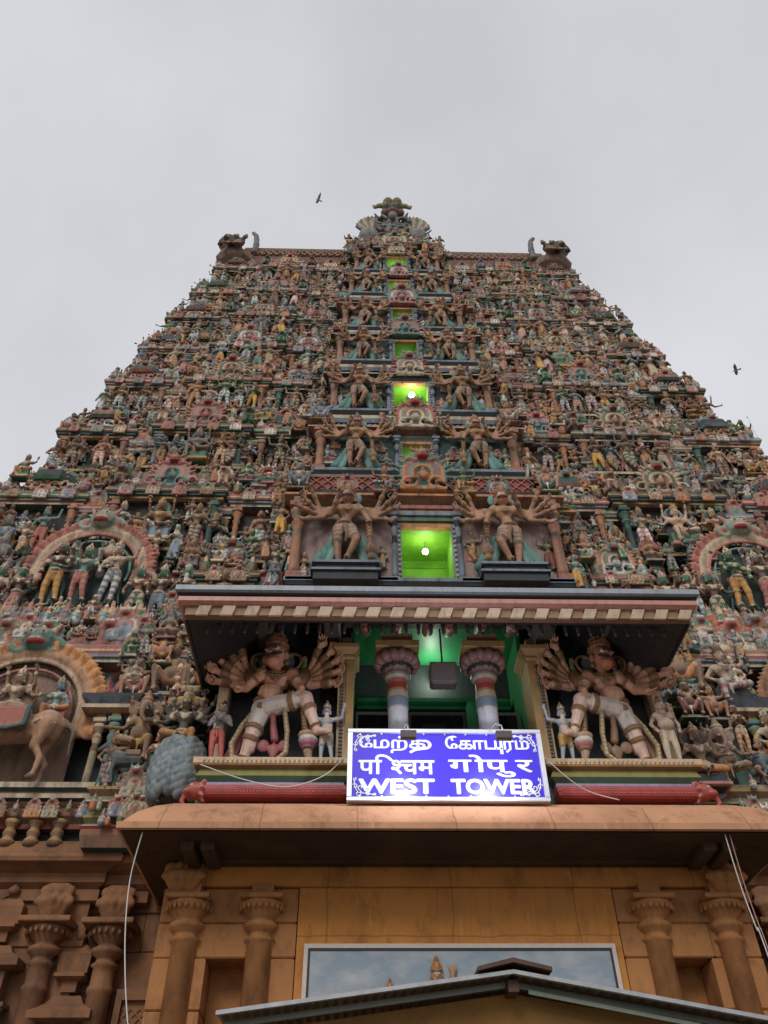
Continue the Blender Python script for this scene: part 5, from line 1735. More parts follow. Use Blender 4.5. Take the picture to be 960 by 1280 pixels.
# guardian bays: dark back walls, floor, side cheeks
for sg in (-1, 1):
    a, b = sorted((sg * 1.75, sg * 4.25))
    m.box(a, b, 13.75, 15.6, 7.2, 11.75, 'slate')
m.box(-1.75, 1.75, 15.4, 15.6, 7.2, 11.75, 'dteal')
m.box(-4.25, 4.25, 12.98, 15.4, 7.0, 7.95, 'slate')
m.build('porch_wall', FRESH, porch)
for sg in (-1, 1):
    m = MB()
    a, b = sorted((sg * 1.76, sg * 4.2))
    m.rings(a, b, 12.78, 14.2, [(-.1, 7.0, 'slate'), (-.1, 7.28, 'slate'), (-.02, 7.55, 'lilac'), (-.02, 7.62, 'green'), (.06, 7.7, 'olive'), (.0, 7.84, 'brown'), (.1, 7.87, 'gold'), (.12, 7.9, 'beige'), (.12, 8.0, 'beige'), (.05, 8.005, 'mud')], 'olive')
    for k in range(30):
        x = a + .06 + (b - a - .12) * k / 29
        m.lathe(x, 12.655, [(.012, 7.91), (.022, 7.945), (.012, 7.98)], 'cream', 6)
    m.build('plinth', FRESH, porch)
# red beam with lion heads and pale scroll frieze
def beam_head():
    S = Sculpt()
    S.e((0, 0, 0), (.17, .15, .15), 'red'); S.e((-.1, -.08, -.05), (.1, .09, .07), 'red'); S.e((-.05, -.12, .05), .03, 'white')
    for k in range(8):
        a = k * PI / 4
        S.c((.1, math.cos(a) * .1, math.sin(a) * .1), (.14, math.cos(a) * .17, math.sin(a) * .17), .05, .03, 'pink')
    S.path([(-.15, -.05, -.1), (-.2, -.05, -.2), (-.14, -.05, -.26)], .05, 'red', r1=.03)
    return S
BH = Model(beam_head(), .02, True)
for sg in (-1, 1):
    a, b = sorted((sg * 1.78, sg * 4.15))
    bm = MB()
    bm.rings(a, b, 12.62, 12.85, [(-.02, 7.29, 'red'), (.03, 7.32, 'red'), (.05, 7.40, 'red'), (.03, 7.48, 'red'), (-.02, 7.5, 'red')], 'red')
    for k in range(46):
        x = a + .05 + (b - a - .1) * k / 45
        for zz in (7.36, 7.435):
            bm.lathe(x, 12.575, [(.006, zz - .014), (.014, zz), (.006, zz + .014)], 'pink', 5)
    beam = bm.build('red_beam', FRESH, porch)
    o = new_obj('beam_lion_head', skin_mesh('beam_lion_head', BH.parts['body'], dict(red=(.40, .07, .05), pink=(.5, .16, .12), white=C['white']), FRESH, sg > 0), beam)
    o.location = (sg * 4.2, 12.68, 7.41)
    sc = MB()
    for k in range(9):
        cx = a + .16 + (b - a - .3) * k / 8
        pts = [(cx + (.02 + .085 * t) * math.cos(6.5 * t + k), 12.86, 7.17 + (.02 + .07 * t) * math.sin(6.5 * t + k)) for t in np.linspace(0, 1, 12)]
        sc.tube(pts, .014, 'white', 5)
    sc.build('scroll_frieze', FRESH, porch)
# eave
m = MB()
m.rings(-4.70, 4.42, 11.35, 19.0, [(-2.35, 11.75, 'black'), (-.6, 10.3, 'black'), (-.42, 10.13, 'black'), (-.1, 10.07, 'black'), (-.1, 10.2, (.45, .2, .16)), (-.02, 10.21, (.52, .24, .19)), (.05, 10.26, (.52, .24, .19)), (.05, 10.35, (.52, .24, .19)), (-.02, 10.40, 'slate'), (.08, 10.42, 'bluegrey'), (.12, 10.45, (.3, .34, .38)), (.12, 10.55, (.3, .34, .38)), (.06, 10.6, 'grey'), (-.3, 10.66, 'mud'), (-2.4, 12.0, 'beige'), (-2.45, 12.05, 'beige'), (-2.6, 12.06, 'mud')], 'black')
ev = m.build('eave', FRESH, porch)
tb = MB()
n = 42
tb.box(-4.62, 4.34, 11.46, 11.6, 10.055, 10.19, 'brown')
for k in range(n):
    x0 = -4.62 + 8.96 * k / n
    x1 = x0 + 8.96 / n
    z0, z1 = 10.045, 10.195
    if k % 2:
        v = [(x0 - .03, 11.425, z0), (x1 - .03, 11.425, z0), (x1 + .03, 11.36, z1), (x0 + .03, 11.36, z1), (x0 - .03, 11.47, z0), (x1 - .03, 11.47, z0), (x1 + .03, 11.47, z1), (x0 + .03, 11.47, z1)]
        tb.add(v, [(0, 1, 2, 3), (0, 4, 5, 1), (1, 5, 6, 2), (0, 3, 7, 4)], (.72, .56, .40))
    else:
        tb.add([(x0, 11.45, z0 + .01), (x1, 11.45, z0 + .01), (x1, 11.42, z1), (x0, 11.42, z1)], [(0, 1, 2, 3)], (.33, .20, .11))
for xx in (-4.66, 4.33):
    tb.box(xx, xx + .05, 11.6, 15.5, 10.05, 10.19, 'black')
tb.build('toothed_edge', FRESH, ev)
for k in range(38):
    x = -4.3 + 8.3 * k / 37
    pm = MB()
    pm.lathe(x, 11.95, [(.015, 10.02), (.035, 10.06), (.025, 10.11), (.04, 10.15), (.03, 10.3)], (.06, .06, .06), 8)
    pm.build('eave_pendant', FRESH, ev)
for x in (-3.4, -2.1, 2.1, 3.4):
    rm = MB()
    rm.bbox(x - .16, x + .16, 12.5, 13.8, 10.72, 11.2, 'dirt', .03)
    rm.build('rafter_bracket', FRESH, porch)
# centre columns
for sg in (-1, 1):
    cm = MB()
    x = sg * .83
    cm.lathe(x, 13.2, [(.19, 7.95, (.62, .62, .68)), (.185, 9.2, (.5, .42, .38)), (.20, 9.22, 'bluegrey'), (.20, 9.42, 'cream'), (.19, 9.55, 'gold'), (.185, 9.60, 'red'), (.185, 9.72, 'rose'), (.185, 9.82, 'cream'), (.24, 9.86, 'grey'), (.26, 9.92, 'slate'), (.22, 9.97, 'grey'), (.25, 10.02, 'bluegrey')], 'white', 20)
    col = cm.build('column', FRESH, porch)
    lm_ = Sculpt()
    for k in range(14):
        a = 2 * PI * k / 14
        lm_.e((math.cos(a) * .24, math.sin(a) * .24, .08), (.075, .075, .09), 'black')
        lm_.e((math.cos(a) * .36, math.sin(a) * .36, .22), (.10, .10, .13), 'pink')
    lm_.c((0, 0, .05), (0, 0, .3), .28, .36, 'rose')
    lm_.ring((0, 0, .16), (0, 0, 1), .33, .04, 'bluegrey', n=16)
    o = new_obj('lotus_capital', skin_mesh('lotus_capital', skin_prims(lm_.p, .02), dict(black=(.03, .03, .035), pink=(.34, .17, .16), rose=(.3, .15, .14), bluegrey=C['grey']), FRESH), col)
    o.location = (x, 13.2, 10.0)
    am = MB()
    am.bbox(x - .42, x + .42, 12.86, 13.55, 10.4, 10.56, 'gold', .02)
    am.box(x - .3, x + .3, 12.95, 13.5, 10.56, 10.75, 'terra')
    am.build('abacus', FRESH, col)
    for dx in (-.62, .0, .62):
        bm = Sculpt()
        bm.c((0, .2, .05), (0, -.1, 0), .12, .13, 'terra'); bm.e((0, -.2, -.08), (.11, .1, .1), 'rose'); bm.e((0, -.24, -.2), (.06, .05, .06), 'pink')
        o = new_obj('corbel', skin_mesh('corbel', skin_prims(bm.p, .025), dict(terra=C['terra'], rose=C['rose'], pink=C['pink']), FRESH), col)
        o.location = (x + dx, 13.0, 10.93)
m = MB()
m.box(-1.9, 1.9, 12.9, 13.4, 11.2, 11.45, 'dirt')
m.build('ceiling_beam', FRESH, porch)
# gilded frames between the bays, with a row of beads
for sg in (-1, 1):
    fm = MB()
    a, b = sorted((sg * 1.66, sg * 1.80))
    fm.box(a, b, 13.02, 13.7, 7.95, 10.2, 'gold')
    a2, b2 = sorted((sg * 1.803, sg * 1.95))
    fm.box(a2, b2, 13.06, 13.7, 7.95, 10.2, 'beige')
    for k in range(30):
        z = 8.0 + 2.15 * k / 30
        fm.box((a2 + b2) / 2 - .035, (a2 + b2) / 2 + .035, 13.03, 13.07, z, z + .04, 'dirt')
    fm.rings(min(a, a2) - .0, max(b, b2), 13.02, 13.7, [(0, 10.2, 'gold'), (.03, 10.23, 'gold'), (.03, 10.27, 'terra'), (.0, 10.3, 'gold'), (.1, 10.42, 'gold'), (.1, 10.5, 'gold'), (0, 10.52, 'mud')], 'gold')
    fm.box(min(a, a2) + .06, max(b, b2) - .06, 13.1, 13.7, 10.52, 10.75, 'gold')
    fm.build('gilded_frame', FRESH, porch)
    em = MB()
    a, b = sorted((sg * 4.02, sg * 4.2))
    em.box(a, b, 13.3, 13.74, 8.0, 10.3, 'beige')
    em.box(a - .05, b + .05, 13.25, 13.74, 10.3, 10.45, 'gold')
    em.build('end_frame', FRESH, porch)
# recess: green interior, glazed doors
m = MB()
for sg in (-1, 1):
    a, b = sorted((sg * 1.66, sg * 1.74))
    m.box(a, b, 13.7, 15.4, 7.95, 11.3, 'green')
m.box(-1.66, 1.66, 15.2, 15.38, 9.9, 11.5, 'green')
for k in range(3):
    m.box(-1.6, 1.6, 14.85 - .08 * k, 15.2, 10.0 + .14 * k, 10.08 + .14 * k, 'green')
m.box(-1.7, 1.7, 13.5, 15.4, 11.35, 11.45, 'green')
m.build('recess_lining', GREENP, porch)
for x0, x1 in ((-1.62, -.62), (-.58, .55), (.62, 1.62)):
    dm = MB()
    for a, b, c, d in ((x0, x0 + .05, 7.95, 9.75), (x1 - .05, x1, 7.95, 9.75), (x0 + .05, x1 - .05, 9.69, 9.75), (x0 + .05, x1 - .05, 9.1, 9.13)):
        dm.box(a, b, 14.2, 14.26, c, d, 'grey' if x0 != -.58 else 'dirt')
    df = dm.build('door_frame', FRESH, porch)
    gm = MB()
    gm.box(x0 + .03, x1 - .03, 14.222, 14.238, 7.95, 9.72, 'black')
    gm.build('door_pane', GLASS, df)
dm = MB()
dm.bbox(.56, .74, 13.85, 14.1, 7.95, 9.8, 'green', .03)
dm.build('open_shutter', GREENP, porch)

# guardians of the porch
def guardian_big():
    """stands on one leg, the other thigh raised across with its foot on a club; five arms fan out on each side"""
    S = Sculpt()
    pv = np.array((-.07, 0, .50)); ch = np.array((.0, -.01, .705))
    sh = add_torso(S, pv, ch, belly=.012, hd=1)
    S.e(pv + (.0, .0, .0), (.10, .08, .075), 'cloth1', 'garment')
    # standing leg
    hip, kn, an = np.array((-.09, 0, .48)), np.array((-.135, -.04, .26)), np.array((-.19, -.01, .05))
    for a, b, r0, r1 in ((hip, kn, .078, .056), (kn, an, .056, .034)):
        S.c(a, b, r0, r1, 'leg')
    S.e(kn + (.0, .02, -.06), (.05, .05, .08), 'leg')
    S.c(an + (0, .01, -.02), an + (.05, -.09, -.03), .03, .022, 'leg')
    for k in range(5):
        S.c(an + (.035 + k * .012 - .02, -.085, -.03), an + (.05 + k * .013 - .02, -.118, -.034), .010, .008, 'leg')
    S.c(hip, hip + (kn - hip) * .8, .082, .066, 'cloth1', 'garment')
    for t in (.78, .86): S.ring(hip + (kn - hip) * t, kn - hip, .064, .012, 'gold', 'garment', n=12)
    for t in (.12, .2, .8): S.ring(kn + (an - kn) * t, an - kn, .057 - .02 * t, .010, 'gold', n=12)
    # raised leg
    hip, kn, an = np.array((-.03, -.03, .485)), np.array((.235, -.13, .505)), np.array((.335, -.14, .235))
    S.c(hip, kn, .080, .058, 'leg'); S.c(kn, an, .057, .034, 'leg')
    S.e(kn, .056, 'leg'); S.e(kn + (an - kn) * .3 + (0, .02, 0), (.048, .045, .08), 'leg')
    S.c(an, an + (.075, -.06, -.03), .03, .022, 'leg')
    for k in range(5):
        S.c(an + (.07, -.06 - k * .004, -.045 + k * .011), an + (.105, -.08 - k * .004, -.05 + k * .011), .010, .008, 'leg')
    S.c(hip, hip + (kn - hip) * .75, .084, .068, 'cloth1', 'garment')
    for t in (.62, .7): S.ring(hip + (kn - hip) * t, kn - hip, .069, .012, 'gold', 'garment', n=12)
    for t in (.3, .38, .86): S.ring(kn + (an - kn) * t, an - kn, .056 - .02 * t, .010, 'gold', n=12)
    for k in range(3): S.e(pv + (-.02 + .05 * k, -.085, -.03 - .01 * k), (.03, .014, .026), 'gold', 'garment')
    # arms
    for sx in (-1, 1):
        base = sh + np.array([sx * .115, 0, 0])
        for i in range(5):
            a = math.radians((-26, -11, 4, 19, 35)[i])
            E = base + np.array([sx * .155 * math.cos(a), .035 + .012 * i, .15 * math.sin(a) - .0])
            a2 = a + math.radians((16, 20, 24, 28, 32)[i])
            H = E + np.array([sx * .17 * math.cos(a2), -.09, .17 * math.sin(a2)])
            S_ = base + np.array((0, .012 * i, .0))
            S.c(S_, E, .044, .036, 'skin'); S.c(E, H, .036, .025, 'skin')
            for t in (.3, .42, .54, .66, .8): S.ring(S_ + (E - S_) * t, E - S_, .042, .011, 'gold' if int(t * 100) % 4 else 'crown2', n=10)
            for t in (.62, .74, .84, .92): S.ring(E + (H - E) * t, H - E, .031, .009, 'gold', n=10)
            add_hand(S, E, H, .027, 1, 'skin')
            d = (H - E) / np.linalg.norm(H - E)
            if i in (0, 4):
                S.ring(H + d * .07 + (0, -.02, 0), (.3 * sx, 1, 0), .03, .008, 'gold', 'weapon#%d%d' % (sx, i), n=10)
            elif i == 2:
                S.path([H + d * .03, H + d * .1 + (0, 0, .01), H + d * .15 + (0, 0, .03)], .013, 'grey', 'weapon#%d%d' % (sx, i), r1=.005)
            else:
                S.path([H + d * .02, H + d * .09], .008, 'gold', 'weapon#%d%d' % (sx, i)); S.e(H + d * .11, (.016, .014, .026), 'gold', 'weapon#%d%d' % (sx, i))
    # resting hand on the raised knee
    s0, E, H = sh + (.11, -.02, -.01), np.array((.185, -.06, .635)), np.array((.205, -.15, .575))
    S.c(s0, E, .045, .037, 'skin'); S.c(E, H, .037, .026, 'skin'); add_hand(S, H - (.0, .0, -.05), H, .024, 1)
    S.ring(s0 + (E - s0) * .5, E - s0, .043, .011, 'gold', n=12)
    s0, E, H = sh + (-.11, -.02, -.01), np.array((-.215, -.05, .635)), np.array((-.245, -.16, .56))
    S.c(s0, E, .045, .037, 'skin'); S.c(E, H, .037, .027, 'skin'); add_hand(S, E, H, .028, 1)
    S.ring(s0 + (E - s0) * .5, E - s0, .043, .011, 'gold', n=12)
    # chest jewels, cross belts
    for sx in (-1, 1):
        S.path([ch + (sx * .09, -.04, .07), ch + (sx * .04, -.078, .02), ch + (0, -.085, -.03)], .010, 'gold')
        S.e(sh + (sx * .12, -.03, .02), (.045, .03, .03), 'gold')
    for k in range(7):
        a = (k - 3) * .35
        S.e(ch + (math.sin(a) * .075, -.055 - .03 * math.cos(a), .045 - .03 * math.cos(a)), .013, 'gold')
    S.e(ch + (0, -.088, -.02), (.022, .013, .028), 'gold')
    add_head(S, (-.02, -.045, .915), 1.42, 'tall', 2, True, -.30)
    S.e((-.02, .04, .92), (.15, .02, .14), 'plate2', 'halo')
    S.ring((.10, .02, .91), (.2, 1, 0), .075, .013, 'gold', 'halo', n=14)
    S.ring((-.14, .02, .91), (-.2, 1, 0), .075, .013, 'gold', 'halo', n=14)
    for sx in (-1, 1):
        S.path([(sx * .13, .05, .80), (sx * .19, .05, .86), (sx * .2, .05, .94)], .03, 'green', 'lotus_bud#%d' % sx, r1=.02)
        S.e((sx * .19, .05, .955), (.028, .02, .035), 'pink', 'lotus_bud#%d' % sx)
    # long beaded garland hanging in a loop
    gp = [(-.13, -.03, .47), (-.21, -.05, .33), (-.27, -.07, .17), (-.25, -.09, .06), (-.12, -.10, .015), (.05, -.10, .02), (.12, -.10, .09), (.12, -.10, .25), (.09, -.09, .42)]
    S.path(gp, .021, 'garland', 'garland')
    P_ = [np.array(q) for q in gp]
    for a, b in zip(P_[:-1], P_[1:]):
        n = max(2, int(np.linalg.norm(b - a) / .03))
        for k in range(n):
            S.e(a + (b - a) * k / n + (0, -.014, 0), .012, 'cream', 'garland')
    S.e((-.03, -.11, -.005), (.028, .02, .028), 'cream', 'garland')
    # sashes
    for dx in (0, .03, .06):
        S.path([(-.16 - dx * .3, .0, .42), (-.21 - dx * .5, .01, .26), (-.255 - dx, .0, .08)], .016, 'sash', 'sash', r1=.024)
    S.path([(.0, -.05, .44), (.015, -.06, .30), (.03, -.06, .22)], .02, 'sash', 'sash', r1=.035)
    for dx, dz in ((-.045, .16), (.03, .13), (.10, .16)):
        S.e((dx, -.06, dz), (.045, .018, .05), 'sash', 'sash')
    S.e((.03, -.06, .10), (.03, .016, .04), 'sash', 'sash')
    # club under the raised foot
    x = .275
    S.c((.22, -.10, .42), (.25, -.11, .26), .012, .022, 'wood', 'club')
    for t in np.linspace(0, 1, 7): S.ring((.22 + .03 * t, -.10 - .01 * t, .42 - .16 * t), (0, 0, 1), .016 + .01 * t, .006, 'gold', 'club')
    S.e((x - .01, -.115, .215), (.07, .062, .035), 'wood', 'club')
    S.e((x, -.115, .175), (.075, .066, .03), 'white', 'club')
    S.e((x, -.115, .145), (.066, .06, .035), 'lotus', 'club')
    S.ring((x, -.115, .115), (0, 0, 1), .035, .014, 'gold', 'club')
    S.c((x, -.115, .09), (x + .02, -.115, .0), .034, .018, 'wood', 'club')
    return S
GB = Model(guardian_big(), 1 / 180)
BP = dict(skin=(.74, .38, .23), face=(.74, .35, .23), leg=(.78, .53, .42), cloth1=(.72, .62, .55), gold=(.26, .14, .06), crown=(.34, .15, .08), crown2=(.20, .085, .06), hair=(.02, .015, .015), eye=(.85, .73, .68), lips=(.45, .07, .06),
          plate2=(.10, .14, .12), green=(.18, .28, .07), pink=(.45, .18, .15), garland=(.36, .25, .13), cream=(.52, .42, .27), sash=(.34, .09, .09), wood=(.42, .28, .19), white=(.6, .56, .5), lotus=(.42, .10, .22), grey=(.55, .55, .52))
place(GB, 'guardian_statue', 'large moustached guardian with one raised leg in the left bay beside the blue sign', 'guardian', (-3.12, 13.25, 8.03), 2.5, BP, 'large guardians of the porch', False, mat=FRESH)
BP2 = dict(BP); BP2['sash'] = (.26, .15, .08); BP2['lotus'] = (.36, .13, .11); BP2['skin'] = (.66, .35, .22); BP2['face'] = (.56, .22, .13)
place(GB, 'guardian_statue', 'large red-faced guardian with one raised leg in the right bay beside the blue sign', 'guardian', (3.12, 13.25, 8.03), 2.5, BP2, 'large guardians of the porch', True, mat=FRESH)
# attendants at their feet
A1 = Model(figure(random.Random(31), 'stand', 2, cloth='long', hands=('anjali', 'anjali'), crown='bun', drape=False, ped=False, hd=1, turn=.2), 1 / 64)
A2 = Model(figure(random.Random(33), 'stand', 2, cloth='short', hands=('raised', 'raised'), crown='tall', drape=False, ped=False, hd=1, belly=.01, turn=0.0, beard=True), 1 / 64)
A3 = Model(figure(random.Random(35), 'stand', 2, cloth='long', hands=('hip', 'hip'), crown='tall', drape=False, ped=False, hd=1, belly=.035, turn=0.0), 1 / 64)
place(A1, 'attendant_statue', 'small praying man in red trousers at the outer foot of the left guardian', 'statue', (-4.0, 12.95, 8.02), 1.18, P(skin='grey', face='mud', cloth1=(.45, .08, .05), cloth2=(.45, .08, .05), gold='mud', crown='mud', hair='black'), 'attendants of the porch guardians', False, mat=FRESH)
for sg in (-1, 1):
    place(A2, 'attendant_statue', 'small grey-bearded man with hands over his head beside the %s gilded frame' % ('left' if sg < 0 else 'right'), 'statue', (sg * 2.12, 12.95, 8.02), 1.12,
          P(skin=(.42, .46, .52), face=(.36, .36, .38), cloth1='cream' if sg < 0 else 'yellow', cloth2='blue', gold='cream', crown='mud', crown2='gold', hair='black'), 'attendants of the porch guardians', sg > 0, mat=FRESH)
place(A3, 'attendant_statue', 'pot-bellied pale dwarf at the outer foot of the right guardian', 'statue', (3.98, 12.95, 8.02), 1.3, P(skin='pale', face='pale', cloth1='cream', cloth2='grey', gold='mud', crown='mud', hair='slate'), 'attendants of the porch guardians', True, mat=FRESH)

# speaker box between the columns
sp = thing('speaker_box', 'dark grey speaker box hanging between the two porch columns', 'speaker', (.03, 13.05, 9.62))
m = MB()
m.rings(-.25, .25, -.16, .16, [(-.06, 0, 'dirt'), (-.02, .03, 'dirt'), (0, .07, 'dirt'), (0, .44, 'dirt'), (-.02, .46, 'dirt')], 'dirt')
m.build('cabinet', GREYM, sp)
m = MB()
m.box(-.22, .22, -.172, -.163, .06, .42, 'black')
m.build('front_grille', mat_plain('speaker_cloth', (.16, .125, .115), .8), sp)
m = MB()
m.tube([(0, 0, .46), (0, .05, 1.35)], .02, 'black')
m.build('hanger', GREYM, sp)

# ================================================================== WEST TOWER sign
sign = thing('tower_sign', 'blue illuminated sign in three scripts in a silver frame reading WEST TOWER', 'sign', (-.135, 12.0, 6.93))
SWd, SHt = 3.16, 1.23
m = MB()
m.box(-SWd / 2 + .05, SWd / 2 - .05, -.005, .05, .05, SHt - .05, 'blue')
m.build('panel', SIGNBLUE, sign)
m = MB()
fw = .075
m.bbox(-SWd / 2, SWd / 2, -.045, .07, 0, fw, 'grey', .012)
m.bbox(-SWd / 2, SWd / 2, -.045, .07, SHt - fw, SHt, 'grey', .012)
m.bbox(-SWd / 2, -SWd / 2 + fw, -.043, .068, fw + .001, SHt - fw - .001, 'grey', .0)
m.bbox(SWd / 2 - fw, SWd / 2, -.043, .068, fw + .001, SHt - fw - .001, 'grey', .0)
for k in range(9):
    x = -SWd / 2 + .2 + (SWd - .4) * k / 8
    for z in (fw + .012, SHt - fw - .012):
        m.box(x - .012, x + .012, -.02, -.002, z - .012, z + .012, 'white')
m.build('frame', ALU, sign)

def bold(VF, w, n=8):
    V, F = VF
    V2, F2 = [], []
    for k in range(n):
        a = 2 * PI * k / n
        o = len(V2)
        V2 += [(p[0] + w * math.cos(a), p[1] + w * math.sin(a), k) for p in V]
        F2 += [[i + o for i in f] for f in F]
    return V2, F2

def glyphs(items, offset=0.0):
    """items: (text, dx, dy, sx) set one after the other from the built-in font; returns verts and faces in the plane"""
    V, F = [], []
    x = 0.0
    for it in items:
        if it[0] == 'poly':
            V_, F_ = it[1]
            o = len(V)
            V += [(p[0] + x, p[1]) for p in V_]; F += [[i + o for i in f] for f in F_]
            x += it[2]
            continue
        txt, dx, dy, adv = it
        cu = bpy.data.curves.new('t', 'FONT')
        cu.body = txt
        cu.offset = offset
        cu.resolution_u = 4
        ob = bpy.data.objects.new('t', cu)
        COL.objects.link(ob)
        dg = bpy.context.evaluated_depsgraph_get()
        me = bpy.data.meshes.new_from_object(ob.evaluated_get(dg))
        o = len(V)
        vs = [v.co for v in me.vertices]
        x0 = min(v.x for v in vs); x1 = max(v.x for v in vs)
        V += [(v.x - x0 + x + dx, v.y + dy) for v in vs]
        F += [[i + o for i in p.vertices] for p in me.polygons]
        x += (x1 - x0) + adv
        bpy.data.objects.remove(ob); bpy.data.curves.remove(cu); bpy.data.meshes.remove(me)
    return V, F

def stroke(pts, w):
    """a thick rounded line as a flat polygon strip"""
    V, F = [], []
    n = len(pts)
    for i, p in enumerate(pts):
        a = pts[max(i - 1, 0)]; b = pts[min(i + 1, n - 1)]
        d = Vector((b[0] - a[0], b[1] - a[1])).normalized()
        V += [(p[0] - d.y * w / 2, p[1] + d.x * w / 2), (p[0] + d.y * w / 2, p[1] - d.x * w / 2)]
        if i: F.append([2 * i - 2, 2 * i - 1, 2 * i + 1, 2 * i])
    return V, F

def arcpts(cx, cy, rx, ry, a0, a1, n=14):
    return [(cx + rx * math.cos(math.radians(a0 + (a1 - a0) * k / n)), cy + ry * math.sin(math.radians(a0 + (a1 - a0) * k / n))) for k in range(n + 1)]

def join(*L):
    V, F = [], []
    for v, f in L:
        o = len(V); V += v; F += [[i + o for i in q] for q in f]
    return V, F

def word(name, VF, u0, u1, v0, v1, mat=WHITE):
    """fit a word into a rectangle of the sign (fractions of width and height)"""
    V, F = VF
    xs = [p[0] for p in V]; ys = [p[1] for p in V]
    ax, bx, ay, by = min(xs), max(xs), min(ys), max(ys)
    X0, X1 = -SWd / 2 + u0 * SWd, -SWd / 2 + u1 * SWd
    Z0, Z1 = SHt * v0, SHt * v1
    me = bpy.data.meshes.new(name)
    me.from_pydata([(X0 + (p[0] - ax) / (bx - ax) * (X1 - X0), -.009 - (.0004 * p[2] if len(p) > 2 else 0), Z0 + (p[1] - ay) / (by - ay) * (Z1 - Z0)) for p in V], [], F)
    me.materials.append(mat)
    return new_obj(name, me, sign)

TW = .115
ku_tail = stroke([(.0, .50), (.12, .50)] + arcpts(.12, .24, .24, .26, 90, -90, 12) + [(-.1, -.06), (-.3, -.10), (-.48, -.20), (-.56, -.30)], TW)
pu_tail = join(stroke([(-.05, .05), (.30, .05)], TW), stroke([(.27, .555), (.27, -.30)], TW))
word('lettering', bold(glyphs([('\u0bc7', 0, 0, .06), ('\u0bae', 0, 0, .08), ('\u0bb1', 0, 0, -.28), ('\u0bcd', -.12, 0, .26), ('\u0b95', 0, 0, -.13), ('poly', ku_tail, .3)]), .022), .055, .43, .655, .91)
word('lettering', bold(glyphs([('\u0bc7', 0, 0, .06), ('\u0b95', 0, 0, .06), ('\u0bbe', 0, 0, .08), ('\u0baa', 0, 0, -.02), ('poly', pu_tail, .42), ('\u0bb0', 0, 0, .08), ('\u0bae', 0, 0, -.36), ('\u0bcd', -.08, .0, .1)]), .022), .50, .935, .65, .91)

def clip_left(VF, frac):
    V, F = VF
    xs = [p[0] for p in V]
    lim = min(xs) + (max(xs) - min(xs)) * frac
    keep = [f for f in F if sum(V[i][0] for i in f) / len(f) < lim]
    return [(min(p[0], lim), p[1]) for p in V], keep
half = clip_left(glyphs([('\u0936', 0, 0, 0)]), .66)
word('lettering', bold(glyphs([('\u092a', 0, 0, .0), ('\u093f', 0, 0, -.05), ('poly', half, .36), ('\u091a', 0, 0, -.01), ('\u092e', 0, 0, 0)]), .02), .055, .44, .365, .64)
word('lettering', bold(glyphs([('\u0917', 0, 0, -.03), ('\u094b', 0, 0, -.02), ('\u092a', 0, 0, -.26), ('\u0941', -.04, 0, .02), ('\u0930', 0, 0, 0)]), .02), .51, .94, .33, .64)
word('lettering', bold(glyphs([('WEST', 0, 0, 0)]), .042), .055, .437, .10, .31)
word('lettering', bold(glyphs([('TOWER', 0, 0, 0)]), .042), .515, .94, .10, .31)
# scrolled corner ornaments
for cx, sx in ((-1, 1), (1, -1)):
    for cz, sz in ((0, 1), (1, -1)):
        m = MB()
        X0 = cx * (SWd / 2 - fw); Z0 = fw if cz == 0 else SHt - fw
        for (u, v, r, ph) in ((.10, .06, .055, 0), (.24, .05, .045, 1.5), (.36, .035, .03, 3), (.05, .17, .05, 2), (.04, .29, .03, .5), (.14, .15, .05, 4), (.26, .12, .03, 2.2)):
            pts = [(X0 + sx * (u + r * t * math.cos(7 * t + ph)), -.012, Z0 + sz * (v + r * t * math.sin(7 * t + ph))) for t in np.linspace(.15, 1, 14)]
            m.tube(pts, .010, 'white', 5)
        m.tube([(X0 + sx * .03, -.012, Z0 + sz * .31), (X0 + sx * .05, -.012, Z0 + sz * .15), (X0 + sx * .1, -.012, Z0 + sz * .07), (X0 + sx * .24, -.012, Z0 + sz * .055), (X0 + sx * .38, -.012, Z0 + sz * .03)], .010, 'white', 5)
        m.build('corner_scroll', WHITE, sign)

# floodlights on arms in front of the sign
for k, x in enumerate((-.80, .62)):
    fl = thing('flood_lamp', 'small grey flood lamp on an arm over the %s of the blue sign' % ('left half' if k == 0 else 'right half'), 'flood lamp', (x, 10.85, 7.37), 'flood lamps over the sign')
    m = MB(); m.bbox(-.12, .12, -.05, .04, 0, .14, 'black', .015)
    for q in range(5): m.box(-.1 + q * .045, -.09 + q * .045, -.07, -.05, .02, .12, 'black')
    m.build('casing', GREYM, fl)
    m = MB(); m.box(-.1, .1, .041, .046, .02, .12, 'white'); m.build('lens', FLOODLED, fl)
    m = MB(); m.tube([(0, 0, .14), (0, .1, .3), (0, .6, .6), (0, 1.12, .78)], .012, 'grey'); m.build('arm', ALU, fl)
    l = bpy.data.lights.new('flood', 'SPOT')
    l.energy = 88; l.specular_factor = .3; l.color = (.82, .86, 1.0); l.spot_size = math.radians(170); l.spot_blend = .5; l.shadow_soft_size = .08
    lo = new_obj('flood_light', l); lo.location = (x, 10.92, 7.44)
    lo.rotation_euler = Vector((0, -1, -.35)).to_track_quat('Z', 'Y').to_euler()

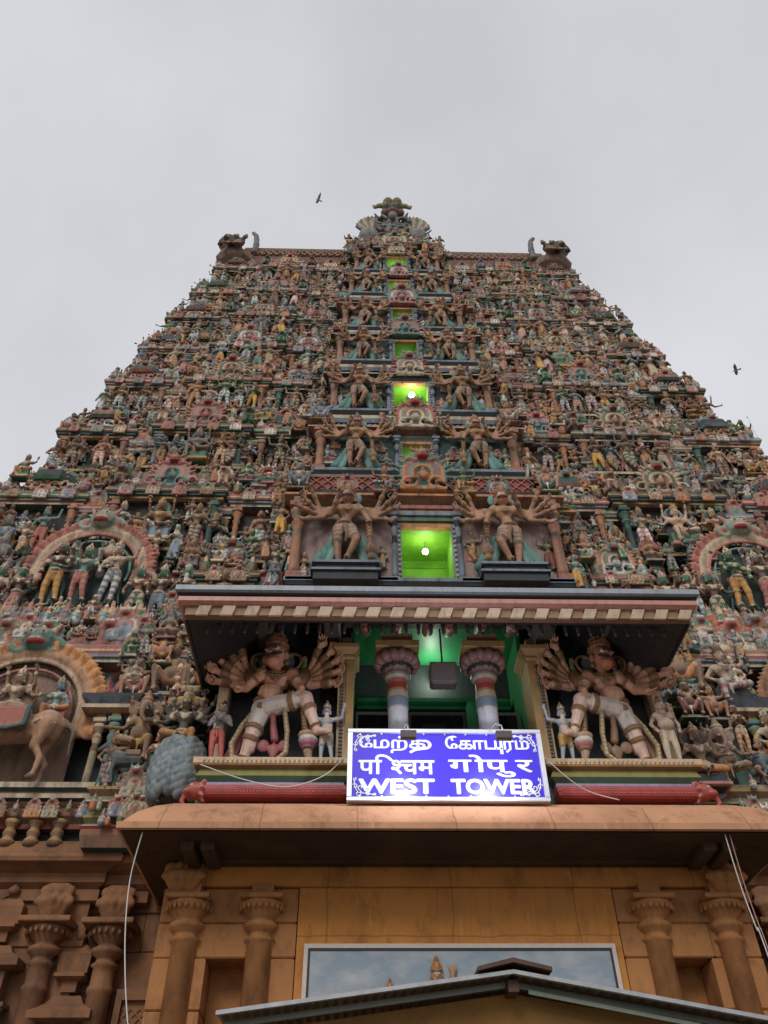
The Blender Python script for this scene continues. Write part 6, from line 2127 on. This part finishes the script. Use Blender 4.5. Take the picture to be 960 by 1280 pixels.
# lit bulbs in the green doorways
def bulb(label, x, y, z, r, e, col):
    b_ = thing('light_bulb', label, 'light bulb', (x, y, z))
    m = MB(); m.lathe(0, 0, [(r * .2, -r), (r * .75, -r * .65), (r, 0), (r * .75, r * .65), (r * .35, r * 1.1)], 'white', 14); m.build('globe', BULB, b_)
    m = MB(); m.lathe(0, 0, [(r * .4, r * 1.05), (r * .4, r * 1.5)], 'grey', 10); m.tube([(0, 0, r * 1.5), (0, .0, r * 4)], r * .12, 'black'); m.build('lamp_holder', GREYM, b_)
    lamp('bulb_light', (x, y - r * 1.4, z - r * .5), e, col, r)
    return b_
bulb('glowing white bulb hanging in the lower green doorway', 0.0, DC(13.0) + .7, 14.45, .075, 12, (.95, 1, .8))
bulb('glowing white bulb hanging in the upper green doorway of the tower', 0.05, DC(21.9) + .45, 23.3, .10, 22, (.95, 1, .8))
bulb('small lamp under the green ceiling between the porch columns', 0.0, 14.75, 10.95, .05, 26, (.8, 1, .75))
for j, e_ in ((1, 5), (3, 3), (4, 3), (5, 12), (6, 14)):
    F, WT, CT, PT, hw, hd, dt = CB[j]
    lamp('doorway_glow', (0, DC(F) + .9, dt - .3), e_, (.95, 1, .75), .1)

def leaf_fan(S, h):
    """carved leaves that flare upwards and outwards, in two overlapping tiers"""
    for tier, (z0, z1, yo) in enumerate(((.0, .62, -.20), (.3, 1.0, -.12))):
        for k in range(5 - tier):
            u = (k - (4 - tier) / 2)
            a, b = np.array((u * .06, -.04, z0 * h)), np.array((u * (.125 + .02 * tier), yo + .03 * abs(u), z1 * h))
            S.c(a, b, .05, .085, 'terra')
            S.e(b + (u * .02, -.035, -.02), (.055, .04, .06), 'terra')
            S.c(a + (0, -.05, 0), b + (0, -.07, -.02), .012, .018, 'terra')
    S.b((0, .02, h * .5), (.13, .1, h * .5), 'terra', 'body')

# ================================================================== THE STONE GATEWAY
gate = thing('stone_gateway', 'orange-brown sandstone gateway wall with heavy overhanging eave', 'gateway')
m = MB()
m.box(-2.42, 2.42, 12.99, 15, 0, 6.0, 'terra')
m.build('plaster_wall', PLASTER, gate)
NX0, NX1, NZ = 3.14, 3.72, 5.02
for sg in (-1, 1):
    m = MB()
    rr = random.Random(77 + sg)
    zs = [0, .7, 1.45, 2.2, 2.95, 3.7, 4.35, 5.02, 5.5, 6.0]
    for a, b in zip(zs[:-1], zs[1:]):
        segs = [(2.43, NX0), (NX1, 4.5)] if b <= NZ + .01 else [(2.43, 2.95 + rr.uniform(-.1, .1)), None, (3.9 + rr.uniform(-.2, .2), 4.5)]
        if None in segs:
            segs = [segs[0], (segs[0][1], segs[2][0]), segs[2]]
        for p, q in segs:
            x0, x1 = sorted((sg * (p + .006), sg * (q - .006)))
            dy = rr.uniform(-.012, .012)
            m.rings(x0, x1, 13.0 + dy, 15, [(-.02, a + .004), (0, a + .025), (0, b - .025), (-.02, b - .004)], 'terra')
    x0, x1 = sorted((sg * 2.44, sg * 4.48))
    m.box(x0, x1, 13.05, 15, 0, 6.0, 'brown') if False else None
    m.box(*sorted((sg * (NX1 + .0), sg * (NX0 - .0))), 13.55, 13.7, 0, 5.1, 'brown')
    m.build('side_wall', STONE, gate)
    # engaged columns
    for px in (4.07, 2.97):
        c = MB()
        x = sg * px
        c.lathe(x, 13.02, [(.2, 0), (.19, 5.22), (.24, 5.25), (.17, 5.30), (.17, 5.36), (.25, 5.40), (.27, 5.46), (.2, 5.51), (.19, 5.54), (.34, 5.68), (.36, 5.75)], 'terra', 16)
        for q in range(13):
            a = -PI * q / 12
            c.lathe(x + math.cos(a) * .345, 13.02 + math.sin(a) * .345, [(.012, 5.62), (.03, 5.66), (.02, 5.71)], 'terra', 6)
        c.bbox(x - .32, x + .32, 12.66, 13.1, 5.76, 5.84, 'terra', .015)
        c.box(x - .16, x + .16, 12.82, 13.1, 5.84, 6.02, 'terra')
        cc = c.build('engaged_column', STONE, gate)
        if px > 3.5:
            S = Sculpt()
            leaf_fan(S, .40)
            S.c((-.25, 0, .4), (.25, 0, .4), .1, .1, 'terra')
            o = new_obj('leaf_bracket', skin_mesh('leaf_bracket', skin_prims(S.p, .03), {'terra': C['terra']}, STONE), cc)
            o.location = (x + .12 * sg, 12.92, 5.86)
m = MB()
m.rings(-4.42, 4.42, 12.93, 15, [(0, 6.0), (.02, 6.02), (.02, 6.27), (0, 6.3)], 'terra')
m.build('frieze', PLASTER, gate)
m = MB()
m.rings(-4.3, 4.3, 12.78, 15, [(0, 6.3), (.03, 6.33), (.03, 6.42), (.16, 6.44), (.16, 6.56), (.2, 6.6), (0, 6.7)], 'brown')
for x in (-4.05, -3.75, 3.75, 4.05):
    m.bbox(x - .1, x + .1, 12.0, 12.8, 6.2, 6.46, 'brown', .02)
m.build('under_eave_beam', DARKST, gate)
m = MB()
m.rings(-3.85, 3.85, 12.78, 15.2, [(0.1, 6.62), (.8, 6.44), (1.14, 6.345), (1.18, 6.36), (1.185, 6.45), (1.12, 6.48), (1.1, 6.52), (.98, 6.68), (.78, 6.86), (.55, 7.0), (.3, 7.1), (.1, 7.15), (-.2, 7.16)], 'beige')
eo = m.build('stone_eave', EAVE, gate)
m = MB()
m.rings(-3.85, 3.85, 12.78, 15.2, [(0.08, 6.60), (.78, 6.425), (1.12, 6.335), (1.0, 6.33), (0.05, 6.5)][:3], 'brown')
m.build('eave_underside', DARKST, gate)  # dark sheet that paints the shade under the slab

# mural with painted sky behind the shed roof
mural = thing('painted_mural', 'long framed mural of cloudy blue sky with painted figures, behind the shed roof', 'mural', (0, 12.93, 3.55))
mw, mh = 2.3, 1.64
m = MB()
m.box(-mw + .07, mw - .07, .0, .05, .07, mh - .07, 'blue')
mt, nt, b = base_mat('mural_sky')
nz = noise(nt, 1.6, 6, 0.6, stretch=(1, 1, 2.0))
c = mixc(nt, ramp(nt, nz, .45, .72), (.22, .28, .34), (.42, .43, .44))
geo = _n(nt, 'ShaderNodeNewGeometry'); sp_ = _n(nt, 'ShaderNodeSeparateXYZ'); nt.links.new(geo.outputs['Position'], sp_.inputs[0])
c = mixc(nt, ramp(nt, sp_.outputs['Z'], 4.75, 4.35, 0, .35), c, (.38, .29, .27))
nt.links.new(c, b.inputs['Base Color']); b.inputs['Roughness'].default_value = .55
m.build('canvas', mt, mural)
m = MB()
for (a, b_, c_, d) in ((-mw, mw, 0, .06), (-mw, mw, mh - .06, mh), (-mw, -mw + .06, .061, mh - .061), (mw - .06, mw, .061, mh - .061)):
    m.box(a, b_, -.02, .06, c_, d, 'white')
m.build('frame', mat_plain('pale_frame', (.55, .48, .42), .6), mural)
m = MB()
i0 = .062
for (a, b_, c_, d) in ((-mw + i0, mw - i0, i0, i0 + .03), (-mw + i0, mw - i0, mh - i0 - .03, mh - i0), (-mw + i0, -mw + i0 + .03, i0 + .03, mh - i0 - .03), (mw - i0 - .03, mw - i0, i0 + .03, mh - i0 - .03)):
    m.box(a, b_, -.012, -.001, c_, d, 'black')
m.build('inner_border', mat_plain('black_border', (.02, .02, .025), .6), mural)
FPAL = dict(skin=(.42, .22, .12), face=(.45, .23, .12), crown=(.25, .12, .05), crown2=(.2, .09, .04), gold=(.4, .2, .06), hair=(.03, .03, .03), eye=(.6, .6, .55), lips=(.4, .08, .05))
for x, z, k in ((-.37, 1.2, 1.35), (-1.05, .98, 1.0), (.27, 1.17, .8)):
    S = Sculpt()
    S.e((x, -.02, z - .12 * k), (.09 * k, .04, .12 * k), 'skin'); add_head(S, (x, -.04, z), k, 'tall', 1 if k > 1 else 0, False, 0)
    if k > 1.2:
        S.path([(x, -.03, z - .2), (x + .2, -.03, z - .18), (x + .22, -.04, z - .05), (x + .23, -.04, z + .06)], .03, 'skin', r1=.05)
        for q in range(4): S.c((x + .21 + q * .02, -.05, z + .04), (x + .16 + q * .045, -.05, z + .15), .012, .01, 'skin')
    for q in S.p: q[6] = 'body'
    new_obj('painted_figure', skin_mesh('painted_figure', skin_prims(S.p, .012), FPAL, FRESH), mural)

# ================================================================== SHED ROOF in front
shed = thing('tin_shed', 'low tin shed roof with pale front edge below the mural', 'shed')
def roof_sheet(x0, z0, x1, z1, y0, y1, name):
    m = MB()
    n = 64
    secs = []
    for i in range(n + 1):
        t = i / n
        y = y0 + (y1 - y0) * t
        secs.append([(x0, y, z0 + .0), (x1, y, z1)])
    V, F = [], []
    k = 60
    for i in range(k + 1):
        t = i / k
        x, z = x0 + (x1 - x0) * t, z0 + (z1 - z0) * t
        c_ = .012 * math.cos(i * PI)
        V += [(x, y0, z + c_), (x, y1, z + c_ + .12), (x, y0, z + c_ - .006), (x, y1, z + c_ + .114)]
        if i:
            o = 4 * i
            F += [(o - 4, o, o + 1, o - 3), (o - 2, o - 1, o + 3, o + 2), (o - 4, o - 2, o + 2, o), (o - 3, o + 1, o + 3, o - 1)]
    m.add(V, F, 'grey')
    return m.build(name, SHEET, shed)
AX, AZ = -.03, 3.69
LX, LZ, RX, RZ = -2.78, 3.36, 3.6, 3.08
roof_sheet(LX, LZ, AX, AZ, 8.45, 12.85, 'roof_sheet')
roof_sheet(AX, AZ, RX, RZ, 8.45, 12.85, 'roof_sheet')
def bar(name, a, b, w, h, col, mat, y, dy, up=0.0, parent=shed):
    m = MB()
    (xa, za), (xb, zb) = a, b
    v = []
    for yy in (y, y + dy):
        v += [(xa, yy, za + up), (xb, yy, zb + up), (xb, yy, zb + up + h), (xa, yy, za + up + h)]
    m.add(v, [(0, 1, 2, 3), (7, 6, 5, 4), (0, 4, 5, 1), (3, 2, 6, 7), (0, 3, 7, 4), (1, 5, 6, 2)], col)
    return m.build(name, mat, parent)
bar('edge_trim', (LX, LZ), (AX, AZ), 0, .035, 'white', SHEETTOP, 8.40, .05, -.012)
bar('edge_trim', (AX, AZ), (RX, RZ), 0, .035, 'white', SHEETTOP, 8.40, .05, -.012)
for k, (yy, hh, up) in enumerate(((8.62, .05, -.075), (9.3, .06, -.08), (10.3, .06, -.06))):
    bar('purlin', (LX + .05, LZ), (AX, AZ), 0, hh, 'grey', SHEET, yy, .06, up)
    bar('purlin', (AX, AZ), (RX, RZ), 0, hh, 'grey', SHEET, yy, .06, up)
bar('gutter', (AX + .15, AZ - .03), (1.7, AZ - .31), 0, .035, 'white', mat_plain('pale_green_rail', (.30, .36, .28), .4, .4, .4), 8.58, .03, -.11)
m = MB()
m.add([(AX - .34, 8.36, AZ + .005), (AX, 8.36, AZ + .075), (AX + .36, 8.36, AZ + .0), (AX + .36, 8.36, AZ + .035), (AX, 8.36, AZ + .115), (AX - .34, 8.36, AZ + .04),
       (AX - .34, 12.8, AZ + .125), (AX, 12.8, AZ + .195), (AX + .36, 12.8, AZ + .12), (AX + .36, 12.8, AZ + .155), (AX, 12.8, AZ + .235), (AX - .34, 12.8, AZ + .16)],
      [(0, 1, 4, 5), (1, 2, 3, 4), (6, 11, 10, 7), (7, 10, 9, 8), (0, 6, 7, 1), (1, 7, 8, 2), (5, 4, 10, 11), (4, 3, 9, 10), (0, 5, 11, 6), (2, 8, 9, 3)], 'brown')
m.build('ridge_cap', RUST, shed)
m = MB()
m.box(AX - .05, AX + .05, 8.5, 12.8, AZ - .14, AZ - .04, 'brown')
m.build('ridge_beam', RUST, shed)
m = MB()
m.add([(LX + .2, 8.75, 0), (RX, 8.75, 0), (RX, 8.75, RZ - .06), (AX, 8.75, AZ - .1), (LX + .2, 8.75, LZ - .09), (LX + .2, 8.8, 0), (RX, 8.8, 0), (RX, 8.8, RZ - .06), (AX, 8.8, AZ - .1), (LX + .2, 8.8, LZ - .09)],
      [(0, 1, 2, 3, 4), (9, 8, 7, 6, 5), (0, 4, 9, 5), (1, 6, 7, 2), (4, 3, 8, 9), (3, 2, 7, 8)], 'terra')
m.build('gable_wall', GABLE, shed)

# ================================================================== STONE BASE of the tower on both sides of the gateway
for sg in (-1, 1):
    s_ = 'left' if sg < 0 else 'right'
    base = thing('temple_plinth', 'dark carved sandstone base wall of the tower on the %s of the gateway' % s_, 'temple wall')
    m = MB()
    a, b = sorted((sg * 4.4, sg * 14))
    rr = random.Random(5 + sg)
    zs = [0, .8, 1.6, 2.4, 3.1, 3.75, 4.4, 5.0, 5.6, 6.2, 6.75]
    for z0, z1 in zip(zs[:-1], zs[1:]):
        x = a
        while x < b - .1:
            x2 = min(b, x + rr.uniform(.8, 1.5))
            if b - x2 < .4: x2 = b
            m.rings(x + .005, x2 - .005, 14.85 + rr.uniform(-.02, .02), 18, [(-.015, z0 + .004), (0, z0 + .02), (0, z1 - .02), (-.015, z1 - .004)], 'terra')
            x = x2
    m.box(a + .02, b - .02, 14.95, 18, 0, 7.3, 'brown')
    m.build('block_wall', BASEST, base)
    m = MB()
    for (p, q, yf) in ((6.02, 14, 14.25), (5.2, 5.86, 14.35)):
        a, b = sorted((sg * p, sg * q))
        m.rings(a, b, yf + .35, 16, [(0, 6.3), (.05, 6.32), (.05, 6.5), (.0, 6.52), (.12, 6.6), (.12, 6.75), (.28, 6.82), (.42, 6.85), (.44, 6.92), (.40, 7.0), (.4, 7.02), (.36, 7.14), (.26, 7.24), (.1, 7.3), (0, 7.31)], 'terra')
    m.build('cornice', BASEST, base)
    m = MB()
    a, b = sorted((sg * 6.1, sg * 14))
    m.rings(a, b, 14.62, 16, [(0, 0), (0, 5.6), (.04, 5.62), (.04, 5.9), (0, 5.92), (0, 6.3)], 'terra')
    m.build('projecting_bay', BASEST, base)
    for px, yy in ((6.62, 14.5), (5.62, 14.6), (8.6, 14.5), (10.4, 14.5)):
        c = MB()
        x = sg * px
        c.lathe(x, yy, [(.2, 0), (.185, 4.9), (.21, 4.93), (.21, 5.0), (.18, 5.03), (.18, 5.28), (.23, 5.32), (.165, 5.37), (.165, 5.43), (.26, 5.48), (.27, 5.55), (.18, 5.6), (.18, 5.63), (.34, 5.79), (.36, 5.85)], 'terra', 14)
        for q in range(11):
            an = -PI * q / 10
            c.lathe(x + math.cos(an) * .35, yy + math.sin(an) * .35, [(.012, 5.71), (.035, 5.76), (.02, 5.81)], 'terra', 6)
        c.bbox(x - .42, x + .42, yy - .42, yy + .3, 5.86, 5.95, 'terra', .015)
        cc = c.build('engaged_column', BASEST, base)
        S = Sculpt()
        leaf_fan(S, .5)
        S.b((0, 0, .45), (.17, .15, .16), 'terra', 'body')
        o = new_obj('leaf_bracket', skin_mesh('leaf_bracket', skin_prims(S.p, .035), {'terra': C['terra']}, BASEST), cc)
        o.location = (x, yy, 5.94)
    # miniature pavilions between the columns
    for px, yy, z0 in ((6.12, 14.62, 4.0), (7.4, 14.5, 4.7), (9.5, 14.5, 4.6)):
        c = MB()
        x = sg * px
        c.box(x - .3, x + .3, yy - .1, yy + .2, z0, z0 + .55, 'terra')
        c.box(x - .13, x + .13, yy - .12, yy - .1, z0 + .08, z0 + .36, 'black')
        for dx in (-.26, .26):
            c.lathe(x + dx, yy - .12, [(.1, z0 - .9), (.09, z0 - .25), (.14, z0 - .2), (.08, z0 - .14), (.15, z0 - .05), (.16, z0)], 'terra', 10)
            c.box(x + dx - .04, x + dx + .04, yy - .16, yy - .1, z0 + .05, z0 + .5, 'terra')
        c.rings(x - .34, x + .34, yy - .12, yy + .3, [(0, z0 - .03), (.08, z0), (.08, z0 + .06), (0, z0 + .08)], 'terra')
        c.rings(x - .3, x + .3, yy - .1, yy + .3, [(0, z0 + .5), (.2, z0 + .55), (.2, z0 + .66), (.08, z0 + .74), (.0, z0 + .78), (-.08, z0 + .9), (-.2, z0 + .95)], 'terra')
        c.rings(x - .12, x + .12, yy - .05, yy + .2, [(0, z0 + .95), (.0, z0 + 1.1), (.12, z0 + 1.15), (.12, z0 + 1.2), (0, z0 + 1.25)], 'terra')
        c.rings(x - .24, x + .24, yy - .06, yy + .2, [(0, z0 + 1.22), (.03, z0 + 1.5), (-.06, z0 + 1.62), (-.18, z0 + 1.7)], 'terra')
        c.lathe(x, yy + .02, [(.07, z0 + 1.7), (.11, z0 + 1.78), (.03, z0 + 1.86)], 'terra', 8)
        c.build('miniature_pavilion', BASEST, base)
    m = MB()
    x = sg * 4.95
    m.box(x - .4, x + .4, 14.7, 14.86, 3.3, 5.0, 'terra')
    lattice(m, x - .28, x + .28, 14.7, 3.5, 4.75, .14, .03, 'terra')
    for (p, q, r_, t_) in ((x - .4, x - .3, 3.3, 4.85), (x + .3, x + .4, 3.3, 4.85), (x - .4, x + .4, 4.85, 5.0)):
        m.box(p, q, 14.62, 14.7, r_, t_, 'terra')
    m.build('stone_lattice_window', BASEST, base)

# ================================================================== cables, ropes, birds
def cable(name, label, pts, r, mat, cat='cable', group=None):
    # smooth the polyline
    P_ = [Vector(p) for p in pts]
    out = []
    for i in range(len(P_) - 1):
        p0, p1, p2, p3 = P_[max(i - 1, 0)], P_[i], P_[i + 1], P_[min(i + 2, len(P_) - 1)]
        for k in range(8):
            t = k / 8
            out.append(.5 * ((2 * p1) + (p2 - p0) * t + (2 * p0 - 5 * p1 + 4 * p2 - p3) * t * t + (3 * p1 - p0 - 3 * p2 + p3) * t ** 3))
    out.append(P_[-1])
    m = MB(); m.tube(out, r, 'white', 6)
    o = m.build(name, mat)
    return tag(o, label, cat, group)
cable('hanging_cable', 'white cable hanging down in front of the left stone wall', [(-4.66, 11.7, 6.34), (-4.73, 11.8, 5.81), (-4.69, 11.8, 5.28), (-4.58, 11.8, 4.68), (-4.39, 11.8, 3.96), (-3.95, 11.8, 2.6), (-3.6, 11.8, .1)], .009, CABLE)
cable('hanging_cable', 'pale cable hanging from the right end of the stone eave', [(3.90, 11.72, 6.34), (3.94, 11.8, 5.65), (3.98, 11.8, 5.07), (4.03, 11.8, 4.6), (4.2, 11.8, .1)], .009, CABLE, group='cables at the right eave end')
cable('hanging_cable', 'faded red cable beside the pale one at the right end of the eave', [(3.97, 11.72, 6.34), (4.0, 11.8, 5.65), (4.03, 11.8, 5.07), (4.06, 11.8, 4.6), (4.22, 11.8, .1)], .008, REDCABLE, group='cables at the right eave end')
cable('white_rope', 'thin white rope sagging across the left red beam', [(-4.15, 12.5, 7.78), (-3.4, 12.45, 7.5), (-2.7, 12.45, 7.38), (-2.1, 12.3, 7.5), (-1.75, 12.1, 7.75)], .009, CABLE, 'rope')
cable('white_rope', 'thin white rope running from the sign corner to the right red beam', [(1.45, 12.02, 7.7), (2.1, 12.4, 7.35), (2.7, 12.5, 7.2)], .009, CABLE, 'rope')

def bird(label, loc, s, rz, flap):
    b_ = thing('bird', label, 'bird', loc, 'birds above the tower', rz)
    S = Sculpt()
    S.e((0, 0, 0), (.16, .07, .065), 'body'); S.e((-.17, 0, .035), (.055, .045, .045), 'body'); S.c((-.21, 0, .03), (-.26, 0, .02), .015, .006, 'beak')
    S.c((.12, 0, 0), (.3, 0, .0), .05, .07, 'body'); S.e((.3, 0, 0), (.06, .09, .012), 'body')
    d = skin_prims(S.p, .014)
    o = new_obj('body', skin_mesh('body', d, dict(body=C['slate'], beak=C['gold']), BIRD), b_)
    for sg in (-1, 1):
        W_ = MB()
        pts = [(-.1, .05, .03), (-.13, .3, .1 * flap + .03), (-.02, .58, .34 * flap), (.06, .5, .3 * flap), (.1, .3, .11 * flap + .02), (.1, .05, .02)]
        pts = [(p[0], p[1] * sg, p[2]) for p in pts]
        W_.add(pts + [(p[0], p[1], p[2] - .012) for p in pts], [(0, 1, 4, 5), (1, 2, 3, 4), (11, 10, 7, 6), (10, 9, 8, 7), (0, 6, 7, 1), (1, 7, 8, 2), (2, 8, 9, 3), (3, 9, 10, 4), (4, 10, 11, 5)], 'slate')
        W_.build('wing', BIRD, b_)
    b_.scale = (s,) * 3
    return b_
bird('dark bird flying in the sky above the left half of the roof', (-4.27, 20, 44.66), .6, .4, 1.2)
bird('tiny dark bird flying just right of the tower crest', (1.63, 20, 41.1), .42, 1.0, .9)
bird('grey bird gliding in the sky far right of the tower', (11.87, 17, 25.26), .5, -.5, .35)
